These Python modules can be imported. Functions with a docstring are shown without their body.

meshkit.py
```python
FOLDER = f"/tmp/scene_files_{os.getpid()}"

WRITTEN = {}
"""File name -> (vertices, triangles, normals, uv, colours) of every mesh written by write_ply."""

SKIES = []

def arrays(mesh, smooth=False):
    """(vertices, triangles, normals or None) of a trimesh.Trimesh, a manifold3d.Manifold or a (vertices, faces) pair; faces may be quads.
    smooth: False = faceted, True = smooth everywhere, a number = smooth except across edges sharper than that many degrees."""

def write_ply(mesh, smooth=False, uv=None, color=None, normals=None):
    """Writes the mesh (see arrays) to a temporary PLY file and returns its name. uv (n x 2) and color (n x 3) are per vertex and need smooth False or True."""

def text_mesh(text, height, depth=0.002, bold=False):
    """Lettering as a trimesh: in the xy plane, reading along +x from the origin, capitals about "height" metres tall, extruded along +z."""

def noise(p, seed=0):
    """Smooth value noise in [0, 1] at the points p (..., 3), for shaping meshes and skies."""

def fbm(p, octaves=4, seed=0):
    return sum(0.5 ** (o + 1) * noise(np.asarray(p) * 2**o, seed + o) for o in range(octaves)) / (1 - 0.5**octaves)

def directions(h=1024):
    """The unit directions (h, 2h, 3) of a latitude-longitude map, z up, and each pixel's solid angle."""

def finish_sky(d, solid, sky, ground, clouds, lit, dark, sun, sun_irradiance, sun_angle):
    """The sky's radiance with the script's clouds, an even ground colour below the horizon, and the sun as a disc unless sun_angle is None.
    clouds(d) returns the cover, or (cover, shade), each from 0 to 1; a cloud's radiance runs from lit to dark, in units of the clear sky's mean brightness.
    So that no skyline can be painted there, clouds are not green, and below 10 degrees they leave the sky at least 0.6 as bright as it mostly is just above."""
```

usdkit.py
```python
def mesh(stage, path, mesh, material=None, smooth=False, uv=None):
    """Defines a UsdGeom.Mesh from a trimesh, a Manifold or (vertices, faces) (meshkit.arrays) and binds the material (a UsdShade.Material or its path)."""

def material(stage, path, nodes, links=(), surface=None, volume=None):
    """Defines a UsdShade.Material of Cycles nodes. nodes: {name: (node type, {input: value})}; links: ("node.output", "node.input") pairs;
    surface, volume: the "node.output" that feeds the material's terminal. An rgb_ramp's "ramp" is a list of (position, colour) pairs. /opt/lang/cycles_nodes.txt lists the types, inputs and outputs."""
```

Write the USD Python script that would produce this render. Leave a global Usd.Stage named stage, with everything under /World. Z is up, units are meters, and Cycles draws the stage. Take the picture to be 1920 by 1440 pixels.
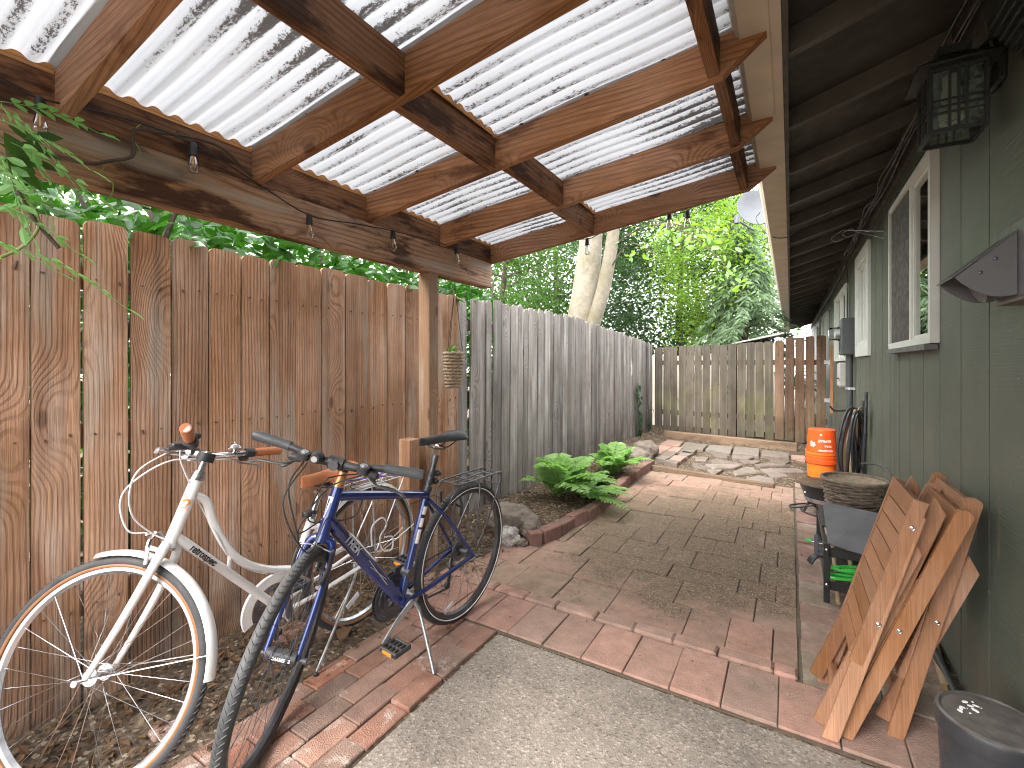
import math, numpy as np, trimesh, usdkit, meshkit
from shapely.geometry import Polygon, Point
from scipy.spatial import ConvexHull
from pxr import Usd, UsdGeom, UsdLux, UsdShade, Gf, Sdf

stage = Usd.Stage.CreateInMemory()
UsdGeom.SetStageUpAxis(stage, UsdGeom.Tokens.z)
UsdGeom.SetStageMetersPerUnit(stage, 1.0)
UsdGeom.Xform.Define(stage, '/World')
stage.SetDefaultPrim(stage.GetPrimAtPath('/World'))
UsdGeom.Scope.Define(stage, '/World/Looks')

# ------------------------------------------------------------------ camera, sky, sun, exposure
EXPOSURE = 3.4
FOC, CAMH, HORIZON = 870.0, 1.31, 684.0            # in pixels of a 1920 wide picture
PSI = math.atan(522 / 870.0)                       # the camera looks 31 degrees left of the passage
SN, CS = math.sin(PSI), math.cos(PSI)
cam = UsdGeom.Camera.Define(stage, '/World/camera')
ap = 36.0
cam.CreateHorizontalApertureAttr(ap)
cam.CreateVerticalApertureAttr(ap * 0.75)
cam.CreateFocalLengthAttr(ap * FOC / 1920)
cam.CreateVerticalApertureOffsetAttr(-(720 - HORIZON) / 1920 * ap)
cam.CreateClippingRangeAttr(Gf.Vec2f(0.05, 500))
cam.CreateExposureAttr(EXPOSURE)
# camera axes: right, up, back
M = Gf.Matrix4d(CS, SN, 0, 0, 0, 0, 1, 0, SN, -CS, 0, 0, 0, 0, CAMH, 1)
cam.AddTransformOp().Set(M)

SUN_AZ, SUN_EL = math.radians(-162), math.radians(48)       # rotation = atan2(x, y)
dome = UsdLux.DomeLight.Define(stage, '/World/sky')
skymat = usdkit.material(stage, '/World/Looks/sky', {
    'sky': ('sky_texture', {'sky_type': 'single_scattering', 'sun_disc': False, 'sun_elevation': SUN_EL, 'sun_rotation': SUN_AZ, 'aerosol_density': 2.0}),
    'tc': ('texture_coordinate', {}),
    'n': ('noise_texture', {'scale': 2.2, 'detail': 5.0, 'roughness': 0.55}),
    'r': ('rgb_ramp', {'ramp': [(0.0, (5.9, 5.9, 6.1)), (1.0, (8.4, 8.35, 8.3))]}),
    'm': ('mix', {'fac': 0.82}),
    'bg': ('background_shader', {'strength': 0.10})},
    [('tc.generated', 'n.vector'), ('n.fac', 'r.fac'), ('sky.color', 'm.color1'), ('r.color', 'm.color2'), ('m.color', 'bg.color')], surface='bg.background')
UsdShade.MaterialBindingAPI.Apply(dome.GetPrim()).Bind(skymat)
sp = dome.GetPrim(); sp.SetCustomDataByKey('kind', 'structure'); sp.SetCustomDataByKey('label', 'bright overcast sky above the trees'); sp.SetCustomDataByKey('category', 'sky')
sun = UsdLux.DistantLight.Define(stage, '/World/sun')
sun.CreateIntensityAttr(0.24); sun.CreateAngleAttr(35.0); sun.CreateColorAttr(Gf.Vec3f(1.0, 0.96, 0.9))
sun.GetPrim().GetAttribute('inputs:normalize').Set(True) if sun.GetPrim().GetAttribute('inputs:normalize') else sun.CreateNormalizeAttr(True)
sd = np.array([math.sin(SUN_AZ) * math.cos(SUN_EL), math.cos(SUN_AZ) * math.cos(SUN_EL), math.sin(SUN_EL)])
zx = np.cross([0, 0, 1.0], sd); zx /= np.linalg.norm(zx); zy = np.cross(sd, zx)
sun.AddTransformOp().Set(Gf.Matrix4d(*zx, 0, *zy, 0, *sd, 0, 0, 0, 12, 1))

# ------------------------------------------------------------------ helpers
def gp(u, v, z=0.0):
    """the point at height z that the photograph shows at this pixel"""
    a = (u - 960) / FOC; r = np.array([-SN + CS * a, CS + SN * a, (HORIZON - v) / FOC])
    return np.array([0, 0, CAMH]) + r * ((z - CAMH) / r[2])
def wp(u, v, x):
    a = (u - 960) / FOC; r = np.array([-SN + CS * a, CS + SN * a, (HORIZON - v) / FOC])
    return np.array([0, 0, CAMH]) + r * (x / r[0])
def yp(u, v, y):
    a = (u - 960) / FOC; r = np.array([-SN + CS * a, CS + SN * a, (HORIZON - v) / FOC])
    return np.array([0, 0, CAMH]) + r * (y / r[1])

used, origin = {}, {'/World': np.zeros(3)}
def numbered(path):
    n = used.get(path, 0); used[path] = n + 1
    return path if n == 0 else f'{path}_{n:03d}'
def settag(p, label=None, cat=None, group=None, kind=None):
    for k, v in (('label', label), ('category', cat), ('group', group), ('kind', kind)):
        if v: p.SetCustomDataByKey(k, v)
def thing(name, label, cat, loc=(0, 0, 0), group=None, kind=None):
    path = numbered('/World/' + name)
    x = UsdGeom.Xform.Define(stage, path); x.AddTranslateOp().Set(Gf.Vec3d(*map(float, loc)))
    origin[path] = np.array(loc, float)
    settag(x.GetPrim(), label, cat, group, kind)
    return path
def sub(parent, name, label=None):
    path = numbered(parent + '/' + name)
    x = UsdGeom.Xform.Define(stage, path); origin[path] = origin[parent]
    settag(x.GetPrim(), label)
    return path
def part(parent, name, mesh, mat, smooth=False, label=None, cat=None, group=None, kind=None, loc=None):
    """a mesh given in world coordinates, below parent"""
    path = numbered(parent + '/' + name)
    if isinstance(mesh, MB): mesh = mesh.mesh()
    v, f = (mesh.vertices, mesh.faces) if isinstance(mesh, trimesh.Trimesh) else mesh
    o = origin[parent]
    if parent == '/World':
        o = np.array(loc if loc is not None else [np.mean(v[:, 0]), np.mean(v[:, 1]), np.min(v[:, 2])], float)
    m = usdkit.mesh(stage, path, (np.asarray(v) - o, f), L(mat), smooth=smooth)
    if parent == '/World': m.AddTranslateOp().Set(Gf.Vec3d(*map(float, o)))
    m.GetPrim().GetAttribute('doubleSided').Set(True) if m.GetPrim().GetAttribute('doubleSided') else m.CreateDoubleSidedAttr(True)
    origin[path] = o
    settag(m.GetPrim(), label, cat, group, kind)
    return path
def struct(name, mesh, mat, label, smooth=False):
    return part('/World', name, mesh, mat, smooth, label, name.replace('_', ' '), None, 'structure')

def unit(v): v = np.asarray(v, float); return v / max(np.linalg.norm(v), 1e-12)
def rot(ax, a):
    ax = unit(ax); K = np.array([[0, -ax[2], ax[1]], [ax[2], 0, -ax[0]], [-ax[1], ax[0], 0]])
    return np.eye(3) + math.sin(a) * K + (1 - math.cos(a)) * K @ K
def spline(pts, n=24):
    """Catmull-Rom through the points"""
    p = np.asarray(pts, float)
    if len(p) == 2: return p
    q = np.vstack([2 * p[0] - p[1], p, 2 * p[-1] - p[-2]]); out = []
    seg = len(p) - 1; per = max(2, n // seg)
    for i in range(seg):
        a, b, c, d = q[i:i + 4]
        for t in np.arange(per) / per:
            out.append(.5 * (2 * b + (c - a) * t + (2 * a - 5 * b + 4 * c - d) * t * t + (3 * b - a - 3 * c + d) * t ** 3))
    out.append(p[-1]); return np.array(out)

class MB:
    def __init__(s, fn=None): s.V, s.F, s.n, s.fn = [], [], 0, fn
    def add(s, v, f):
        v = np.asarray(v, float); f = np.asarray(f, int)
        if f.shape[1] == 4: f = np.vstack([f[:, [0, 1, 2]], f[:, [0, 2, 3]]])
        s.V.append(v); s.F.append(f + s.n); s.n += len(v); return s
    def mesh(s):
        v = np.vstack(s.V)
        if s.fn: v = s.fn(v)
        return v, np.vstack(s.F)
    def tm(s, m): return s.add(m.vertices, m.faces)
    def box(s, c, sz, R=None):
        x, y, z = np.array(sz, float) / 2
        v = np.array([[a * x, b * y, d * z] for a in (-1, 1) for b in (-1, 1) for d in (-1, 1)])
        if R is not None: v = v @ np.asarray(R).T
        f = [[0, 1, 3, 2], [4, 6, 7, 5], [0, 4, 5, 1], [2, 3, 7, 6], [0, 2, 6, 4], [1, 5, 7, 3]]
        return s.add(v + np.array(c), f)
    def bx(s, x0, x1, y0, y1, z0, z1): return s.box(((x0 + x1) / 2, (y0 + y1) / 2, (z0 + z1) / 2), (x1 - x0, y1 - y0, z1 - z0))
    def hull(s, p):
        p = np.asarray(p, float); h = ConvexHull(p); c = p[h.vertices].mean(0); f = h.simplices.copy()
        nn = np.cross(p[f[:, 1]] - p[f[:, 0]], p[f[:, 2]] - p[f[:, 0]])
        bad = ((p[f[:, 0]] - c) * nn).sum(1) < 0; f[bad] = f[bad][:, ::-1]
        return s.add(p, f)
    def cbox(s, c, sz, ch=.005, R=None):
        """box with chamfered edges"""
        x, y, z = np.array(sz, float) / 2; ch = min(ch, x * .9, y * .9, z * .9); p = []
        for a in (-1, 1):
            for b in (-1, 1):
                for d in (-1, 1):
                    p += [[a * x, b * (y - ch), d * (z - ch)], [a * (x - ch), b * y, d * (z - ch)], [a * (x - ch), b * (y - ch), d * z]]
        p = np.array(p)
        if R is not None: p = p @ np.asarray(R).T
        return s.hull(p + np.array(c))
    def tube(s, pts, r, n=8, closed=False, flat=1.0, up=None):
        p = np.asarray(pts, float); m = len(p); r = np.asarray(r, float); r = np.full(m, float(r)) if r.ndim == 0 else np.interp(np.linspace(0, 1, m), np.linspace(0, 1, len(r)), r)
        t = np.gradient(p, axis=0) if not closed else np.roll(p, -1, 0) - np.roll(p, 1, 0)
        t /= np.maximum(np.linalg.norm(t, axis=1, keepdims=True), 1e-12)
        u = np.array(up, float) if up is not None else (np.array([0, 0, 1.0]) if abs(t[0, 2]) < .9 else np.array([1.0, 0, 0]))
        a = np.linspace(0, 2 * np.pi, n, endpoint=False); rings = []
        for i in range(m):
            u = u - t[i] * (u @ t[i]); u /= max(np.linalg.norm(u), 1e-12); w = np.cross(t[i], u)
            rings.append(p[i] + r[i] * (np.cos(a)[:, None] * u * flat + np.sin(a)[:, None] * w))
        v = np.vstack(rings); f = []
        for i in range(m if closed else m - 1):
            j = (i + 1) % m
            for k in range(n):
                l = (k + 1) % n; f.append([i * n + k, i * n + l, j * n + l, j * n + k])
        f = np.array(f); f = np.vstack([f[:, [0, 1, 2]], f[:, [0, 2, 3]]])
        if not closed:
            e = len(v); v = np.vstack([v, p[0], p[-1]])
            cap = [[e, (k + 1) % n, k] for k in range(n)] + [[e + 1, (m - 1) * n + k, (m - 1) * n + (k + 1) % n] for k in range(n)]
            f = np.vstack([f, cap])
        return s.add(v, f)
    def cyl(s, a, b, r0, r1=None, n=12): return s.tube([a, b], [r0, r0 if r1 is None else r1], n)
    def revolve(s, prof, c=(0, 0, 0), n=24, R=None):
        """prof: (radius, height) pairs about z"""
        prof = np.asarray(prof, float); a = np.linspace(0, 2 * np.pi, n, endpoint=False)
        v = np.array([[r * math.cos(t), r * math.sin(t), z] for r, z in prof for t in a])
        if R is not None: v = v @ np.asarray(R).T
        f = [[i * n + k, i * n + (k + 1) % n, (i + 1) * n + (k + 1) % n, (i + 1) * n + k] for i in range(len(prof) - 1) for k in range(n)]
        return s.add(v + np.array(c), f)
    def torus(s, c, ax, Rm, prof, n=48, a0=0, a1=2 * math.pi, x0=None):
        """closed profile of (radial offset, axial offset) swept round ax"""
        ax = unit(ax); e1 = unit(x0) if x0 is not None else unit(np.cross(ax, [0.3, 0.2, 1])); e1 = unit(e1 - ax * (e1 @ ax)); e2 = np.cross(ax, e1)
        full = abs(a1 - a0 - 2 * math.pi) < 1e-6
        a = np.linspace(a0, a1, n, endpoint=not full); k = len(prof); v = []
        for t in a:
            d = math.cos(t) * e1 + math.sin(t) * e2
            v += [np.array(c) + d * (Rm + pr) + ax * pa for pr, pa in prof]
        f = []
        for i in range(n if full else n - 1):
            j = (i + 1) % n
            for q in range(k): f.append([i * k + q, i * k + (q + 1) % k, j * k + (q + 1) % k, j * k + q])
        return s.add(v, f)
    def prism(s, poly, h, fn):
        """poly: shapely polygon in (a, b), extruded 0..h along c; fn maps (n,3) of (a,b,c) to the world"""
        m = trimesh.creation.extrude_polygon(poly, h, engine='earcut'); return s.add(fn(np.array(m.vertices)), m.faces)
    def ball(s, c, r, sub=2, sc=(1, 1, 1), R=None):
        m = trimesh.creation.icosphere(subdivisions=sub, radius=r); v = m.vertices * np.array(sc)
        if R is not None: v = v @ np.asarray(R).T
        return s.add(v + np.array(c), m.faces)
circ = lambda r, n=10, sx=1, sy=1: [(r * sx * math.cos(t), r * sy * math.sin(t)) for t in np.linspace(0, 2 * np.pi, n, endpoint=False)]

LOOKS = {}
def L(name): return LOOKS[name]
def add_look(name, nodes, links, surface): LOOKS[name] = usdkit.material(stage, '/World/Looks/' + name, nodes, links, surface=surface)

def plain(name, col, rough=.5, metal=0., bump=0., bscale=60., var=.15, vscale=9., coat=0., spec=None, dust=0.):
    """paint, metal or plastic with faint mottling, optional dust on upward faces and a little relief"""
    c = np.array(col)
    n = {'tc': ('texture_coordinate', {}), 'n': ('noise_texture', {'scale': vscale, 'detail': 5.0}), 'm': ('rgb_ramp', {'ramp': [(.25, tuple(c * (1 - var))), (.75, tuple(np.minimum(c * (1 + var), .95)))]}),
         'rn': ('noise_texture', {'scale': vscale * 3, 'detail': 3.0}), 'rr': ('map_range', {'from_min': .3, 'from_max': .7, 'to_min': max(rough * .75, .02), 'to_max': min(rough * 1.25, 1.)}),
         'p': ('principled_bsdf', {'metallic': metal, 'coat_weight': coat})}
    l = [('tc.object', 'n.vector'), ('n.fac', 'm.fac'), ('tc.object', 'rn.vector'), ('rn.fac', 'rr.value'), ('rr.result', 'p.roughness')]
    out = 'm.color'
    if dust:
        n['g'] = ('geometry', {}); n['sx'] = ('separate_xyz', {}); n['dm'] = ('map_range', {'from_min': .2, 'from_max': 1., 'to_min': 0., 'to_max': dust})
        n['dx'] = ('mix', {'color2': (.3, .27, .23)}); n['dn'] = ('math', {'math_type': 'multiply'})
        l += [('g.normal', 'sx.vector'), ('sx.z', 'dm.value'), ('dm.result', 'dn.value1'), ('rn.fac', 'dn.value2'), ('dn.value', 'dx.fac'), (out, 'dx.color1')]; out = 'dx.color'
    l.append((out, 'p.base_color'))
    if bump:
        n['bn'] = ('noise_texture', {'scale': bscale, 'detail': 4.0}); n['b'] = ('bump', {'strength': bump, 'distance': .004})
        l += [('tc.object', 'bn.vector'), ('bn.fac', 'b.height'), ('b.normal', 'p.normal')]
    add_look(name, n, l, 'p.BSDF')

def wood(name, along, light, dark, stain, rings=75., knots=1., stain_amt=.6, st=(.5, .72), grey=None, grey_amt=0., rough=.75, wob=5., val=.25, bump=.5, line=.6, sscale=1.3, moss=0., damp=0., fade=0.):
    """sawn timber: growth lines are contours of a field that is pushed aside by knots; along = grain axis"""
    i = 'xyz'.index(along); o = [k for k in 'xyz' if k != along]
    N = {'tc': ('texture_coordinate', {}), 'oi': ('object_info', {}), 'rs': ('math', {'math_type': 'multiply', 'value2': 31.0}), 'rv': ('combine_xyz', {}), 'ad': ('vector_math', {'math_type': 'add'}), 's': ('separate_xyz', {}),
         'c7': ('math', {'math_type': 'multiply', 'value2': .75}), 'ac': ('math', {'math_type': 'add'}), 'q': ('combine_xyz', {}),
         'm1': ('mapping', {'scale': (1.1, 5.0, 1)}), 'n1': ('noise_texture', {'scale': 1.0, 'detail': 2.5}),
         'mk': ('mapping', {'scale': (1.15, 3.4, 1)}), 'vk': ('voronoi_texture', {'scale': 1.0, 'feature': 'f1', 'randomness': 1.0, 'dimensions': '2D'}),
         'kg': ('map_range', {'range_type': 'smootherstep', 'from_min': .0, 'from_max': .36, 'to_min': 1., 'to_max': 0.}), 'kk': ('math', {'math_type': 'multiply', 'value2': 7.0 * knots}),
         'f0': ('math', {'math_type': 'multiply', 'value2': rings}), 'f1': ('math', {'math_type': 'multiply_add', 'value2': wob}), 'f2': ('math', {'math_type': 'add'}), 'f3': ('math', {'math_type': 'multiply', 'value2': 6.2832}),
         'sn': ('math', {'math_type': 'sine'}), 'ln': ('map_range', {'range_type': 'smoothstep', 'from_min': -.2, 'from_max': 1., 'to_min': 0., 'to_max': line}),
         'lm': ('map_range', {'from_min': .3, 'from_max': .65, 'to_min': .25, 'to_max': 1.}), 'nl': ('noise_texture', {'scale': 2.4, 'detail': 3.}), 'lq': ('math', {'math_type': 'multiply'}), 'mf': ('mapping', {'scale': (9., 260., 1)}), 'nf': ('noise_texture', {'scale': 1.0, 'detail': 3.0}),
         'ms': ('mapping', {'scale': (1.0, 4.0, 1)}), 'ns': ('noise_texture', {'scale': sscale, 'detail': 5.0, 'roughness': .6}),
         'sm': ('map_range', {'range_type': 'smoothstep', 'from_min': st[0], 'from_max': st[1], 'to_min': 0., 'to_max': stain_amt}),
         'kc': ('map_range', {'range_type': 'smoothstep', 'from_min': .025, 'from_max': .055, 'to_min': .75 * min(knots, 1), 'to_max': 0.}),
         'fib': ('rgb_ramp', {'ramp': [(.3, tuple(np.array(light) * .78)), (.7, tuple(np.minimum(np.array(light) * 1.2, .9)))]}),
         'x1': ('mix', {'color2': dark}), 'x2': ('mix', {'color2': stain}), 'x3': ('mix', {'color2': tuple(np.array(dark) * .55)}),
         'vv': ('map_range', {'to_min': 1 - val, 'to_max': 1 + val}), 'hs': ('hsv', {}), 'bh': ('math', {'math_type': 'multiply_add', 'value2': -.8}), 'b': ('bump', {'strength': bump, 'distance': .003}),
         'p': ('principled_bsdf', {'roughness': rough, 'specular_ior_level': .3})}
    K = [('oi.random', 'rs.value1'), ('rs.value', 'rv.x'), ('rs.value', 'rv.y'), ('rs.value', 'rv.z'), ('tc.object', 'ad.vector1'), ('rv.vector', 'ad.vector2'), ('ad.vector', 's.vector'),
         (f's.{o[1]}', 'c7.value1'), (f's.{o[0]}', 'ac.value1'), ('c7.value', 'ac.value2'), (f's.{along}', 'q.x'), ('ac.value', 'q.y'),
         ('q.vector', 'm1.vector'), ('m1.vector', 'n1.vector'), ('q.vector', 'mk.vector'), ('mk.vector', 'vk.vector'), ('vk.distance', 'kg.value'), ('kg.result', 'kk.value1'),
         ('ac.value', 'f0.value1'), ('n1.fac', 'f1.value1'), ('f0.value', 'f1.value3'), ('f1.value', 'f2.value1'), ('kk.value', 'f2.value2'), ('f2.value', 'f3.value1'), ('f3.value', 'sn.value1'), ('sn.value', 'ln.value'),
         ('q.vector', 'mf.vector'), ('mf.vector', 'nf.vector'), ('q.vector', 'ms.vector'), ('ms.vector', 'ns.vector'), ('ns.fac', 'sm.value'), ('vk.distance', 'kc.value'),
         ('ms.vector', 'nl.vector'), ('nl.fac', 'lm.value'), ('lm.result', 'lq.value1'), ('ln.result', 'lq.value2'), ('nf.fac', 'fib.fac'), ('fib.color', 'x1.color1'), ('lq.value', 'x1.fac'), ('x1.color', 'x2.color1'), ('sm.result', 'x2.fac'), ('x2.color', 'x3.color1'), ('kc.result', 'x3.fac'),
         ('oi.random', 'vv.value'), ('vv.result', 'hs.value'), ('ln.result', 'bh.value1'), ('nf.fac', 'bh.value3'), ('bh.value', 'b.height'), ('b.normal', 'p.normal')]
    out = 'x3.color'
    if grey is not None:
        N.update({'mg': ('mapping', {'scale': (.8, 9.0, 1)}), 'ng': ('noise_texture', {'scale': 1.6, 'detail': 4.0}), 'gm': ('map_range', {'range_type': 'smoothstep', 'from_min': .62 - .5 * grey_amt, 'from_max': .85 - .5 * grey_amt}), 'xg': ('mix', {'color2': grey})})
        K += [('q.vector', 'mg.vector'), ('mg.vector', 'ng.vector'), ('ng.fac', 'gm.value'), ('gm.result', 'xg.fac'), (out, 'xg.color1')]; out = 'xg.color'
    if moss:   # algae creeping up from the wet ground
        N.update({'g': ('geometry', {}), 'gs': ('separate_xyz', {}), 'mz': ('map_range', {'from_min': .1, 'from_max': 1.3, 'to_min': 1., 'to_max': .2}), 'mn': ('noise_texture', {'scale': 2.3, 'detail': 5.0}), 'mm': ('map_range', {'from_min': .44, 'from_max': .66, 'to_min': 0., 'to_max': moss}),
                  'mq': ('math', {'math_type': 'multiply'}), 'xm': ('mix', {'color2': (.19, .19, .06)})})
        K += [('g.position', 'gs.vector'), ('gs.z', 'mz.value'), ('g.position', 'mn.vector'), ('mn.fac', 'mm.value'), ('mm.result', 'mq.value1'), ('mz.result', 'mq.value2'), ('mq.value', 'xm.fac'), (out, 'xm.color1')]; out = 'xm.color'
    if fade:   # bleached and darkened patches, each board its own
        N.update({'mfd': ('mapping', {'scale': (1.3, 2.2, 1)}), 'nfd': ('noise_texture', {'scale': 1., 'detail': 6., 'roughness': .6}), 'rfd': ('map_range', {'from_min': .32, 'from_max': .68, 'to_min': 1 - fade, 'to_max': 1 + fade * .8}), 'hfd': ('hsv', {}),
                  'mst': ('mapping', {'scale': (.35, 28., 1)}), 'nst': ('noise_texture', {'scale': 1., 'detail': 5., 'roughness': .65}), 'rst': ('map_range', {'from_min': .35, 'from_max': .65, 'to_min': 1 - fade * .9, 'to_max': 1 + fade * .6}), 'qst': ('math', {'math_type': 'multiply'}),
                  'sfd': ('map_range', {'from_min': .3, 'from_max': .7, 'to_min': 1.12, 'to_max': .82})})
        K += [('q.vector', 'mfd.vector'), ('mfd.vector', 'nfd.vector'), ('nfd.fac', 'rfd.value'), ('q.vector', 'mst.vector'), ('mst.vector', 'nst.vector'), ('nst.fac', 'rst.value'), ('rfd.result', 'qst.value1'), ('rst.result', 'qst.value2'), ('qst.value', 'hfd.value'), ('nfd.fac', 'sfd.value'), ('sfd.result', 'hfd.saturation'), (out, 'hfd.color')]; out = 'hfd.color'
    if damp:
        N.update({'dg': ('geometry', {}), 'dsx': ('separate_xyz', {}), 'dz': ('map_range', {'from_min': .04, 'from_max': .55, 'to_min': 1., 'to_max': 0.}), 'dnn': ('noise_texture', {'scale': 5., 'detail': 6.}), 'dnm': ('map_range', {'from_min': .3, 'from_max': .62, 'to_min': .15, 'to_max': damp}), 'dq': ('math', {'math_type': 'multiply'}), 'xdp': ('mix', {'color2': (.055, .04, .03)})})
        K += [('dg.position', 'dsx.vector'), ('dsx.z', 'dz.value'), ('dg.position', 'dnn.vector'), ('dnn.fac', 'dnm.value'), ('dz.result', 'dq.value1'), ('dnm.result', 'dq.value2'), ('dq.value', 'xdp.fac'), (out, 'xdp.color1')]; out = 'xdp.color'
    K += [(out, 'hs.color'), ('hs.color', 'p.base_color')]
    add_look(name, N, K, 'p.BSDF')

def paver(name, cols, dirt=(.13, .105, .075), d0=.45, d1=.62, dmax=.9, speck=.5, bump=.7, field=None, white=0.):
    """cast or fired paving: a tone for each piece, pits, and grit lying on it; field = (x, y, radius) where most grit lies"""
    N = {'tc': ('texture_coordinate', {}), 'g': ('geometry', {}), 'oi': ('object_info', {}), 'cr': ('rgb_ramp', {'ramp': cols, 'interpolate': True}),
         'n1': ('noise_texture', {'scale': 14., 'detail': 6., 'roughness': .65}), 'm1': ('map_range', {'from_min': .25, 'from_max': .75, 'to_min': .72, 'to_max': 1.25}), 'hs': ('hsv', {}),
         'nd': ('noise_texture', {'scale': 2.2, 'detail': 7., 'roughness': .68}), 'md': ('map_range', {'range_type': 'smoothstep', 'from_min': d0, 'from_max': d1, 'to_min': 0., 'to_max': dmax}),
         'ng': ('voronoi_texture', {'scale': 190., 'feature': 'f1'}), 'dc': ('rgb_ramp', {'ramp': [(.0, tuple(np.array(dirt) * .45)), (.55, dirt), (.85, tuple(np.array(dirt) * 1.25)), (.975, (.36, .30, .22))]}), 'sc': ('separate_xyz', {}),
         'xd': ('mix', {}), 'b': ('bump', {'strength': bump, 'distance': .004}), 'bn': ('noise_texture', {'scale': 120., 'detail': 4.}), 'bh': ('math', {'math_type': 'add'}), 'p': ('principled_bsdf', {'roughness': .88, 'specular_ior_level': .25})}
    K = [('oi.random', 'cr.fac'), ('g.position', 'n1.vector'), ('n1.fac', 'm1.value'), ('m1.result', 'hs.value'), ('cr.color', 'hs.color'), ('g.position', 'nd.vector'),
         ('g.position', 'ng.vector'), ('ng.color', 'sc.vector'), ('sc.x', 'dc.fac'), ('dc.color', 'xd.color2'), ('g.position', 'bn.vector'), ('bn.fac', 'bh.value1'), ('ng.distance', 'bh.value2'), ('bh.value', 'b.height'), ('b.normal', 'p.normal')]
    src = 'nd.fac'
    if field:
        N.update({'fs': ('vector_math', {'math_type': 'subtract', 'vector2': (field[0], field[1], 0)}), 'fm': ('vector_math', {'math_type': 'multiply', 'vector2': (1 / field[2], 1 / field[3], 0)}), 'fl': ('vector_math', {'math_type': 'length'}),
                  'fr': ('map_range', {'range_type': 'smoothstep', 'from_min': .35, 'from_max': 1.15, 'to_min': .22, 'to_max': -.22}), 'fa': ('math', {'math_type': 'add'})})
        K += [('g.position', 'fs.vector1'), ('fs.vector', 'fm.vector1'), ('fm.vector', 'fl.vector1'), ('fl.value', 'fr.value'), ('fr.result', 'fa.value1'), ('nd.fac', 'fa.value2')]; src = 'fa.value'
    K += [(src, 'md.value'), ('md.result', 'xd.fac')]
    base = 'hs.color'
    if white:
        N.update({'nw': ('noise_texture', {'scale': 5.5, 'detail': 8., 'roughness': .72}), 'mw': ('map_range', {'from_min': .56, 'from_max': .68, 'to_min': 0., 'to_max': white}), 'xw': ('mix', {'color2': (.62, .57, .52)}), 'ow': ('vector_math', {'math_type': 'add', 'vector2': (3.7, 9.1, 2.)})})
        K += [('g.position', 'ow.vector1'), ('ow.vector', 'nw.vector'), ('nw.fac', 'mw.value'), ('mw.result', 'xw.fac'), ('hs.color', 'xw.color1')]; base = 'xw.color'
    K += [(base, 'xd.color1'), ('xd.color', 'p.base_color')]
    add_look(name, N, K, 'p.BSDF')

def leafmat(name, ramp, rough=.4, trans=.35, tcol=None, spec=.5):
    N = {'g': ('geometry', {}), 'cr': ('rgb_ramp', {'ramp': ramp}), 'p': ('principled_bsdf', {'roughness': rough, 'specular_ior_level': spec}), 't': ('translucent_bsdf', {}), 'h': ('hsv', {'value': 2.2, 'saturation': 1.15}), 'm': ('mix_closure', {'fac': trans}),
         'n': ('noise_texture', {'scale': 1.4, 'detail': 2.}), 'a': ('math', {'math_type': 'multiply_add', 'value2': .55}), 's': ('math', {'math_type': 'multiply', 'value2': .5})}
    K = [('g.position', 'n.vector'), ('g.random_per_island', 's.value1'), ('n.fac', 'a.value1'), ('s.value', 'a.value3'), ('a.value', 'cr.fac'), ('cr.color', 'p.base_color'), ('cr.color', 'h.color'), ('h.color', 't.color'), ('p.BSDF', 'm.closure1'), ('t.BSDF', 'm.closure2')]
    add_look(name, N, K, 'm.closure')

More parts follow.
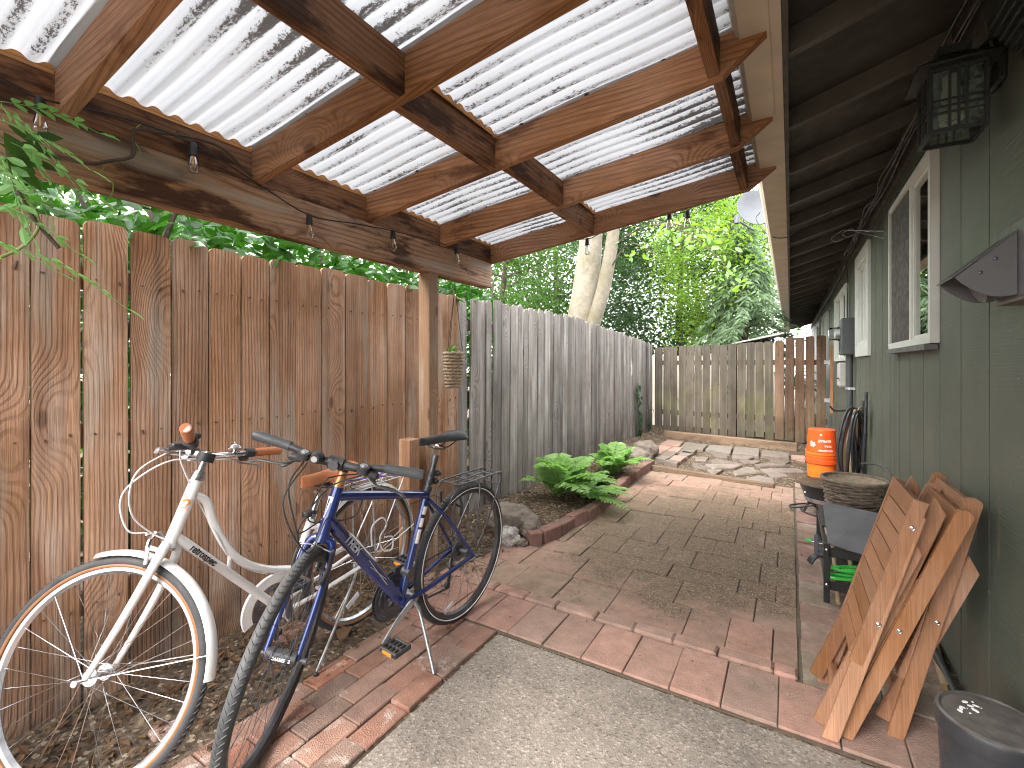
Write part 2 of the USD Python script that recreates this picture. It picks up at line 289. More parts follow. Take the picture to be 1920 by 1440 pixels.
# ------------------------------------------------------------------ materials
RL, RD, RS = (.33, .165, .085), (.12, .045, .018), (.065, .024, .012)
wood('red_picket', 'z', (.42, .232, .132), (.17, .072, .036), (.16, .068, .034), rings=88, wob=2.6, knots=.9, stain_amt=.6, grey=(.42, .31, .23), grey_amt=.3, val=.2, line=.6, bump=.8, damp=1., fade=.3)
wood('grey_picket', 'z', (.215, .192, .17), (.085, .07, .058), (.10, .075, .057), rings=60, wob=2.2, knots=.8, stain_amt=.7, grey=(.29, .272, .255), grey_amt=.25, val=.36, line=.55, bump=.9, damp=.8, fade=.3)
wood('moss_picket', 'z', (.135, .112, .086), (.06, .048, .037), (.075, .056, .042), rings=70, wob=2.5, knots=.5, stain_amt=.7, sscale=2., val=.25, moss=.5, damp=.6, fade=.35)
wood('brown_picket', 'z', (.155, .088, .055), (.08, .042, .025), (.065, .036, .022), rings=70, wob=3, knots=.7, stain_amt=.5, val=.2, moss=.25, damp=.6, fade=.3)
wood('beam_wood', 'y', (.38, .215, .12), (.11, .046, .021), (.055, .02, .01), rings=55, wob=4, stain_amt=.9, sscale=2.6, st=(.50, .60), fade=.25, grey=(.33, .27, .21), grey_amt=.25, val=.1)
wood('rafter_wood', 'x', (.38, .185, .086), (.145, .055, .023), (.085, .03, .013), rings=60, wob=4, knots=1.2, stain_amt=.75, sscale=2., st=(.54, .66), fade=.28, val=.18)
wood('blocking_wood', 'y', (.29, .135, .062), (.11, .04, .017), (.05, .018, .009), rings=60, wob=5, stain_amt=.9, sscale=2.8, st=(.48, .60), fade=.3, val=.25)
wood('post_wood', 'z', (.27, .165, .10), (.19, .10, .05), (.20, .10, .05), rings=60, wob=3, stain_amt=.4, grey=(.40, .33, .26), grey_amt=.3, val=.12)
wood('closure_wood', 'y', (.55, .27, .10), (.33, .14, .05), (.35, .15, .06), rings=80, knots=.2, stain_amt=.3, val=.1)
wood('chair_wood', 'z', (.32, .155, .078), (.23, .10, .048), (.22, .095, .045), rings=60, wob=.8, knots=0., stain_amt=.3, rough=.38, val=.2, bump=.1, line=.2, fade=.16)
wood('slat_wood', 'y', (.34, .155, .072), (.22, .09, .038), (.20, .08, .035), rings=120, wob=1, knots=0., stain_amt=.35, rough=.45, val=.12, bump=.12, line=.25, fade=.15)
wood('timber_wood', 'x', (.20, .135, .09), (.09, .055, .035), (.06, .038, .025), rings=70, wob=3, stain_amt=.7, val=.2)
wood('fresh_wood', 'z', (.50, .24, .10), (.30, .13, .05), (.30, .12, .05), rings=80, wob=2, knots=.3, val=.1)
paver('paver_pink', [(0., (.30, .175, .138)), (.35, (.36, .21, .165)), (.7, (.28, .185, .148)), (1., (.37, .24, .195))], dirt=(.19, .155, .12), d0=.47, d1=.72, dmax=.7)
paver('paver_field', [(0., (.25, .165, .125)), (.4, (.30, .185, .145)), (.7, (.25, .175, .13)), (1., (.31, .21, .165))], dirt=(.155, .109, .074), d0=.42, d1=.66, dmax=.88, field=(-.6, 3.85, 1.2, 1.85))
paver('paver_side', [(0., (.26, .15, .12)), (.3, (.30, .20, .16)), (.6, (.22, .175, .125)), (1., (.33, .25, .21))], d0=.5, d1=.72, dmax=.6, white=.4)
paver('brick_red', [(0., (.27, .12, .08)), (.25, (.24, .155, .125)), (.5, (.32, .15, .10)), (.75, (.22, .15, .12)), (1., (.34, .19, .14))], d0=.50, d1=.74, dmax=.65, white=.75)
paver('brick_dark', [(0., (.20, .11, .09)), (.5, (.24, .135, .11)), (1., (.18, .10, .085))], d0=.52, d1=.75, dmax=.5)
paver('joint_dirt', [(0., (.12, .09, .068)), (1., (.13, .10, .075))], d0=.4, d1=.7, dmax=.7)
paver('flagstone', [(0., (.145, .115, .098)), (.5, (.18, .145, .125)), (1., (.22, .18, .16))], d0=.46, d1=.7, dmax=.75)
paver('paver_pale', [(0., (.175, .155, .13)), (.5, (.17, .13, .108)), (1., (.21, .185, .16))], d0=.52, d1=.75, dmax=.6)
paver('rock_brown', [(0., (.17, .14, .115)), (1., (.23, .19, .16))], d0=.5, d1=.7, dmax=.6, bump=1.)
paver('rock_white', [(0., (.5, .48, .45)), (1., (.56, .53, .5))], dirt=(.10, .09, .075), d0=.45, d1=.56, dmax=.85, bump=1.)
add_look('concrete', {'g': ('geometry', {}), 'v': ('voronoi_texture', {'scale': 130., 'feature': 'f1'}), 's': ('separate_xyz', {}), 'cr': ('rgb_ramp', {'ramp': [(0., (.08, .07, .06)), (.13, (.14, .12, .10)), (.2, (.205, .172, .145)), (.75, (.235, .20, .172)), (.9, (.33, .295, .25)), (1., (.43, .385, .335))]}),
    'n': ('noise_texture', {'scale': 1.7, 'detail': 8., 'roughness': .68}), 'mr': ('map_range', {'from_min': .33, 'from_max': .66, 'to_min': .58, 'to_max': 1.18}), 'h': ('hsv', {}), 'n2': ('noise_texture', {'scale': 60., 'detail': 5.}), 'x': ('mix', {'fac': .4, 'color2': (.215, .18, .152)}),
    'ba': ('math', {'math_type': 'add'}), 'b': ('bump', {'strength': .6, 'distance': .003}), 'p': ('principled_bsdf', {'roughness': .9, 'specular_ior_level': .25})},
    [('g.position', 'v.vector'), ('v.color', 's.vector'), ('s.x', 'cr.fac'), ('g.position', 'n.vector'), ('n.fac', 'mr.value'), ('mr.result', 'h.value'), ('cr.color', 'x.color1'), ('x.color', 'h.color'), ('h.color', 'p.base_color'), ('g.position', 'n2.vector'), ('n2.fac', 'ba.value1'), ('v.distance', 'ba.value2'), ('ba.value', 'b.height'), ('b.normal', 'p.normal')], 'p.BSDF')
add_look('soil', {'g': ('geometry', {}), 'v': ('voronoi_texture', {'scale': 70., 'feature': 'f1'}), 's': ('separate_xyz', {}), 'cr': ('rgb_ramp', {'ramp': [(0., (.05, .036, .026)), (.5, (.10, .074, .053)), (.85, (.135, .10, .072)), (.97, (.30, .24, .17))]}),
    'n': ('noise_texture', {'scale': 5., 'detail': 8., 'roughness': .7}), 'mr': ('map_range', {'from_min': .3, 'from_max': .7, 'to_min': .6, 'to_max': 1.35}), 'h': ('hsv', {}), 'n2': ('noise_texture', {'scale': 40., 'detail': 8., 'roughness': .7}), 'b': ('bump', {'strength': 1., 'distance': .012}), 'p': ('principled_bsdf', {'roughness': .95, 'specular_ior_level': .15})},
    [('g.position', 'v.vector'), ('v.color', 's.vector'), ('s.x', 'cr.fac'), ('g.position', 'n.vector'), ('n.fac', 'mr.value'), ('mr.result', 'h.value'), ('cr.color', 'h.color'), ('h.color', 'p.base_color'), ('g.position', 'n2.vector'), ('n2.fac', 'b.height'), ('b.normal', 'p.normal')], 'p.BSDF')
# painted plywood siding: faint horizontal saw marks, weather spots and a few rust runs
add_look('siding', {'tc': ('texture_coordinate', {}), 'g': ('geometry', {}), 'mp': ('mapping', {'scale': (1., 6., 190.)}), 'n': ('noise_texture', {'scale': 1., 'detail': 4.}), 'n2': ('noise_texture', {'scale': 3., 'detail': 6.}), 'cr': ('rgb_ramp', {'ramp': [(.3, (.062, .070, .052)), (.7, (.086, .094, .070))]}),
    'mw': ('mapping', {'scale': (1., 7., .9)}), 'nr': ('noise_texture', {'scale': 1.4, 'detail': 3.}), 'mr': ('map_range', {'range_type': 'smoothstep', 'from_min': .66, 'from_max': .76, 'to_min': 0., 'to_max': .55}), 'zz': ('separate_xyz', {}), 'zm': ('map_range', {'from_min': .75, 'from_max': 1.15, 'to_min': 1., 'to_max': 0.}), 'zq': ('math', {'math_type': 'multiply'}), 'xr': ('mix', {'color2': (.25, .135, .075)}),
    'ns': ('voronoi_texture', {'scale': 26., 'feature': 'f1'}), 'sp': ('map_range', {'from_min': .05, 'from_max': .085, 'to_min': .6, 'to_max': 0.}), 'mdz': ('map_range', {'from_min': .05, 'from_max': .5, 'to_min': .9, 'to_max': 0.}), 'mdr': ('map_range', {'from_min': .35, 'from_max': .65, 'to_min': .1, 'to_max': 1.}), 'mdq': ('math', {'math_type': 'multiply'}), 'xmd': ('mix', {'color2': (.10, .08, .058)}), 'nun': ('noise_texture', {'scale': 1.6, 'detail': 7., 'roughness': .66}), 'run': ('map_range', {'from_min': .3, 'from_max': .7, 'to_min': .78, 'to_max': 1.25}), 'rro': ('map_range', {'from_min': .3, 'from_max': .7, 'to_min': .38, 'to_max': .65}), 'hun': ('hsv', {}), 'xs': ('mix', {'color2': (.34, .35, .32)}), 'b': ('bump', {'strength': .55, 'distance': .003}), 'p': ('principled_bsdf', {'roughness': .48, 'specular_ior_level': .45})},
    [('g.position', 'mp.vector'), ('mp.vector', 'n.vector'), ('g.position', 'n2.vector'), ('n2.fac', 'cr.fac'), ('g.position', 'mw.vector'), ('mw.vector', 'nr.vector'), ('nr.fac', 'mr.value'), ('g.position', 'zz.vector'), ('zz.z', 'zm.value'), ('mr.result', 'zq.value1'), ('zm.result', 'zq.value2'), ('zq.value', 'xr.fac'), ('cr.color', 'xr.color1'),
     ('g.position', 'ns.vector'), ('ns.distance', 'sp.value'), ('sp.result', 'xs.fac'), ('xr.color', 'xs.color1'), ('zz.z', 'mdz.value'), ('mdz.result', 'mdq.value1'), ('n2.fac', 'mdr.value'), ('mdr.result', 'mdq.value2'), ('mdq.value', 'xmd.fac'), ('xs.color', 'xmd.color1'), ('g.position', 'nun.vector'), ('nun.fac', 'run.value'), ('run.result', 'hun.value'), ('xmd.color', 'hun.color'), ('hun.color', 'p.base_color'), ('nun.fac', 'rro.value'), ('rro.result', 'p.roughness'), ('n.fac', 'b.height'), ('b.normal', 'p.normal')], 'p.BSDF')
plain('soffit_paint', (.060, .054, .044), .6, bump=.3, bscale=25, var=.35, vscale=4)
plain('cream_paint', (.56, .47, .35), .5, var=.12, vscale=6, bump=.1)
plain('white_trim', (.58, .59, .54), .4, var=.06)
plain('green_trim', (.075, .085, .07), .5)
add_look('pane', {'f': ('fresnel', {'IOR': 1.65}), 't': ('transparent_bsdf', {'color': (.55, .57, .55)}), 'g': ('glossy_bsdf', {'roughness': .01, 'color': (.95, .97, .95)}), 'a': ('math', {'math_type': 'multiply_add', 'value2': 1.4, 'value3': .05}), 'm': ('mix_closure', {})}, [('f.fac', 'a.value1'), ('a.value', 'm.fac'), ('t.BSDF', 'm.closure1'), ('g.BSDF', 'm.closure2')], 'm.closure')
add_look('clear_glass', {'f': ('fresnel', {'IOR': 1.45}), 't': ('transparent_bsdf', {'color': (.93, .95, .94)}), 'g': ('glossy_bsdf', {'roughness': .03}), 'a': ('math', {'math_type': 'multiply_add', 'value2': 1.2, 'value3': .02}), 'm': ('mix_closure', {})}, [('f.fac', 'a.value1'), ('a.value', 'm.fac'), ('t.BSDF', 'm.closure1'), ('g.BSDF', 'm.closure2')], 'm.closure')
add_look('dusty_glass', {'f': ('fresnel', {'IOR': 1.5}), 't': ('transparent_bsdf', {'color': (.75, .80, .76)}), 'g': ('glossy_bsdf', {'roughness': .1}), 'd': ('diffuse_bsdf', {'color': (.30, .33, .29)}), 'n': ('noise_texture', {'scale': 60., 'detail': 4.}), 'r': ('map_range', {'from_min': .35, 'from_max': .7, 'to_min': .02, 'to_max': .16}), 'm0': ('mix_closure', {}), 'm': ('mix_closure', {})}, [('n.fac', 'r.value'), ('r.result', 'm0.fac'), ('t.BSDF', 'm0.closure1'), ('d.BSDF', 'm0.closure2'), ('f.fac', 'm.fac'), ('m0.closure', 'm.closure1'), ('g.BSDF', 'm.closure2')], 'm.closure')
# white fibreglass roofing: lets light through; debris lies in dark specks along the channels; grey valley film is dirt plus painted-in corrugation shading
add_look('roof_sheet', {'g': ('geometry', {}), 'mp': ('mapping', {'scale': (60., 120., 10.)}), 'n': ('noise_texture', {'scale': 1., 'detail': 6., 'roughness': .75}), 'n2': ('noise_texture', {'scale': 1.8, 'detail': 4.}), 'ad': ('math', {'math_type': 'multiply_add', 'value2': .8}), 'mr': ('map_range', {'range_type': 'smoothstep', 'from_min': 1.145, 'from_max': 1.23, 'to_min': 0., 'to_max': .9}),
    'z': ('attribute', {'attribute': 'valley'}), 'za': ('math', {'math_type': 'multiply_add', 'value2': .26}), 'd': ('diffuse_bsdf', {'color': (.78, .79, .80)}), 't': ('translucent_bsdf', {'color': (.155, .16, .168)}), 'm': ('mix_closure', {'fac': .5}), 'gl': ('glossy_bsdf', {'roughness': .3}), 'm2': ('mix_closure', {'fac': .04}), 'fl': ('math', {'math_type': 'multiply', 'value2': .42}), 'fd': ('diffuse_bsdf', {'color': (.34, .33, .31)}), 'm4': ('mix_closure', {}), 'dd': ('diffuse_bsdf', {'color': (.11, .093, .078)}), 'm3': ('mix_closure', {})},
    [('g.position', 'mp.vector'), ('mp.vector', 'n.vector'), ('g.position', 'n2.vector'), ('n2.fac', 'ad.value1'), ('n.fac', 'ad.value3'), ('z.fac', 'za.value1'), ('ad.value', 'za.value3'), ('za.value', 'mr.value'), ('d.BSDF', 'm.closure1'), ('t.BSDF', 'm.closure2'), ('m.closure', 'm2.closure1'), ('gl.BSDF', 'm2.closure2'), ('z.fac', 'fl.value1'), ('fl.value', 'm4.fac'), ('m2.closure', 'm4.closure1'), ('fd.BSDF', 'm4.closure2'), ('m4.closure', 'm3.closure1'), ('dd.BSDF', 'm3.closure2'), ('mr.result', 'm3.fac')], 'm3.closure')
leafmat('laurel_leaf', [(0., (.012, .043, .008)), (.5, (.03, .088, .014)), (1., (.075, .17, .028))], rough=.25, trans=.25)
leafmat('tree_leaf', [(0., (.022, .052, .010)), (.45, (.06, .125, .022)), (1., (.15, .235, .042))], rough=.45, trans=.4)
leafmat('dark_leaf', [(0., (.014, .033, .010)), (.5, (.036, .072, .02)), (1., (.095, .145, .04))], rough=.4, trans=.35)
leafmat('bright_leaf', [(0., (.10, .18, .03)), (.5, (.19, .29, .05)), (1., (.32, .42, .10))], rough=.45, trans=.45)
leafmat('conifer_leaf', [(0., (.11, .17, .09)), (.5, (.24, .33, .19)), (1., (.42, .50, .35))], rough=.5, trans=.2)
leafmat('fern_leaf', [(0., (.12, .235, .06)), (.5, (.23, .37, .12)), (1., (.36, .50, .21))], rough=.5, trans=.35)
leafmat('vine_leaf', [(0., (.12, .27, .08)), (.5, (.20, .36, .12)), (1., (.30, .45, .16))], rough=.5, trans=.4)
leafmat('ivy_leaf', [(0., (.012, .04, .016)), (.5, (.025, .075, .03)), (1., (.05, .12, .045))], rough=.35, trans=.15)
leafmat('litter_leaf', [(0., (.06, .035, .02)), (.4, (.13, .075, .04)), (.75, (.22, .13, .07)), (1., (.34, .22, .12))], rough=.8, trans=.1, spec=.2)
paver('bark_pale', [(0., (.23, .20, .155)), (1., (.29, .255, .20))], dirt=(.17, .15, .08), d0=.45, d1=.7, dmax=.7, bump=.8)
plain('bark_dark', (.07, .052, .036), .9, bump=.8, bscale=40, var=.4)
plain('blue_paint', (.007, .02, .105), .2, metal=.25, var=.15, coat=.9, dust=.06)
plain('white_paint', (.72, .71, .69), .3, var=.04, coat=.5, dust=.12)
plain('rubber', (.035, .036, .038), .75, bump=.2, bscale=200, var=.3, dust=.25)
plain('gum', (.26, .115, .045), .65, var=.12)
plain('black_plastic', (.022, .023, .025), .45, var=.3, dust=.12)
plain('grip_black', (.04, .043, .047), .55, bump=.1, dust=.1)
plain('chrome', (.62, .62, .63), .2, metal=1., var=.1)
plain('alloy', (.50, .51, .53), .34, metal=.9, var=.12)
plain('dark_metal', (.10, .10, .11), .4, metal=.7, var=.3)
plain('rust_metal', (.11, .07, .045), .6, metal=.5, var=.4)
plain('tan_leather', (.36, .125, .05), .5, var=.14)
plain('copper', (.50, .24, .09), .35, metal=.7)
plain('reflector', (.75, .24, .02), .2, coat=.8)
plain('reflector_clear', (.62, .62, .66), .15, coat=.8)
plain('cable_black', (.016, .016, .017), .5)
plain('cable_white', (.66, .64, .64), .4)
plain('decal_grey', (.42, .43, .47), .4, metal=.3)
plain('decal_black', (.015, .015, .016), .5)
plain('decal_orange', (.70, .22, .03), .5)
plain('decal_white', (.75, .75, .74), .5)
plain('bucket_orange', (.76, .085, .010), .42, var=.12, dust=.2)
plain('bucket_light', (.82, .165, .015), .4, var=.08, dust=.2)
plain('grey_sheet', (.19, .19, .205), .45, metal=.4, var=.2, vscale=6, bump=.15, bscale=18, dust=.2)
plain('black_metal', (.016, .016, .017), .45, var=.3, dust=.2)
plain('lantern_metal', (.022, .025, .022), .42, var=.2, metal=.3)
plain('rafter_paint', (.095, .085, .07), .55, bump=.3, bscale=25, var=.3, vscale=4)
plain('hood_grey', (.085, .082, .082), .42, var=.12, bump=.1, bscale=14)
plain('bin_black', (.022, .022, .025), .48, var=.3, dust=.5, bump=.15, bscale=90)
plain('meter_grey', (.062, .068, .066), .45, var=.12)
plain('phone_box', (.40, .39, .36), .5, var=.1)
plain('hose_black', (.02, .021, .023), .45, var=.3, dust=.15)
plain('hose_red', (.22, .04, .02), .5, var=.2)
plain('hose_tan', (.36, .24, .14), .6, var=.2)
plain('tool_green', (.06, .55, .07), .4)
plain('dish_grey', (.085, .09, .10), .5, var=.06)
plain('bulb_base', (.60, .56, .47), .5)
plain('cfl_white', (.74, .70, .56), .4)
plain('filament', (.75, .42, .10), .4, metal=.4)
plain('wicker', (.17, .13, .095), .75, var=.45, vscale=30, bump=.3)
plain('rope_wicker', (.27, .205, .135), .8, var=.4, vscale=40, bump=.4)
plain('purple_strap', (.16, .06, .42), .6)
plain('screen_dark', (.055, .047, .040), .75, var=.1)
plain('blind_brown', (.10, .075, .055), .7, var=.2)
plain('interior', (.05, .045, .04), .9)
plain('curtain_pale', (.40, .38, .34), .8)
plain('stem_green', (.20, .26, .06), .6)
plain('roof_shingle', (.05, .047, .045), .9, bump=.5)
plain('shed_wall', (.62, .56, .47), .8)
plain('hinge_steel', (.5, .51, .53), .4, metal=.8)
rng = np.random.default_rng(11)

# ------------------------------------------------------------------ the ground
def grid(x0, x1, y0, y1, nx, ny, zf):
    X, Y = np.meshgrid(np.linspace(x0, x1, nx), np.linspace(y0, y1, ny)); Z = zf(X, Y)
    v = np.stack([X, Y, Z], -1).reshape(-1, 3); i = np.arange(nx * ny).reshape(ny, nx)
    return v, np.stack([i[:-1, :-1], i[:-1, 1:], i[1:, 1:], i[1:, :-1]], -1).reshape(-1, 4)
v, f = grid(-60, 60, -60, 60, 3, 3, lambda X, Y: 0 * X - .075)
struct('ground', MB().add(v, f), 'soil', 'bare dark soil ground under and around the whole yard')
EDGE = [(-1.70, 2.98), (-1.58, 3.03), (-1.50, 3.5), (-1.46, 3.9), (-1.50, 4.4), (-1.54, 5.0), (-1.54, 5.5), (-1.53, 5.97)]
def soil_z(X, Y):
    n = meshkit.fbm(np.stack([X * 5, Y * 5, 0 * X], -1), 4, 3) - .5
    n2 = meshkit.fbm(np.stack([X * 22, Y * 22, 0 * X], -1), 3, 5) - .5
    ex = np.interp(Y, [p[1] for p in EDGE], [p[0] for p in EDGE])
    bed = np.clip((ex - X) / .08, 0, 1) * np.clip((Y - 3.0) / .1, 0, 1) * np.clip((6.1 - Y) / .2, 0, 1)
    near = np.clip((-1.72 - X) / .25, 0, 1)
    far = np.clip((Y - 5.95) / .2, 0, 1)
    return -.003 + .05 * n * (near + far + bed).clip(0, 1) + .018 * n2 * (near + far + bed + .1).clip(0, 1) + .075 * bed + .02 * near * (1 - bed) + .010 * far + .05 * np.clip((-1.9 - X) / .35, 0, 1) * far
v, f = grid(-2.75, .6, -1.2, 9.6, 150, 470, soil_z)
struct('soil_bed', MB().add(v, f), 'soil', 'dark crumbly soil along the fence and round the flagstones', smooth=True)
# concrete slab
sl = Polygon([(-1.225, -2), (.575, -2), (.575, 1.905), (-1.225, 1.905)])
struct('concrete_slab', MB().cbox((-.325, -.05, -.06), (1.80, 3.91, .125), .008), 'concrete', 'grey exposed aggregate concrete slab in the foreground')

def piece(x0, x1, y0, y1, z, h=.06, gap=.004, jit=.003, ch=.003, rotj=.005):
    c = np.array([(x0 + x1) / 2, (y0 + y1) / 2, z - h / 2]) + np.array([*rng.normal(0, jit * .4, 2), rng.normal(0, jit)])
    R = rot([0, 0, 1], rng.normal(0, rotj)) @ rot([1, 0, 0], rng.normal(0, .006)) @ rot([0, 1, 0], rng.normal(0, .006))
    return MB().cbox(c, (x1 - x0 - gap, y1 - y0 - gap, h), ch, R)
struct('joint_sand', MB().bx(-1.99, .565, 1.912, 5.78, -.05, .0015), 'joint_dirt', 'brown grit filling the joints between the pavers')
pav = thing('paver_patio', 'patio of pink and brown rectangular pavers between slab and flagstones', 'patio', kind='structure')
x = -1.94                                            # row by the slab
k = 0
while x < .56:
    w = .190; part(pav, 'paver', piece(x, min(x + w, .575), 1.925, 2.235, .012), 'paver_pink'); x += w
x = -1.88
while x < .02:                                       # narrow kerb-like row, a little higher
    w = rng.choice([.19, .20, .22]); part(pav, 'paver', piece(x, min(x + w, .03), 2.24, 2.325, .022, ch=.01), 'paver_pink'); x += w
y, row = 2.33, 0
XR = .03
while y < 5.70:                                      # the field, in uneven running bond
    d = rng.choice([.30, .20, .30, .40]); d = min(d, 5.72 - y)
    if d < .08: break
    xl = float(np.interp(y + d / 2, [2.3, 2.95, 3.05, 6], [-2.0, -1.75, -1.50, -1.47])) + .02
    x = XR
    first = .19 if row % 2 else .10
    while x > xl + .03:
        w = first if x == XR else rng.choice([.19, .19, .30, .39]); x2 = max(x - w, xl)
        if x2 - xl < .05: x2 = xl
        part(pav, 'paver', piece(x2, x, y, y + d, .010 + rng.normal(0, .002), jit=.002), 'paver_pink' if y + d < 2.75 and rng.random() < .35 else 'paver_field'); x = x2
    y += d; row += 1
y = 2.245
while y < 5.9:                                       # the strip along the house
    d = rng.choice([.10, .20, .20, .25, .30])
    if rng.random() < .35:
        part(pav, 'paver', piece(XR + .012, XR + .28, y, y + d, .012, jit=.005), 'paver_side'); part(pav, 'paver', piece(XR + .28, .545, y, y + d, .012, jit=.005), 'paver_side')
    else: part(pav, 'paver', piece(XR + .012, .545, y, y + d, .012, jit=.005), 'paver_side')
    y += d
bp = thing('brick_path', 'strip of worn red bricks beside the slab under the bicycles', 'brick paving', kind='structure')
for c in range(5):
    xr = -1.232 - c * .0985; y = 1.91 - [.0, .0, .0, .12, .05][c]; i = 0
    if c >= 3: y = 1.91
    off = [.0, .06, .12, .03, .1][c]; first = True
    while y > -.6:
        w = .205 - (off if first else 0); first = False
        if w > .05: part(bp, 'brick', piece(xr - .0985, xr, y - w, y, .012, jit=.004, ch=.004), 'brick_red')
        y -= w
for (u, v_, a, l) in [(395, 1225, .1, .2), (340, 1340, .02, .21), (540, 1185, .4, .2), (455, 1215, .2, .19), (610, 1160, .1, .2), (700, 1110, -.05, .2)]:
    p = gp(u, v_, .02); R = rot([0, 0, 1], a)
    part(bp, 'brick', MB().cbox((p[0], p[1], -.012), (.095, l, .06), .007, R), 'brick_red')
eb = thing('brick_edging', 'curved row of dark bricks on edge holding the fern bed', 'edging', kind='structure')
ep = spline([(*p, 0) for p in EDGE], 42); seg = np.r_[0, np.cumsum(np.linalg.norm(np.diff(ep, axis=0), axis=1))]
s_ = .05
while s_ < seg[-1]:
    l = rng.choice([.2, .2, .1, .2]); q = np.array([np.interp(s_ + l / 2, seg, ep[:, k]) for k in range(3)]); q2 = np.array([np.interp(s_ + l / 2 + .02, seg, ep[:, k]) for k in range(3)])
    a = math.atan2(*(q2 - q)[[1, 0]]); part(eb, 'brick', MB().cbox((q[0], q[1], .045 + rng.normal(0, .004)), (l - .006, .092, .11), .006, rot([0, 0, 1], a + rng.normal(0, .03)) @ rot([1, 0, 0], rng.normal(0, .04))), 'brick_dark'); s_ += l
# flagstones, from their outlines on the ground
fl = thing('flagstone_patch', 'irregular pale flagstones set in dark soil before the back fence', 'flagstones', kind='structure')
FS = [[(650, 285), (800, 290), (770, 325), (660, 320)], [(620, 345), (680, 345), (810, 405), (760, 415), (640, 385)], [(810, 320), (870, 298), (1150, 355), (1080, 365), (820, 345)], [(750, 365), (1140, 370), (1050, 400), (840, 410)], [(770, 420), (950, 415), (840, 478)],
      [(810, 268), (980, 270), (985, 300), (880, 295)], [(1020, 275), (1250, 295), (1200, 312), (1030, 300)], [(1100, 312), (1320, 325), (1260, 345), (1150, 352)], [(1030, 440), (1170, 385), (1240, 400), (1300, 450), (1060, 470)], [(1250, 370), (1400, 348), (1610, 380), (1300, 388)],
      [(1390, 320), (1620, 330), (1560, 362)], [(1300, 400), (1400, 405), (1610, 470), (1420, 490)], [(1370, 395), (1700, 400), (1760, 435), (1540, 435)], [(1155, 510), (1280, 470), (1440, 500), (1460, 550), (1250, 540)]]
for i, poly in enumerate(FS):
    pts = np.array([gp(1180 + a / 5.333, 800 + b / 5.333, .045) for a, b in poly])
    pg = Polygon(pts[:, :2]).buffer(0).buffer(-.012).buffer(.012, join_style='round', quad_segs=2).simplify(.004)
    top = np.array(pg.exterior.coords)[:-1]; c = top.mean(0); h = .028 + rng.normal(0, .006); n = len(top)
    ins = c + (top - c) * .94
    V = np.vstack([np.c_[top, np.full(n, -.04)], np.c_[top, np.full(n, h - .012)], np.c_[ins, h + rng.normal(0, .002, n)], [[*c, h + .002]]])
    F = []
    for k in range(n):
        l = (k + 1) % n; F += [[k, l, n + l], [k, n + l, n + k], [n + k, n + l, 2 * n + l], [n + k, 2 * n + l, 2 * n + k], [2 * n + k, 2 * n + l, 3 * n]]
    part(fl, 'flagstone', (V, np.array(F)), 'flagstone')
fb = thing('far_pavers', 'small grid of pale pavers at the foot of the back fence', 'paving', kind='structure')
FP = [[(300, 172), (385, 125), (545, 150), (505, 192)], [(505, 200), (560, 150), (790, 180), (740, 225)], [(755, 222), (800, 178), (1045, 195), (1015, 260)], [(1025, 262), (1050, 192), (1310, 215), (1300, 290)], [(1312, 285), (1320, 225), (1605, 262), (1605, 305)], [(1615, 300), (1620, 278), (1760, 290), (1760, 320)],
      [(250, 212), (300, 180), (435, 200), (370, 235)], [(375, 236), (440, 200), (540, 205), (490, 250)], [(490, 252), (540, 208), (680, 225), (630, 268)], [(190, 248), (250, 215), (365, 238), (300, 275)], [(300, 278), (370, 238), (485, 255), (430, 295)], [(480, 285), (540, 240), (650, 262), (580, 295)], [(170, 255), (200, 250), (300, 268), (250, 300)], [(245, 300), (300, 278), (425, 298), (360, 330)], [(400, 320), (450, 282), (575, 298), (510, 345)], [(345, 340), (395, 322), (505, 345), (480, 372)]]
for poly in FP:
    pts = np.array([gp(1180 + a / 5.333, 800 + b / 5.333, .055) for a, b in poly]); c = pts.mean(0); q = c + (pts - c) * .96; ch = c + (pts - c) * .93
    part(fb, 'paver', MB().hull(np.vstack([q - [0, 0, .08], q - [0, 0, .008], ch])), 'paver_pale' if rng.random() < .75 else 'paver_pink')
a, b = gp(1215, 874, .03), gp(1452, 912, .03); d = b - a
part('/World', 'timber_edging', MB().cbox((a + b) / 2 - [0, 0, .02], (np.linalg.norm(d), .045, .09), .008, rot([0, 0, 1], math.atan2(d[1], d[0]))), 'timber_wood', label='thin weathered timber edge between pavers and flagstones', cat='timber')
a, b = gp(1246, 808, .12), gp(1496, 832, .12); d = b - a
part('/World', 'garden_timber', MB().cbox((a + b) / 2 - [0, 0, .06], (np.linalg.norm(d), .09, .14), .012, rot([0, 0, 1], math.atan2(d[1], d[0]))), 'timber_wood', label='long brown garden timber lying along the foot of the back fence', cat='timber')

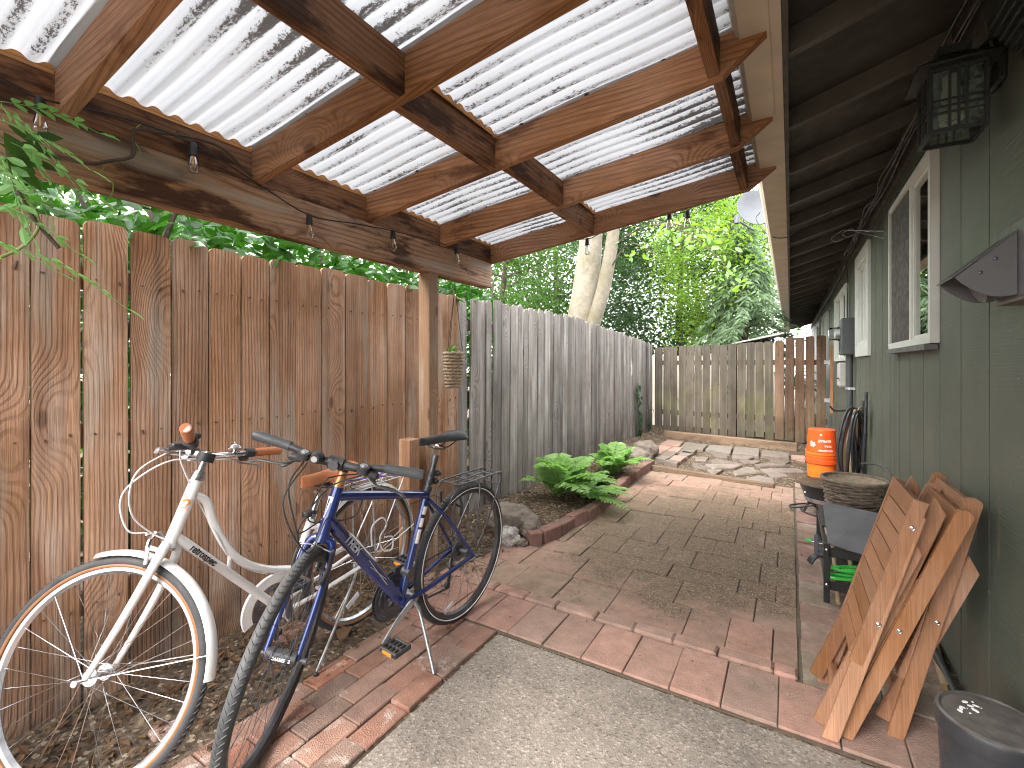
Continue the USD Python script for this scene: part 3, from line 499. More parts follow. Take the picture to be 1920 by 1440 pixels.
# ------------------------------------------------------------------ fences
def picket(y0, y1, x, z0, z1, th=.017, style='dog', tilt=0., seed=0, axis=None, cut=None):
    """one board with a clipped or ragged top; (u, w) along the fence and up, thickness behind the face"""
    w = y1 - y0; c = (y0 + y1) / 2; r = np.random.default_rng(seed)
    if style == 'dog':
        k = min(.024, w * .2); pts = [(-w / 2, z0), (w / 2, z0), (w / 2, z1 - k * .8), (w / 2 - k * .45, z1 - k * .22), (w / 2 - k, z1), (-w / 2 + k, z1), (-w / 2 + k * .45, z1 - k * .22), (-w / 2, z1 - k * .8)]
    else:
        n = 6; tops = [(w / 2 - w * i / n, z1 + r.normal(0, .007) - (.018 if i in (0, n) else 0)) for i in range(n + 1)]; pts = [(-w / 2, z0), (w / 2, z0)] + tops
    m = MB(); bowl = r.normal(0, .002)
    def fn(v):
        t = v[:, 0] + (v[:, 1] - z0) * math.tan(tilt); X = x - v[:, 2] + bowl * np.sin((v[:, 1] - z0) * 1.7) * 2
        return np.stack([X, c + t, v[:, 1]], -1)
    m.prism(Polygon(pts), th, fn)
    return m
rf = thing('red_fence', 'tall reddish brown cedar board fence behind the bicycles', 'fence', (-2.3, 1.2, 0))
ye = [-.63, -.48, -.33, -.185, -.04, .105, .245, .387, .53, .674, .822, .966, 1.114, 1.262, 1.405, 1.556, 1.716, 1.883, 2.056, 2.222, 2.389, 2.553, 2.70, 2.85, 2.99]
FX = -2.30
for i in range(len(ye) - 1):
    part(rf, 'picket', picket(ye[i] + .003, ye[i + 1] - .003 - (.006 if i in (8, 9) else 0), FX + rng.normal(0, .002), .005 + rng.normal(0, .012), 1.862 + rng.normal(0, .006), seed=i, tilt=rng.normal(0, .002)), 'red_picket')
for z in (.35, 1.0, 1.6): part(rf, 'rail', MB().bx(FX - .058, FX - .019, -.63, 2.99, z, z + .085), 'red_picket')
for y in (-.5, 1.8, 3.0): part(rf, 'fence_post', MB().bx(FX - .15, FX - .06, y - .045, y + .045, -.05, 1.8), 'red_picket')
nl = MB()
for i in range(len(ye) - 1):
    for z in (.39, 1.04, 1.64):
        for q in (.25, .72):
            nl.cyl((FX + .001, ye[i] + (ye[i + 1] - ye[i]) * q + rng.normal(0, .006), z + rng.normal(0, .01)), (FX + .0035, ye[i] + (ye[i + 1] - ye[i]) * q, z), .0035, n=6)
part(rf, 'nail_heads', nl, 'rust_metal', kind='stuff')
gf = thing('grey_fence', 'weathered silver grey board fence leaning along the passage', 'fence', (-2.3, 6, 0))
y, i = 2.995, 0
while y < 9.05:
    w = rng.choice([.092, .105, .125, .14]) if y < 6 else rng.choice([.10, .14]); ztop = float(np.interp(y, [3, 5.7, 8.3, 9.2], [1.885, 1.885, 1.76, 1.67])) + rng.normal(0, .014)
    xx = FX + rng.normal(0, .008) + .035 * math.sin((y - 3) * 1.1) * .5 + (.02 if 4.25 < y < 4.5 else 0)
    part(gf, 'picket', picket(y + .002, y + w - rng.choice([.003, .006, .011]), xx, .0 + rng.normal(0, .015), ztop, style='ragged', seed=100 + i, tilt=.02 * math.sin((y - 3) * 1.0) * (1 if y < 6.2 else .2) + rng.normal(0, .006)), 'grey_picket'); y += w; i += 1
for z in (.35, 1.0, 1.6): part(gf, 'rail', MB().bx(FX - .075, FX - .035, 3.0, 9.05, z, z + .085), 'grey_picket')
for y in (5.2, 7.4, 9.0): part(gf, 'fence_post', MB().bx(FX - .17, FX - .08, y - .045, y + .045, -.05, 1.7), 'grey_picket')
bf = thing('back_fence', 'mossy brown board fence and gate closing the end of the passage', 'fence', (-.9, 9.0, 0))
A, B = np.array([-2.25, 9.19]), np.array([.50, 8.86]); n = 19; dirv = (B - A) / np.linalg.norm(B - A); nrm = np.array([-dirv[1], dirv[0]]); step = np.linalg.norm(B - A) / n
for i in range(n):
    s0 = i * step; zt = 1.655 + .1 * (i / n) ** 1.4 + rng.normal(0, .008) + (.03 if i >= n - 4 else 0); w = step - .018 + rng.normal(0, .003)
    m = picket(0, w, 0, .05 + rng.normal(0, .02), zt, style='dog', seed=300 + i, tilt=rng.normal(0, .004)); V, F = m.mesh()
    P_ = A + dirv * (s0) ; V2 = np.c_[P_[0] + dirv[0] * V[:, 1] + nrm[0] * -V[:, 0], P_[1] + dirv[1] * V[:, 1] + nrm[1] * -V[:, 0], V[:, 2]]
    part(bf, 'picket', (V2, F), 'brown_picket' if i >= n - 5 else 'moss_picket')
for z in (.4, 1.35):
    c = (A + B) / 2 + nrm * .042; part(bf, 'rail', MB().box((*c, z), (np.linalg.norm(B - A), .038, .085), rot([0, 0, 1], math.atan2(dirv[1], dirv[0]))), 'brown_picket')
for q in (0.0, .5): c = A + (B - A) * q + nrm * .11; part(bf, 'fence_post', MB().box((*c, .8), (.09, .09, 1.7)), 'brown_picket')
part(bf, 'hinge_post', MB().bx(.535, .572, 8.80, 8.84, .55, 1.62), 'fresh_wood')
for z in (.75, 1.35): part(bf, 'hinge', MB().box((.50, 8.825, z), (.08, .006, .06)).cyl((.532, 8.82, z - .04), (.532, 8.82, z + .04), .008), 'hinge_steel')

# ------------------------------------------------------------------ pergola
pg = thing('pergola', 'brown timber pergola with white corrugated roof between fence and house', 'pergola', (-1.0, 1.5, 0))
BX = -1.94
part(pg, 'beam', MB().cbox((BX - .045, 1.36, 1.985), (.09, 3.16, .185), .006), 'beam_wood')
SL = .126
rz = lambda x: 2.079 + SL * (x - BX)                      # underside of the rafters
RY = [-.09, .52, 1.13, 1.745, 2.355, 2.945]
RH, RT = .138, .038
for yr in RY:
    xs = [(-2.08, rz(-2.08)), (-.20, rz(-.20)), (-.035, rz(-.035) + .105), (-.035, rz(-.035) + RH), (-2.08, rz(-2.08) + RH)]
    part(pg, 'rafter', MB().prism(Polygon(xs), RT, lambda v, yr=yr: np.stack([v[:, 0], yr - RT / 2 + v[:, 2], v[:, 1]], -1)), 'rafter_wood')
def block(x0, y0, y1, h=RH, drop=0., th=RT):
    x1 = x0 + th; return MB().hull([(x, y, z) for y in (y0, y1) for x, z in ((x0, rz(x0) + RH - h - drop), (x1, rz(x1) + RH - h - drop), (x1, rz(x1) + RH - .006), (x0, rz(x0) + RH - .006))])
for i in range(len(RY) - 1):
    y0, y1 = RY[i] + RT / 2, RY[i + 1] - RT / 2
    part(pg, 'blocking', block(BX - .042, y0, y1), 'blocking_wood')
    part(pg, 'blocking', block(-1.14 + (.03 if i % 2 else -.02), y0, y1), 'blocking_wood')
    part(pg, 'blocking', block(-.245 + (.012 if i % 2 else 0), y0, y1, h=.07, drop=.062), 'blocking_wood')
PITCH = .0695
def wave(y):
    t = (y / PITCH) % 1.0; return .0075 * np.clip(1.9 * (np.abs(t * 2 - 1) * 2 - 1), -1, 1)
rt = lambda x: rz(x) + RH + .0115
def closure(x0, y0, y1, th=.02):
    ys = np.linspace(y0, y1, int((y1 - y0) / PITCH * 10)); m = MB(); b = rz(x0) + RH - .012; n = len(ys)
    V = np.vstack([np.c_[np.full(n, x0), ys, np.full(n, b)], np.c_[np.full(n, x0), ys, rt(x0) + wave(ys) - .0025], np.c_[np.full(n, x0 + th), ys, np.full(n, b)], np.c_[np.full(n, x0 + th), ys, rt(x0) + wave(ys) - .0025]])
    F = []
    for k in range(n - 1): F += [[k, k + 1, n + k + 1, n + k], [2 * n + k + 1, 2 * n + k, 3 * n + k, 3 * n + k + 1], [n + k, n + k + 1, 3 * n + k + 1, 3 * n + k]]
    return m.add(V, F)
for i in range(len(RY) - 1):
    for x0 in (BX - .022, -1.13): part(pg, 'closure_strip', closure(x0, RY[i] + RT / 2 + .002, RY[i + 1] - RT / 2 - .002), 'closure_wood')
for k in range(5):
    y0 = -.14 + k * 9 * PITCH; y1 = y0 + 9.9 * PITCH; y1 = min(y1, 2.99); ys = np.linspace(y0, y1, 100); xs = np.linspace(-2.13, -.095, 110)
    Y, X = np.meshgrid(ys, xs); lift = .0028 * (k % 2); Z = rt(X) + wave(Y) + lift + .003 * np.sin(X * 9 + k)
    i0 = np.arange(Y.size).reshape(Y.shape); F = np.stack([i0[:-1, :-1], i0[:-1, 1:], i0[1:, 1:], i0[1:, :-1]], -1).reshape(-1, 4)
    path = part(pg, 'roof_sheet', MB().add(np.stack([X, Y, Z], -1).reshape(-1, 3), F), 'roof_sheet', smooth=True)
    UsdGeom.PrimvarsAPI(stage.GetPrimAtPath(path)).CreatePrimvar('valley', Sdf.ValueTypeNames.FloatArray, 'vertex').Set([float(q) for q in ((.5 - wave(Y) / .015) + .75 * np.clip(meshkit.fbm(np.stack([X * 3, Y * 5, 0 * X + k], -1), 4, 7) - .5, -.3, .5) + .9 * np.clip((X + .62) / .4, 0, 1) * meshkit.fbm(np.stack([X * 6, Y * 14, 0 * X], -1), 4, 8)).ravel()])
for x in np.arange(-1.9, -.2, .3):
    for yr in RY[1:]:
        z = rt(x) + .0078; part(pg, 'roof_screw', MB().cyl((x, yr, z - .004), (x, yr, z + .004), .009, n=8), 'dark_metal')
part(pg, 'post', MB().cbox((BX - .045, 2.27, .94), (.089, .089, 1.905), .004), 'post_wood')
part('/World', 'stub_post', MB().cbox((-1.99, 2.10, .415), (.09, .09, .89), .005), 'red_picket', label='short cut-off cedar post standing beside the pergola post', cat='post')

# ------------------------------------------------------------------ house
WX = .58
hs = thing('house', 'dark green house with grooved board siding and deep dark eaves', 'house', (WX, 6, 0))
ysd = [-2.6]
gx = 2.188 - .305 * 16
edges = [gx + .305 * k for k in range(0, 68)]
WIN = [(2.80, 3.85, 1.41, 2.31), (4.97, 5.74, 1.49, 2.28), (6.62, 8.25, 1.36, 2.26), (9.9, 11.4, 1.36, 2.26), (12.4, 13.4, 1.4, 2.26)]
WZ = 2.60
def siding(y0, y1, z0, z1):
    g = .009; p = [(WX, y0 + g / 2), (WX, y1 - g / 2), (WX + .009, y1 - g / 2), (WX + .009, y1), (WX + .02, y1), (WX + .02, y0), (WX + .009, y0), (WX + .009, y0 + g / 2)]
    return MB().prism(Polygon(p), z1 - z0, lambda v: np.stack([v[:, 0], v[:, 1], z0 + v[:, 2]], -1))
for k in range(len(edges) - 1):
    y0, y1 = edges[k], edges[k + 1]; cuts = [w for w in WIN if w[1] > y0 and w[0] < y1]
    ys = sorted({y0, y1} | {q for w in cuts for q in w[:2] if y0 < q < y1})
    for a, b in zip(ys[:-1], ys[1:]):
        w = [w for w in cuts if w[0] <= a + 1e-6 and w[1] >= b - 1e-6]
        for z0, z1 in ([(.06, w[0][2]), (w[0][3], WZ)] if w else [(.06, WZ)]): part(hs, 'siding_board', siding(a, b, z0, z1), 'siding')
YEND = edges[-1]
part(hs, 'foundation', MB().bx(WX + .025, WX + .2, edges[0], YEND, -.07, .07), 'concrete')
part(hs, 'interior', MB().bx(WX + 2.4, WX + 2.45, edges[0], YEND, .1, 2.9).bx(WX + .03, WX + 2.4, edges[0], YEND, .08, .1).bx(WX + .03, WX + 2.4, edges[0], edges[0] + .05, .1, 2.8).bx(WX + .03, WX + 2.4, YEND - .05, YEND, .1, 2.8), 'interior')
for wi, (y0, y1, z0, z1) in enumerate(WIN):
    w = sub(hs, 'window'); px, t = WX - .055 if wi != 1 else WX - .03, .035
    mid = y0 + (y1 - y0) * (.46 if wi == 0 else .5)
    fr = MB(); tr = .085 if wi == 1 else .03
    if wi == 1:                                       # the small window has flat boards round it
        fr.bx(WX - .022, WX + .003, y0 - .075, y1 + .06, z1, z1 + .09).bx(WX - .022, WX + .003, y0 - .075, y1 + .06, z0 - .10, z0).bx(WX - .022, WX + .003, y0 - .075, y0, z0, z1).bx(WX - .022, WX + .003, y1, y1 + .06, z0, z1)
    d0 = WX - .034 if wi != 1 else WX - .012
    for a in (y0, y1 - t): fr.bx(d0, WX + .06, a, a + t, z0 + t, z1 - t)
    for a in (z0, z1 - t): fr.bx(d0, WX + .06, y0, y1, a, a + t)
    part(w, 'frame', fr, 'white_trim')
    part(w, 'mullion', MB().bx(d0 + .012, WX + .03, mid - .018, mid + .018, z0 + t, z1 - t), 'white_trim')
    sa = MB()
    for a, b in ((y0 + t, mid - .018), (mid + .018, y1 - t)):
        for q in (a, b - .02): sa.bx(d0 + .022, d0 + .045, q, q + .02, z0 + t, z1 - t)
        for q in (z0 + t, z1 - t - .02): sa.bx(d0 + .024, d0 + .043, a + .02, b - .02, q, q + .02)
    part(w, 'sash', sa, 'white_trim')
    part(w, 'pane', MB().bx(d0 + .032, d0 + .036, y0 + t, y1 - t, z0 + t, z1 - t), 'pane')
    if wi == 0:
        part(w, 'insect_screen', MB().bx(d0 + .012, d0 + .014, mid + .02, y1 - t, z0 + t, z1 - t), 'screen_dark')
        part(w, 'sill', MB().bx(WX - .05, WX - .002, y0 + .02, y1 - .05, z0 - .03, z0 - .004), 'hood_grey')
        bl = MB()
        for k in range(9): bl.box((WX + .13, y0 + .05 + k * .055, (z0 + z1) / 2), (.004, .05, z1 - z0), rot([0, 0, 1], .5))
        part(w, 'blind', bl, 'blind_brown')
    elif wi == 2:
        bl = MB()
        for k in range(16): bl.box((WX + .08, (y0 + y1) / 2, z0 + .05 + k * .055), (.05, y1 - y0 - .1, .003), rot([0, 1, 0], .4))
        part(w, 'blind', bl, 'curtain_pale')
    else: part(w, 'curtain', MB().bx(WX + .1, WX + .104, y0 + .02, y0 + (y1 - y0) * .45, z0, z1), 'curtain_pale')
# eave
EX, EZ, ES = -.025, 2.40, .30
ez = lambda x: EZ + .0 + ES * (x - EX)
for k in range(-6, 30):
    y = 1.94 + .6096 * k
    if y > YEND - .1: break
    xs = [(EX + .020, ez(EX + .02) + .012), (WX + .35, ez(WX + .35) + .012), (WX + .35, ez(WX + .35) + .10), (EX + .020, ez(EX + .02) + .10)]
    part(hs, 'eave_rafter', MB().prism(Polygon(xs), .04, lambda v, y=y: np.stack([v[:, 0], y - .02 + v[:, 2], v[:, 1]], -1)), 'rafter_paint')
    if k > -6:
        zb = ez(WX - .02); part(hs, 'frieze_block', MB().bx(WX - .018, WX + .02, y - .6096 + .021, y - .021, zb - .012, zb + .13), 'soffit_paint')
part(hs, 'frieze_board', MB().bx(WX - .020, WX - .001, edges[0], YEND, WZ - .14, WZ - .015), 'soffit_paint')
part(hs, 'roof_deck', MB().hull([(x, y, ez(x) + o) for x in (EX - .01, 4.5) for y in (edges[0] - .2, YEND + .3) for o in (.103, .16)]), 'soffit_paint')
part(hs, 'roof_shingles', MB().hull([(x, y, ez(x) + o) for x in (EX - .04, 4.5) for y in (edges[0] - .2, YEND + .3) for o in (.164, .19)]), 'roof_shingle')
part(hs, 'fascia_backing', MB().bx(EX + .0005, EX + .019, edges[0] - .2, YEND + .3, EZ + .004, EZ + .105), 'soffit_paint')
part(hs, 'fascia', MB().bx(EX - .032, EX, edges[0] - .2, YEND + .3, EZ, EZ + .15), 'cream_paint')
gxs = [(EX - .031, EZ + .01), (EX - .115, EZ + .012), (EX - .125, EZ + .03), (EX - .14, EZ + .09), (EX - .14, EZ + .13), (EX - .155, EZ + .13), (EX - .155, EZ + .088), (EX - .137, EZ + .02), (EX - .12, EZ), (EX - .031, EZ)]
part(hs, 'gutter', MB().prism(Polygon(gxs), YEND + .5 - edges[0], lambda v: np.stack([v[:, 0], edges[0] - .2 + v[:, 2], v[:, 1]], -1)), 'cream_paint')
# ------------------------------------------------------------------ bicycles
class Bike:
    """local frame: x forward, y left, z up, origin where the rear tyre stands; steered parts turn about the head axis"""
    def __init__(s, R, hd, lean, st, wb, ha, rake, r=.347):
        s.R = np.array([R[0], R[1], .012]); s.M = rot([0, 0, 1], hd) @ rot([1, 0, 0], -lean); s.r = r
        h = math.radians(ha); s.fh = np.array([wb, 0, r]); s.ax = np.array([-math.cos(h), 0, math.sin(h)]); s.nf = np.array([math.sin(h), 0, math.cos(h)]); s.A = s.fh - rake * s.nf; s.S = rot(s.ax, st)
    def w(s, p): return np.asarray(p, float) @ s.M.T + s.R
    def ws(s, p): return s.w((np.asarray(p, float) - s.A) @ s.S.T + s.A)
    def st(s, p): return (np.asarray(p, float) - s.A) @ s.S.T + s.A       # steered, still local
def wheel(parent, name, fn, c, r, tyre_r, tyre_mat, rim_mat, spoke_mat, hub_w=.05, wall_mat=None, stripe=False, rim_w=.012, seed=0):
    w = sub(parent, name); Rm = r - tyre_r; ax = np.array([0, 1.0, 0]); c = np.array(c, float)
    prof = circ(tyre_r, 14)
    nm = 200; m = MB(fn)
    # tread: rows of small raised blocks come from stepping the profile round the wheel
    m.torus(c, ax, Rm, prof, 96); tt = tyre_r
    for i in range(110):
        a = 2 * math.pi * i / 110
        for sgn in (-1, 1):
            pts = []
            for q, ang in enumerate((.08, .38, .72)):
                th = a + sgn * .0 + q * .016; rr = Rm + (tt + .0006) * math.cos(ang); pts.append(c + np.array([math.cos(th) * rr, sgn * (tt + .0006) * math.sin(ang), math.sin(th) * rr]))
            m.tube(pts, .0019, 4)
    part(w, 'tyre', m, tyre_mat, 40)
    if wall_mat:
        m = MB(fn)
        for sg in (-1, 1): m.torus(c + ax * sg * (tyre_r * .62), ax, Rm - tyre_r * .58, [(a * .34, b * .42) for a, b in circ(tyre_r, 8)], 96)
        part(w, 'tyre_wall', m, wall_mat, 40)
    if stripe: part(w, 'reflective_stripe', MB(fn).torus(c + ax * tyre_r * .93, ax, Rm - tyre_r * .28, circ(.0026, 6), 96).torus(c - ax * tyre_r * .93, ax, Rm - tyre_r * .28, circ(.0026, 6), 96), 'decal_white', 40)
    rr = Rm - tyre_r * .62
    part(w, 'rim', MB(fn).torus(c, ax, rr - .012, [(.014, -rim_w), (.014, rim_w), (-.004, rim_w * .9), (-.012, 0), (-.004, -rim_w * .9)], 96), rim_mat, 40)
    sp = MB(fn); n = 32
    for i in range(n):
        sd_ = 1 if i % 2 else -1; a = 2 * math.pi * i / n; lead = (1 if (i // 2) % 2 else -1) * 1.15
        p0 = c + np.array([math.cos(a + lead) * .021, sd_ * hub_w * .55, math.sin(a + lead) * .021]); p1 = c + np.array([math.cos(a) * (rr - .016), sd_ * .003, math.sin(a) * (rr - .016)])
        sp.tube([p0, p1], .00105, 4)
    part(w, 'spokes', sp, spoke_mat, 40)
    part(w, 'hub', MB(fn).cyl(c - ax * hub_w * .55, c + ax * hub_w * .55, .013, n=12).cyl(c - ax * hub_w * .6, c - ax * hub_w * .5, .024, n=14).cyl(c + ax * hub_w * .5, c + ax * hub_w * .6, .024, n=14).cyl(c - ax * (hub_w + .03), c + ax * (hub_w + .03), .005).cyl(c + ax * (hub_w + .02), c + ax * (hub_w + .035), .009), 'alloy' if spoke_mat == 'chrome' else 'dark_metal', 40)
    return w
def crank(parent, fn, bb, ring_r, arm_mat, ang, ring_side=-1, rings=1, pedal_ref='reflector', arm_l=.17):
    c = np.array(bb); cs = sub(parent, 'crankset'); m = MB(fn)
    for q in range(rings):
        rr = ring_r - .018 * q; cc = c + np.array([0, ring_side * (.048 - .007 * q), 0]); m.torus(cc, [0, 1, 0], rr, [(-.016, -.0015), (.003, -.0015), (.003, .0015), (-.016, .0015)], 60)
        for i in range(int(rr * 420)): a = 2 * math.pi * i / int(rr * 420); m.box(cc + np.array([math.cos(a), 0, math.sin(a)]) * (rr + .004), (.006, .002, .005), rot([0, 1, 0], -a))
    for i in range(5):
        a = 2 * math.pi * i / 5 + .3; m.tube([c + np.array([0, ring_side * .042, 0]), c + np.array([math.cos(a) * (ring_r - .012), ring_side * .046, math.sin(a) * (ring_r - .012)])], .006, 6)
    part(cs, 'chainrings', m, 'dark_metal', 30)
    for sd_, a in ((1, ang), (-1, ang + math.pi)):
        d = np.array([math.cos(a), 0, math.sin(a)]); p0 = c + np.array([0, sd_ * .058, 0]); p1 = p0 + d * arm_l + np.array([0, sd_ * .014, 0])
        part(cs, 'crank_arm', MB(fn).tube([p0 - d * .018, p0, p0 + d * arm_l * .5, p1, p1 + d * .012], [.012, .017, .0125, .0115, .009], 10, up=(0, 1, 0), flat=.6), arm_mat, 40)
        pc = p1 + np.array([0, sd_ * .06, 0]); pd = sub(cs, 'pedal') if False else None
        m = MB(fn).cyl(p1, p1 + np.array([0, sd_ * .1, 0]), .007)
        for q in (-1, 1): m.cbox(pc + np.array([q * .036, 0, 0]), (.014, .09, .022), .004)
        for q in (-.04, .04): m.cbox(pc + np.array([0, q, 0]), (.08, .012, .02), .004)
        for q in (-.02, 0, .02): m.box(pc + np.array([0, q, 0]), (.07, .006, .012))
        p = part(cs, 'pedal', m, 'black_plastic', 30)
        for q in (-1, 1): part(cs, 'pedal_reflector', MB(fn).cbox(pc + np.array([q * .045, 0, 0]), (.006, .05, .013), .002), pedal_ref)
def wrap_text(text, h, o, d, up, nrm, r, fn, bold=True, outline=False):
    """lettering bent round a tube: o = point on the axis where it starts, d = reading direction, r = tube radius"""
    t = meshkit.text_mesh(text, h, .0012, bold); v = np.array(t.vertices); w = v[:, 0].max()
    m = trimesh.Trimesh(v, t.faces); 
    a = (v[:, 1] - h / 2) / r; rad = r + .0006 + v[:, 2]
    P_ = np.array(o) + v[:, :1] * np.array(d) + (np.sin(a) * rad)[:, None] * np.array(up) + (np.cos(a) * rad)[:, None] * np.array(nrm)
    return MB(fn).add(P_, t.faces)
def saddle(fn, c, l, w, tilt, h=.045):
    """seat seen from above: narrow nose, wide tail"""
    xs = np.linspace(0, 1, 15); rows = []
    for t in xs:
        hw = w / 2 * (0.20 + .80 * np.clip((t - .38) / .5, 0, 1) ** 1.3) * (1 if t < .93 else .8) * (math.sin(min(t / .08, 1) * math.pi / 2) * .7 + .3); z = h * (.25 * (t - .4) ** 2 * 3 + .05) + .12 * h * math.sin(t * 3.1)
        ring = []
        for q in np.linspace(0, 2 * math.pi, 16, endpoint=False):
            y = hw * math.cos(q); zz = h * .5 * math.sin(q) * (1.0 if math.sin(q) > 0 else .85) - abs(math.cos(q)) ** 3 * h * .35
            ring.append([l * (.5 - t), y, z + zz])
        rows.append(ring)
    V = np.array(rows).reshape(-1, 3); F = [[i * 16 + k, (i + 1) * 16 + k, (i + 1) * 16 + (k + 1) % 16, i * 16 + (k + 1) % 16] for i in range(14) for k in range(16)]
    V = V @ rot([0, 1, 0], tilt).T + np.array(c); m = MB(fn).add(V, F); n0 = len(V)
    for e in (0, 14):
        ce = V[e * 16:(e + 1) * 16].mean(0); m.add(np.vstack([V[e * 16:(e + 1) * 16], ce]), [[k, (k + 1) % 16, 16] if e == 0 else [(k + 1) % 16, k, 16] for k in range(16)])
    return m
def rails(fn, c, l, top, w=.02):
    m = MB(fn)
    for s_ in (-1, 1): m.tube(spline([c + np.array([l * .38, s_ * w * .5, -.012]), c + np.array([l * .15, s_ * w, -.035]), c + np.array([-l * .15, s_ * w, -.035]), c + np.array([-l * .36, s_ * w * 1.6, -.005])], 12), .0035, 6)
    return m.cyl(c + np.array([0.0, -w - .004, -.036]), c + np.array([0.0, w + .004, -.036]), .011)

# --- the blue one, on its stand
B = Bike((-1.455, 1.905), -1.595, .063, .621, .996, 71, .045)
bl = thing('bicycle', 'blue hybrid bicycle with black handlebar and grips standing on its kickstand', 'bicycle', (-1.44, 1.4, 0))
up = lambda a: np.array([-math.cos(math.radians(a)), 0, math.sin(math.radians(a))])
bb = np.array([.43, 0, .28]); stt = bb + up(73) * .477; htb = B.A + B.ax * .379; htt = B.A + B.ax * .546
wheel(bl, 'rear_wheel', B.w, (0, 0, B.r), B.r, .0195, 'rubber', 'dark_metal', 'dark_metal', .06, stripe=True)
wheel(bl, 'front_wheel', B.ws, B.fh, B.r, .0195, 'rubber', 'dark_metal', 'dark_metal', .048)
fr = sub(bl, 'frame')
part(fr, 'head_tube', MB(B.w).tube([htb - B.ax * .008, htt + B.ax * .004], [.0215, .0205], 18), 'blue_paint', 40)
part(fr, 'down_tube', MB(B.w).tube(np.array([htb + B.ax * .055, (htb + B.ax * .05) * .5 + bb * .5, bb]), [.0235, .0265, .024], 18, up=(0, 1, 0), flat=.95), 'blue_paint', 40)
part(fr, 'top_tube', MB(B.w).tube([htt - B.ax * .028, bb + up(73) * .452], [.0195, .0165], 16), 'blue_paint', 40)
part(fr, 'seat_tube', MB(B.w).tube([bb, stt], [.0175, .0165], 16), 'blue_paint', 40)
for s_ in (-1, 1):
    part(fr, 'chainstay', MB(B.w).tube(spline([bb + [-.02, s_ * .028, 0], bb + [-.16, s_ * .045, .02], np.array([0.005, s_ * .066, B.r])], 10), [.0125, .012, .0115, .011, .0105, .0098, .009, .0085, .008, .008, .0075][:11] if False else .0105, 12), 'blue_paint', 40)
    part(fr, 'seatstay', MB(B.w).tube(spline([bb + up(73) * .43 + [-.008, s_ * .014, 0], np.array([.17, s_ * .043, .56]), np.array([0.005, s_ * .066, B.r])], 10), .0082, 12), 'blue_paint', 40)
part(fr, 'bottom_bracket', MB(B.w).cyl(bb - [0, .036, 0], bb + [0, .036, 0], .022, n=18), 'blue_paint', 40)
dd = unit(bb - htb - B.ax * .055); side = np.array([0, 1.0, 0]); upd = unit(np.cross(dd, side)); upd = upd if upd[2] > 0 else -upd
part(fr, 'lettering', wrap_text('TREK', .030, htb + B.ax * .055 + dd * .10, dd, upd, side, .0275, B.w), 'decal_grey')
part(fr, 'trim_line', MB(B.w).tube([htb + B.ax * .055 + dd * .27 + side * .0262 + upd * .004, htb + B.ax * .055 + dd * .44 + side * .0255 - upd * .006], .0016, 5).tube([htb + B.ax * .055 + dd * .30 + side * .0262 - upd * .008, htb + B.ax * .055 + dd * .42 + side * .0255 + upd * .006], .0012, 5), 'decal_grey')
sdir = up(73); sn = np.array([0, 1.0, 0])
stk = MB(B.w)
for a_, b_ in ((.24, .30), (.31, .35), (.365, .40)):
    for q in np.linspace(-.75, .75, 6): pass
    an = np.linspace(-.8, .8, 7); fw = unit(np.cross(sn, sdir)); rad = .0178
    ring = [sn * math.cos(t) * rad + fw * math.sin(t) * rad for t in an]
    V = np.vstack([[bb + sdir * a_ + q for q in ring], [bb + sdir * b_ + q for q in ring]]); stk.add(V, [[k, k + 1, 8 + k, 7 + k] for k in range(6)])
part(fr, 'frame_sticker', stk, 'decal_white')
an = np.linspace(-.7, .7, 7); fwd = unit(B.nf); V = np.vstack([[htb + B.ax * z_ + fwd * math.cos(t) * .0222 + sn * math.sin(t) * .0222 * (1 if z_ > .08 else .25) for t in an] for z_ in (.135, .06)])
part(fr, 'head_badge', MB(B.w).add(V, [[k, k + 1, 8 + k, 7 + k] for k in range(6)]), 'decal_white')
part(fr, 'badge_centre', MB(B.w).add(np.vstack([[htb + B.ax * z_ + fwd * math.cos(t) * .0228 + sn * math.sin(t) * .0228 * (.7 if z_ > .08 else .12) for t in an] for z_ in (.128, .072)]), [[k, k + 1, 8 + k, 7 + k] for k in range(6)]), 'blue_paint')
fk = sub(bl, 'fork'); crown = B.A + B.ax * .368
for s_ in (-1, 1):
    part(fk, 'fork_blade', MB(B.ws).tube(spline([crown + [0, s_ * .012, 0], crown + [0, s_ * .044, -.012], crown * .6 + B.fh * .4 + [-.008, s_ * .052, 0], B.fh + [0, s_ * .052, .0]], 16), np.interp(np.arange(16), [0, 5, 15], [.017, .016, .009]), 12) if False else MB(B.ws).tube(spline([crown + [0, s_ * .006, .004], crown + [.002, s_ * .042, -.022], crown * .55 + B.fh * .45 + [-.006, s_ * .053, 0], B.fh + [0, s_ * .053, 0]], 15), [.015] * 4 + list(np.linspace(.0155, .009, 12)), 12), 'blue_paint', 40)
part(fk, 'crown', MB(B.ws).cyl(crown - B.ax * .012, crown + B.ax * .016, .024, n=16), 'blue_paint', 40)
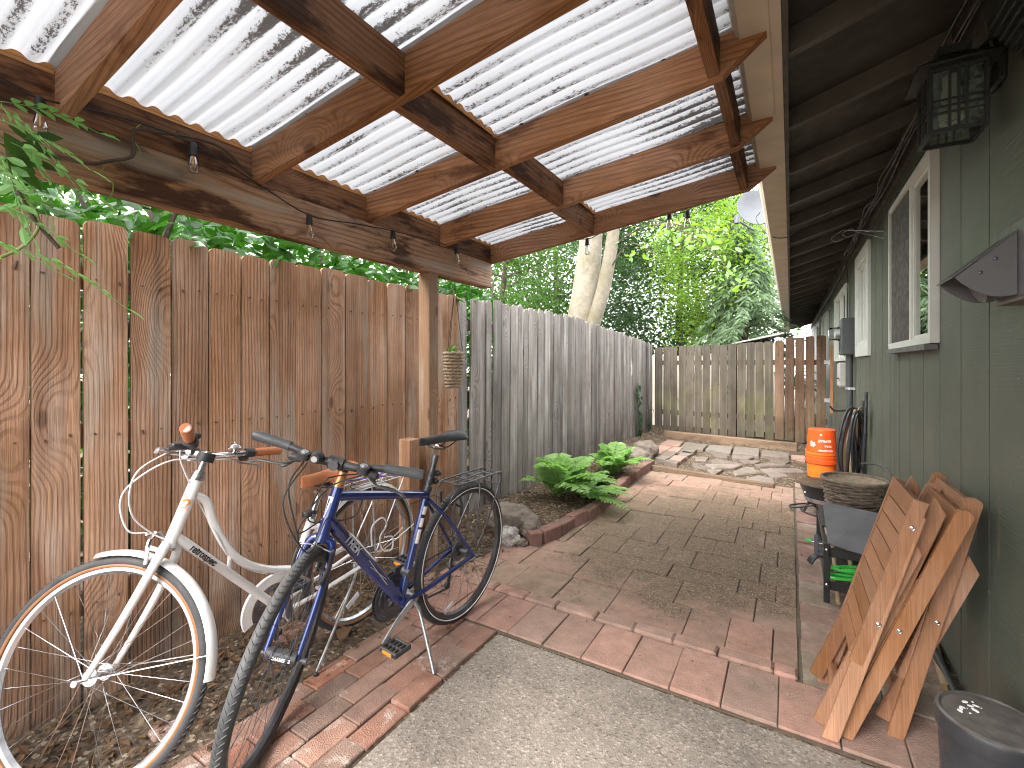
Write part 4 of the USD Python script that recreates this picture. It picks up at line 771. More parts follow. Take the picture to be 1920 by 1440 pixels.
# brakes: two black arms on the fork with pads and a cable noodle
for s_ in (-1, 1):
    p = crown - B.ax * .115 + np.array([.028, s_ * .048, 0])
    part(fk, 'brake_arm', MB(B.ws).tube(spline([p - B.ax * .01, p + B.ax * .04 + [.012, s_ * .012, 0], p + B.ax * .10 + [.014, s_ * .010, 0]], 8), .0065, 8).cyl(p - B.ax * .01, p - B.ax * .01 + [.024, 0, 0], .0065).cyl(p + B.ax * .1 + [.006, s_ * .01, 0], p + B.ax * .1 + [.028, s_ * .01, 0], .006), 'black_metal', 40)
    part(fk, 'brake_pad', MB(B.ws).cbox(p + B.ax * .03 + [-.01, -s_ * .027, 0], (.055, .012, .012), .003).cyl(p + B.ax * .03 + [.0, s_ * .006, 0], p + B.ax * .03 + [.0, -s_ * .03, 0], .005), 'rubber', 40)
    part(fk, 'brake_bolt', MB(B.ws).cyl(p - B.ax * .01 + [.02, 0, 0], p - B.ax * .01 + [.03, 0, 0], .007), 'chrome', 40)
pq = crown - B.ax * .015 + np.array([.042, 0, 0]); part(fk, 'brake_noodle', MB(B.ws).tube(spline([pq + [0, -.062, .0], pq + [0, -.02, .012], pq + [0, .06, -.002]], 10), .0028, 6), 'chrome', 40)
# stem, bar, grips, levers
ck = sub(bl, 'cockpit'); barc = B.A + B.ax * .636 + B.nf * .121
part(ck, 'steerer_spacers', MB(B.ws).tube([htt, htt + B.ax * .012, htt + B.ax * .062], [.0195, .019, .0175], 18), 'copper', 40)
part(ck, 'stem', MB(B.ws).cyl(htt + B.ax * .06, htt + B.ax * .10, .019, n=16).tube([htt + B.ax * .08, barc], [.017, .018], 14).cyl(barc - [0, .026, 0], barc + [0, .026, 0], .022, n=14), 'black_metal', 40)
bar = spline([barc + [-.012, -.30, .025], barc + [.0, -.16, .018], barc + [.004, -.07, .0], barc, barc + [.004, .07, .0], barc + [.0, .16, .018], barc + [-.012, .30, .025]], 36)
part(ck, 'handlebar', MB(B.ws).tube(bar, [.0125] * 12 + [.0145] * 13 + [.0125] * 12, 12), 'black_metal', 40)
part(ck, 'bar_light', MB(B.ws).cbox(barc + [.022, -.062, .012], (.04, .045, .042), .012).cyl(barc + [.04, -.062, .012], barc + [.046, -.062, .012], .016, n=16), 'black_plastic', 40)
part(ck, 'lamp_lens', MB(B.ws).cyl(barc + [.0455, -.062, .012], barc + [.048, -.062, .012], .0105, n=16), 'alloy', 40)
part(ck, 'stem_cap', MB(B.ws).cyl(barc + [.016, 0, .0], barc + [.036, 0, .0], .017, n=16), 'dark_metal', 40)
for s_ in (-1, 1):
    e0, e1 = bar[-1] if s_ > 0 else bar[0], (barc + [-.003, s_ * .165, .019])
    part(ck, 'grip', MB(B.ws).tube([e0, e0 * .96 + e1 * .04, e0 * .8 + e1 * .2, e0 * .1 + e1 * .9, e1], [.0145, .0172, .0178, .0155, .0165], 14), 'grip_black', 40)
    lv = barc + [.012, s_ * .13, .006]
    part(ck, 'brake_lever', MB(B.ws).cbox(lv + [.012, 0, -.01], (.03, .05, .022), .007).tube(spline([lv + [.022, s_ * -.01, -.014], lv + [.048, s_ * .03, -.028], lv + [.045, s_ * .10, -.034], lv + [.05, s_ * .135, -.045]], 12), [.006] * 10 + [.007, .008, .006][:3], 8, up=(0, 0, 1), flat=.6), 'black_metal', 40)
    part(ck, 'shifter', MB(B.ws).cyl(lv + [.018, s_ * -.028, -.005], lv + [.022, s_ * -.028, .018], .021, n=16).tube(spline([lv + [.0, s_ * .0, -.018], lv + [.02, s_ * .03, -.045], lv + [.012, s_ * .045, -.04]], 8), .006, 6), 'black_plastic', 40)
    part(ck, 'shifter_cap', MB(B.ws).cyl(lv + [.022, s_ * -.028, .018], lv + [.0225, s_ * -.028, .021], .013, n=16).cyl(lv + [.0225, s_ * -.028, .021], lv + [.0227, s_ * -.028, .023], .006, n=12), 'alloy', 40)
cb = sub(bl, 'cables')
Lh, Rh = B.st(barc + [.03, .10, -.01]), B.st(barc + [.03, -.10, -.01])
nd = B.st(pq + [0, -.06, 0]); hd_ = htb + B.ax * .08
for pts in ([Rh, Rh + [.07, .03, -.07], B.st(crown + [.15, -.03, .06]), B.st(crown + [.09, -.075, .03]), nd],
            [Rh + [0, .02, 0], Rh + [.1, .05, -.11], B.st(htb + [.13, 0, .0]), hd_ + [.03, .035, .0], hd_ + dd * .12 + [0, .02, -.03]],
            [Lh, Lh + [.06, -.06, -.03], B.st(htt + [.12, -.03, -.01]), B.st(htb + [.08, -.06, .03]), hd_ + [-.02, -.03, -.03], hd_ + dd * .1 - [0, .025, .03]],
            [Lh + [0, -.02, 0], Lh + [.07, -.05, .0], B.st(barc + [.09, .0, -.04]), B.st(htt + [.10, -.05, -.06]), htt - B.ax * .12 + [.035, -.03, 0], htt - B.ax * .10 + [-.08, .03, -.02], htt - B.ax * .06 + [-.12, .018, -.01]]):
    part(cb, 'cable', MB(B.w).tube(spline(pts, 30), .0026, 6), 'cable_black', 40)
part(cb, 'cable', MB(B.w).tube(spline([bb + up(73) * .44 + [.12, .02, .0], bb + up(73) * .44 + [-.02, .026, .006], np.array([.2, .015, .66]), np.array([.13, .012, .60])], 16), .0022, 6), 'cable_black', 40)
crank(bl, B.w, bb, .096, 'alloy', math.radians(-28), -1, 3)
part(bl, 'chain_guard', MB(B.w).torus(bb - [0, .056, 0], [0, 1, 0], .1, [(-.008, -.002), (.008, -.002), (.008, .002), (-.008, .002)], 60), 'black_plastic', 40)
cs_ = MB(B.w)
for q in range(7): cs_.torus(np.array([0, -.024 - .0045 * q, B.r]), [0, 1, 0], .052 - .0046 * q, [(-.022, -.001), (.003, -.001), (.003, .001), (-.022, .001)], 36)
part(bl, 'cassette', cs_, 'dark_metal', 30)
part(bl, 'rear_derailleur', MB(B.w).tube(spline([np.array([.0, -.055, B.r - .02]), np.array([.02, -.06, B.r - .055]), np.array([.045, -.045, B.r - .085])], 8), .011, 8).cbox((.05, -.042, B.r - .125), (.022, .010, .10), .004, rot([0, 1, 0], -.25)).cyl((.035, -.046, B.r - .085), (.035, -.034, B.r - .085), .017).cyl((.065, -.046, B.r - .165), (.065, -.034, B.r - .165), .017), 'black_plastic', 40)
for a_, b_ in ((np.array([0, -.036, B.r + .035]), bb + [0, -.046, .078]), (np.array([.068, -.04, B.r - .18]), bb + [.0, -.046, -.078])):
    n = int(np.linalg.norm(b_ - a_) / .0127); ch = MB(B.w)
    for q in range(n): ch.box(a_ + (b_ - a_) * (q + .5) / n, (.0105, .007, .0075), rot([0, 1, 0], -math.atan2(b_[2] - a_[2], b_[0] - a_[0])))
    part(bl, 'chain_run', ch, 'dark_metal', kind='stuff')
part(bl, 'front_derailleur', MB(B.w).cyl(bb + sdir * .115 - [0, .022, 0], bb + sdir * .115 + [0, .022, 0], .021).cbox(bb + sdir * .12 + [.01, -.045, .0], (.055, .012, .03), .004).cyl(bb + sdir * .1, bb + sdir * .125, .0195), 'dark_metal', 40)
part(bl, 'seat_clamp', MB(B.w).cyl(stt - sdir * .012, stt + sdir * .01, .0205, n=16), 'black_metal', 40)
stop = bb + sdir * .655
part(bl, 'seat_post', MB(B.w).tube([stt - sdir * .02, stop - sdir * .03], .0135, 14).cyl(stop - sdir * .05, stop - sdir * .025, .0165), 'dark_metal', 40)
part(bl, 'seat_light_clamp', MB(B.w).cyl(stt + sdir * .055, stt + sdir * .075, .019).cbox(stt + sdir * .065 + [-.035, .008, 0], (.03, .03, .026), .008).cbox(stt + sdir * .03 + [-.035, .006, 0], (.03, .032, .028), .008).cyl(stt + sdir * .02, stt + sdir * .04, .019), 'black_plastic', 40)
sc_ = stop + [-.02, 0, .045]
sd2 = sub(bl, 'saddle')
part(sd2, 'saddle_top', saddle(B.w, sc_, .275, .15, -.0, .036), 'black_plastic', 60)
part(sd2, 'saddle_rails', rails(B.w, sc_, .26, 0), 'chrome', 40)
rk = MB(B.w); zt = .725
for s_ in (-1, 1):
    y = s_ * .058
    rk.tube(spline([np.array([.13, y * .5, zt]), np.array([.12, y, zt + .002]), np.array([-.20, y, zt]), np.array([-.235, y * .9, zt - .012])], 18), .0048, 8)
    for x0 in (-.02, -.20): rk.tube(spline([np.array([x0, y, zt]), np.array([x0 + .0, s_ * .07, zt - .05]), np.array([x0 * .4 + .01, s_ * .078, B.r + .12]), np.array([-.005, s_ * .074, B.r + .03])], 12), .0046, 8)
    rk.tube(spline([np.array([.12, y, zt]), np.array([.17, s_ * .05, zt - .045]), np.array([.185, s_ * .035, .615])], 8), .0042, 8)
for x0 in (.12, .02, -.07, -.15, -.235): rk.tube([[x0, -.056, zt - (.012 if x0 < -.2 else 0)], [x0, .056, zt - (.012 if x0 < -.2 else 0)]], .0042, 8)
rk.tube([[.12, 0, zt], [-.22, 0, zt]], .0042, 8)
rk.tube(spline([np.array([-.235, -.05, zt - .01]), np.array([-.24, -.05, zt - .07]), np.array([-.24, .05, zt - .07]), np.array([-.235, .05, zt - .01])], 12), .0042, 8)
part(bl, 'luggage_rack', rk, 'dark_metal', 40)
for s_ in (-1, 1): part(bl, 'rear_brake', MB(B.w).tube(spline([np.array([.11, s_ * .055, .57]), np.array([.115, s_ * .066, .62]), np.array([.125, s_ * .058, .675])], 8), .0062, 8).cbox((.09, s_ * .03, .61), (.055, .012, .012), .003, rot([0, 1, 0], -.5)), 'black_metal', 40)
foot = gp(814, 1263, .02); inv = lambda P_: (np.asarray(P_) - B.R) @ B.M
kf = inv(foot); k0 = bb + [-.055, .03, -.02]
part(bl, 'kickstand', MB(B.w).tube(spline([k0, k0 + (kf - k0) * .25 + [-.012, .0, 0], kf], 10), [.0095] * 4 + [.0075] * 7, 10).cyl(bb + [-.055, -.03, 0], bb + [-.055, .034, -.012], .02), 'alloy', 40)
part(bl, 'front_hub_lever', MB(B.ws).tube(spline([B.fh + [0, .075, 0], B.fh + [.0, .088, .01], B.fh + [.004, .09, .05]], 6), .005, 6).cyl(B.fh - [0, .05, 0], B.fh + [0, .05, 0], .021, n=16), 'black_plastic', 40)
part(bl, 'hub_lettering', wrap_text('SHIMANO', .010, B.fh + [0, .038, 0], [0, -1, 0], [-.2, 0, .98], [.98, 0, .2], .0212, B.ws), 'decal_white')
part(bl, 'rear_hub_lever', MB(B.w).tube(spline([np.array([0, .08, B.r]), np.array([-.01, .092, B.r]), np.array([-.05, .09, B.r - .012])], 6), .005, 6), 'black_plastic', 40)
part(bl, 'spoke_reflector', MB(B.w).cbox((.11, .012, B.r - .24), (.07, .006, .025), .003, rot([0, 1, 0], .35)), 'reflector_clear')

# --- the white one, nearer the fence
W = Bike((-1.877, 1.625), -1.534, .069, -1.12, 1.072, 69, .05)
W.R[2] = .0
wt = thing('bicycle', 'white step-through city bicycle with tan grips and saddle leaning by the fence', 'bicycle', (-1.88, 1.1, 0))
bb = np.array([.45, 0, .28]); stt = bb + up(70) * .387; htb = W.A + W.ax * .400; htt = W.A + W.ax * .622
wheel(wt, 'rear_wheel', W.w, (0, 0, W.r), W.r, .0185, 'rubber', 'alloy', 'chrome', .06, wall_mat='gum')
wheel(wt, 'front_wheel', W.ws, W.fh, W.r, .0185, 'rubber', 'alloy', 'chrome', .05, wall_mat='gum')
fr = sub(wt, 'frame')
part(fr, 'head_tube', MB(W.w).tube([htb - W.ax * .004, htt + W.ax * .004], [.0195, .0195], 18), 'white_paint', 40)
part(fr, 'headset', MB(W.w).cyl(htt, htt + W.ax * .018, .023, n=18).cyl(htt + W.ax * .016, htt + W.ax * .03, .0205, n=18), 'chrome', 40)
part(fr, 'headset', MB(W.w).cyl(htb - W.ax * .012, htb - W.ax * .003, .023, n=18), 'chrome', 40)
dt0 = htb + W.ax * .035; part(fr, 'down_tube', MB(W.w).tube([dt0, bb], [.0165, .0165], 16), 'white_paint', 40)
tt = spline(np.array([htt - W.ax * .05, [.768, 0, .825], [.739, 0, .736], [.685, 0, .625], [.622, 0, .548], [.523, 0, .482], [.40, 0, .434]]), 30)
part(fr, 'curved_top_tube', MB(W.w).tube(tt, .0145, 16), 'white_paint', 40)
part(fr, 'tube_bridge', MB(W.w).tube([tt[16], dt0 + (bb - dt0) * .46], .008, 10), 'white_paint', 40)
part(fr, 'seat_tube', MB(W.w).tube([bb, stt], [.0165, .0158], 16), 'white_paint', 40)
for s_ in (-1, 1):
    part(fr, 'chainstay', MB(W.w).tube(spline([bb + [-.02, s_ * .028, 0], bb + [-.16, s_ * .045, .02], np.array([0.0, s_ * .066, W.r])], 10), .0095, 12), 'white_paint', 40)
    part(fr, 'seatstay', MB(W.w).tube(spline([stt - up(70) * .05 + [-.006, s_ * .014, 0], np.array([.16, s_ * .046, .53]), np.array([0.0, s_ * .066, W.r])], 10), .0078, 12), 'white_paint', 40)
part(fr, 'bottom_bracket', MB(W.w).cyl(bb - [0, .036, 0], bb + [0, .036, 0], .0215, n=18), 'white_paint', 40)
dd = unit(bb - dt0); upd = unit(np.cross(dd, side)); upd = upd if upd[2] > 0 else -upd
part(fr, 'lettering', wrap_text('retrospec', .020, dt0 + dd * .075, dd, upd, side, .0172, W.w, True), 'decal_black')
hu = unit(np.cross(W.ax, side)); hu = -hu if hu[0] < 0 else hu
part(fr, 'number_emblem', wrap_text('2', .036, htb + W.ax * .10 - hu * .004, unit(-hu * .8 - side * .0), W.ax, side, .03, W.w), 'decal_orange') if False else None
t2 = meshkit.text_mesh('2', .036, .0012, True); v2 = np.array(t2.vertices); cx = v2[:, 0].mean(); a2 = (v2[:, 0] - cx) / .0198 + .15
# the emblem wraps the head tube; it faces forward and to the left of the bicycle
nrm2 = unit(side * .75 + hu * .66); tan2 = unit(np.cross(W.ax, nrm2))
part(fr, 'number_emblem', MB(W.w).add(htb + W.ax * .12 + v2[:, 1:2] * W.ax + (np.sin(a2) * (.0201 + v2[:, 2]))[:, None] * tan2 + (np.cos(a2) * (.0201 + v2[:, 2]))[:, None] * nrm2, t2.faces), 'decal_orange')
fk = sub(wt, 'fork'); crown = W.A + W.ax * .40
for s_ in (-1, 1): part(fk, 'fork_blade', MB(W.ws).tube(spline([crown + [0, s_ * .012, .004], crown + [.0, s_ * .040, -.03], crown * .5 + W.fh * .5 + [-.018, s_ * .050, 0], W.fh + [-.004, s_ * .052, 0]], 15), [.016] * 4 + list(np.linspace(.0155, .0085, 12)), 12), 'white_paint', 40)
part(fk, 'crown', MB(W.ws).tube([crown - W.ax * .01, crown + W.ax * .012], [.023, .021], 16), 'white_paint', 40)
p = crown - W.ax * .02 + W.nf * .045
part(fk, 'brake_caliper', MB(W.ws).tube(spline([p + W.ax * .055 + [.01, .012, 0], p + W.ax * .02 + [0, .036, 0], p - W.ax * .05 + [-.02, .034, 0]], 9), .007, 8).tube(spline([p + W.ax * .055 + [.01, -.012, 0], p + W.ax * .02 + [0, -.036, 0], p - W.ax * .05 + [-.02, -.034, 0]], 9), .007, 8).cyl(p - W.nf * .03, p + W.nf * .012, .009).cyl(p + W.ax * .05 + [.01, .05, 0], p + W.ax * .055 + [.01, -.012, 0], .004), 'chrome', 40)
for s_ in (-1, 1): part(fk, 'brake_pad', MB(W.ws).cbox(p - W.ax * .055 + [-.03, s_ * .024, 0], (.045, .010, .014), .003), 'rubber', 40)
def fender(fn, c, r, a0, a1, w=.05):
    prof = [(0, -w / 2), (.010, -w * .32), (.015, 0), (.010, w * .32), (0, w / 2), (-.001, w / 2), (.008, w * .31), (.0125, 0), (.008, -w * .31), (-.001, -w / 2)]
    return MB(fn).torus(c, [0, -1, 0], r + .004, prof, 40, math.radians(a0), math.radians(a1), x0=[1, 0, 0])
fd = sub(wt, 'front_fender'); part(fd, 'fender_blade', fender(W.ws, W.fh, W.r, 84, 190), 'white_paint', 40)
st_ = MB(W.ws)
for s_ in (-1, 1): st_.tube([W.fh + [0, s_ * .06, 0], W.fh + [math.cos(math.radians(178)) * .352, s_ * .026, math.sin(math.radians(178)) * .352]], .0022, 6)
part(fd, 'fender_stay', st_, 'chrome', 40)
fd = sub(wt, 'rear_fender'); part(fd, 'fender_blade', fender(W.w, (0, 0, W.r), W.r, 20, 178), 'white_paint', 40)
st_ = MB(W.w)
for s_ in (-1, 1): st_.tube([[0, s_ * .066, W.r], [math.cos(math.radians(170)) * .352, s_ * .026, W.r + math.sin(math.radians(170)) * .352]], .0022, 6)
part(fd, 'fender_stay', st_, 'chrome', 40)
ck = sub(wt, 'cockpit')
stemtop = htt + W.ax * .10; barc = W.A + W.ax * .70 + W.nf * .06
part(ck, 'stem', MB(W.ws).tube([htt, stemtop], .0115, 14).tube([stemtop - W.ax * .012, barc], [.014, .016], 12).cyl(barc - [0, .026, 0], barc + [0, .026, 0], .019, n=14), 'chrome', 40)
part(ck, 'bar_holder', MB(W.ws).cyl(stemtop - W.ax * .035, stemtop - W.ax * .005, .029, n=16).cbox(barc + [.0, 0, .006], (.05, .05, .03), .008), 'black_plastic', 40)
gl_ = W.A + W.ax * .679 + W.nf * .034 + np.array([-.16, .29, .05]); gr_ = gl_ * [1, -1, 1]
bar = spline([gr_ * 1., gr_ + [.055, .10, -.012], gr_ + [.105, .165, -.02], barc + [.03, -.075, .002], barc, barc + [.03, .075, .002], gl_ + [.105, -.165, -.02], gl_ + [.055, -.10, -.012], gl_], 48)
part(ck, 'handlebar', MB(W.ws).tube(bar, .0115, 12), 'chrome', 40)
for s_, g_ in ((1, gl_), (-1, gr_)):
    gi = np.array([.052, -s_ * .095, -.011]); k_ = g_ + gi; part(ck, 'grip', MB(W.ws).tube([g_, g_ * .97 + k_ * .03, k_], [.0155, .0168, .016], 14), 'tan_leather', 40)
    lv = g_ + gi * 1.22
    part(ck, 'brake_lever_mount', MB(W.ws).cyl(lv - gi * .15, lv + gi * .14, .0175, n=14).cbox(lv + [.026, s_ * .008, -.016], (.035, .055, .02), .006, rot([0, 0, 1], -s_ * .5)), 'black_plastic', 40)
    part(ck, 'brake_lever', MB(W.ws).tube(spline([lv + [.035, -s_ * .01, -.018], lv + [.052, s_ * .03, -.028], lv + [.022, s_ * .10, -.034], lv + [.012, s_ * .125, -.05]], 12), .0065, 8, up=(0, 0, 1), flat=.6), 'alloy', 40)
gi = np.array([.052, .095, -.011]); gj = np.array([.052, -.095, -.011])
part(ck, 'gear_shifter', MB(W.ws).cyl(gl_ + gj * 1.05, gl_ + gj * 1.5, .023, n=16).cbox(gl_ + gj * 1.3 + [.0, 0, .016], (.045, .05, .02), .006, rot([0, 0, 1], -.5)), 'black_plastic', 40)
bq = gr_ + gi * 1.75 + [0, 0, .016]; part(ck, 'bell', MB(W.ws).revolve([(.0, .024), (.012, .022), (.021, .013), (.024, .003), (.022, 0), (0, 0)], bq, 18).cyl(bq + [0, 0, -.014], bq, .008).ball(bq + [0, 0, .026], .004, 1), 'chrome', 40)
part(ck, 'bar_clamp_reflector', MB(W.ws).cbox(barc + [.032, -.062, .0], (.02, .045, .034), .005), 'reflector_clear')
cb = sub(wt, 'cables'); A1 = W.st(gl_ + gj * 1.2 + [.045, 0, -.02]); A2 = W.st(gr_ + gi * 1.2 + [.045, 0, -.02]); cal = W.st(p + W.ax * .055 + [.01, .05, 0])
for pts in ([A1, wp(262, 880, -1.66), wp(243, 925, -1.70), wp(250, 970, -1.76), wp(285, 1000, -1.80), wp(312, 1012, -1.82)], [A2, wp(400, 862, -1.80), wp(320, 864, -1.78), wp(248, 905, -1.80), wp(225, 945, -1.82), wp(240, 995, -1.82), cal], [W.st(gl_ + gj * 1.4 + [.03, 0, -.01]), wp(340, 868, -1.75), wp(372, 940, -1.80), wp(405, 1000, -1.79), wp(425, 1040, -1.80)]):
    q = [np.asarray(pts[0])] + list(pts[1:]); loc = [(a if i == 0 or a is cal else inv2) for i, (a, inv2) in enumerate(zip(q, [((np.asarray(a) - W.R) @ W.M) for a in q]))]
    part(cb, 'cable', MB(W.w).tube(spline(loc, 36), .0027, 6), 'cable_white', 40)
tr_ = tt[14:] + np.array([0, .004, -.019]); part(cb, 'cable', MB(W.w).tube(tr_, .0024, 6), 'cable_white', 40)
crank(wt, W.w, bb, .085, 'dark_metal', math.radians(78), -1, 1)
cgp = [(.0, -.055)] ; a_ = np.linspace(math.radians(-120), math.radians(112), 28)
hk = MB(W.w).torus(bb + [0, -.058, 0], [0, -1, 0], .118, [(-.024, -.006), (.016, -.006), (.016, .006), (-.024, .006)], 34, math.radians(-25), math.radians(235), x0=[1, 0, 0])
hk.tube([bb + [-.06, -.058, .082], np.array([.02, -.058, W.r + .055])], .014, 8, up=(0, 1, 0), flat=.4)
part(wt, 'chain_guard', hk, 'white_paint', 40)
part(wt, 'sprocket', MB(W.w).torus((0, -.03, W.r), [0, 1, 0], .036, [(-.016, -.001), (.003, -.001), (.003, .001), (-.016, .001)], 30), 'dark_metal')
part(wt, 'seat_clamp', MB(W.w).cyl(stt - up(70) * .012, stt + up(70) * .008, .0195, n=16), 'chrome', 40)
stop = bb + up(70) * .49
part(wt, 'seat_post', MB(W.w).tube([stt - up(70) * .02, stop], .0128, 14).cyl(stop + [0, -.024, -.008], stop + [0, .024, -.008], .017), 'chrome', 40)
sd2 = sub(wt, 'saddle'); sc_ = stop + [-.045, 0, .058]
part(sd2, 'saddle_top', saddle(W.w, sc_, .28, .20, .03, .055), 'tan_leather', 60)
m = rails(W.w, sc_, .25, 0, .03)
for s_ in (-1, 1):
    hx = [sc_ + [-.10, s_ * .05, -.02 - .0055 * k - .02] + np.array([.012 * math.cos(k * 1.6), .012 * math.sin(k * 1.6), 0]) for k in range(9)]; m.tube(spline(hx, 40), .0022, 5)
part(sd2, 'saddle_springs', m, 'black_metal', 40)
rk = MB(W.w); zt = .725
for y in (-.065, -.025, .025, .065): rk.tube(spline([np.array([.14, y * .6, zt - .01]), np.array([.10, y, zt]), np.array([-.22, y, zt]), np.array([-.25, y * .9, zt - .01])], 14), .004, 8)
for x0 in (.1, -.05, -.14, -.25): rk.tube([[x0, -.065, zt - (.01 if x0 < -.2 else 0)], [x0, .065, zt - (.01 if x0 < -.2 else 0)]], .004, 8)
for s_ in (-1, 1):
    for x0 in (.03, -.2): rk.tube([[x0, s_ * .066, zt], [-.004, s_ * .078, W.r + .03]], .004, 8)
    rk.tube([[.14, s_ * .04, zt - .01], [.235, s_ * .02, .63]], .0038, 8)
part(wt, 'luggage_rack', rk, 'alloy', 40)
part(wt, 'cargo_strap', MB(W.w).tube(spline([np.array([.08, -.06, zt + .008]), np.array([-.02, 0, zt + .014]), np.array([-.2, .06, zt + .008])], 10), .003, 6).tube(spline([np.array([.02, .06, zt + .008]), np.array([-.08, 0, zt + .012]), np.array([-.22, -.06, zt + .008])], 10), .003, 6), 'purple_strap', 40)
part(wt, 'seat_bag_bracket', MB(W.w).cbox(stop - up(70) * .09 + [.03, 0, 0], (.04, .03, .03), .006).cyl(stop - up(70) * .10, stop - up(70) * .08, .018), 'black_plastic', 40)
foot = (gp(592, 1264, .015) - W.R) @ W.M; k0 = np.array([.09, .05, W.r - .01])
part(wt, 'kickstand', MB(W.w).tube(spline([k0, k0 + (foot - k0) * .2 + [0, .015, 0], foot], 10), .0062, 8).cbox(k0 + [0, 0, 0], (.04, .02, .04), .005), 'alloy', 40)
part(wt, 'stand_foot', MB(W.w).ball(foot, .011, 1), 'black_plastic', 40)
part(wt, 'spoke_reflector', MB(W.w).cbox((math.cos(-1.25) * .21, .012, W.r + math.sin(-1.25) * .21), (.085, .006, .03), .003, rot([0, 1, 0], .55)), 'reflector_clear')
part(wt, 'rear_light', MB(W.w).cbox((-.27, 0, zt - .02), (.015, .07, .035), .005), 'reflector')
lk = MB(W.w).tube(spline([np.array([.02, .075, .42]), np.array([.03, .08, .52]), np.array([-.03, .085, .55]), np.array([-.07, .08, .50]), np.array([-.03, .078, .45]), np.array([-.05, .08, .38]), np.array([-.11, .085, .36]), np.array([-.12, .08, .42]), np.array([-.06, .078, .44])], 48), .0042, 8)
part(wt, 'cable_lock', lk, 'cable_white', 40)
# ------------------------------------------------------------------ plants
def frames(d, nrm):
    d = d / np.linalg.norm(d, axis=1, keepdims=True); s_ = np.cross(nrm, d); s_ /= np.maximum(np.linalg.norm(s_, axis=1, keepdims=True), 1e-9); n_ = np.cross(d, s_); return d, s_, n_
T_OVAL = (np.array([[0, 0, 0], [.3, -.2, .05], [.7, -.19, .03], [1, 0, -.08], [.7, .19, .03], [.3, .2, .05], [.35, 0, 0], [.7, 0, -.02]]), np.array([[0, 1, 6], [1, 2, 7], [1, 7, 6], [2, 3, 7], [3, 4, 7], [4, 5, 6], [4, 6, 7], [5, 0, 6]]))
T_DIA = (np.array([[0, 0, 0], [.45, -.26, .06], [1, 0, -.06], [.45, .26, .06]]), np.array([[0, 1, 2], [0, 2, 3]]))
T_LONG = (np.array([[0, 0, 0], [.4, -.12, .04], [1, 0, -.12], [.4, .12, .04]]), np.array([[0, 1, 2], [0, 2, 3]]))
T_IVY = (np.array([[0, 0, 0], [.1, -.38, .02], [.45, -.28, .03], [.4, -.5, -.02], [.62, -.2, .02], [1, 0, -.05], [.62, .2, .02], [.4, .5, -.02], [.45, .28, .03], [.1, .38, .02], [.35, 0, .0]]), np.array([[0, 1, 10], [1, 2, 10], [2, 3, 4], [2, 4, 10], [4, 5, 10], [5, 6, 10], [6, 8, 10], [6, 7, 8], [8, 9, 10], [9, 0, 10]]))
def leaves(p, d, nrm, size, T):
    d, s_, n_ = frames(d, nrm); tv, tf = T
    V = p[:, None] + size[:, None, None] * (tv[None, :, :1] * d[:, None] + tv[None, :, 1:2] * s_[:, None] + tv[None, :, 2:] * n_[:, None])
    F = tf[None] + (np.arange(len(p)) * len(tv))[:, None, None]
    return V.reshape(-1, 3), F.reshape(-1, 3)
def rand_leaves(r, p, size, T, up_=.6, out=None, droop=-.2):
    n = len(p); d = r.normal(0, 1, (n, 3)); d[:, 2] = d[:, 2] * .5 + droop
    if out is not None: d += out
    nn = r.normal(0, 1, (n, 3)) * (1 - up_); nn[:, 2] += up_
    return leaves(p, d, nn, size, T)
def clumps(r, c, rad, k, per, spread):
    """points in k clumps filling the outer part of an ellipsoid, so that gaps stay between them"""
    d = r.normal(0, 1, (k, 3)); d /= np.linalg.norm(d, axis=1, keepdims=True); rr = r.uniform(.35, 1.0, (k, 1)) ** .6
    cc = np.array(c) + d * rr * np.array(rad); q = cc[:, None] + r.normal(0, 1, (k, per, 3)) * spread * r.uniform(.6, 1.4, (k, 1, 1)) * np.array([1, 1, .7])
    return cc, q.reshape(-1, 3)
# laurel hedge behind the fence: the biggest leaves in view one by one, the rest as one mass
hg = thing('laurel_hedge', 'glossy dark green laurel hedge pushing up between red fence and pergola beam', 'hedge', (-2.9, 1.5, 0))
r = np.random.default_rng(5)
n = 15000; p = np.c_[r.uniform(-4.0, -2.43, n), r.uniform(-1.2, 4.4, n), r.uniform(.3, 2.55, n)]; p[:, 2] += .12 * np.sin(p[:, 1] * 3.1); keep = p[:, 2] < 2.5 - .25 * np.clip(p[:, 1] - 2.2, 0, 3) ** 1.0; p = p[keep]
part(hg, 'foliage', rand_leaves(r, p, r.uniform(.085, .14, len(p)), T_OVAL, .5), 'laurel_leaf', kind='stuff')
n = 260; p = np.c_[r.uniform(-2.52, -2.34, n), r.uniform(.05, 3.6, n), r.uniform(1.80, 2.14, n)]
for i in range(n): part(hg, 'leaf', rand_leaves(r, p[i:i + 1], r.uniform(.09, .135, 1), T_OVAL, .45, out=np.array([.5, 0, .15])), 'laurel_leaf')
for i in range(22):
    y = r.uniform(-.5, 4.2); x = r.uniform(-3.2, -2.6); part(hg, 'stem', MB().tube(spline([(x, y, 0), (x + r.normal(0, .08), y + r.normal(0, .1), 1.1), (x + r.normal(0, .15), y + r.normal(0, .2), 2.2)], 8), [.022] * 4 + [.014] * 4 + [.008], 6), 'bark_dark', 40)
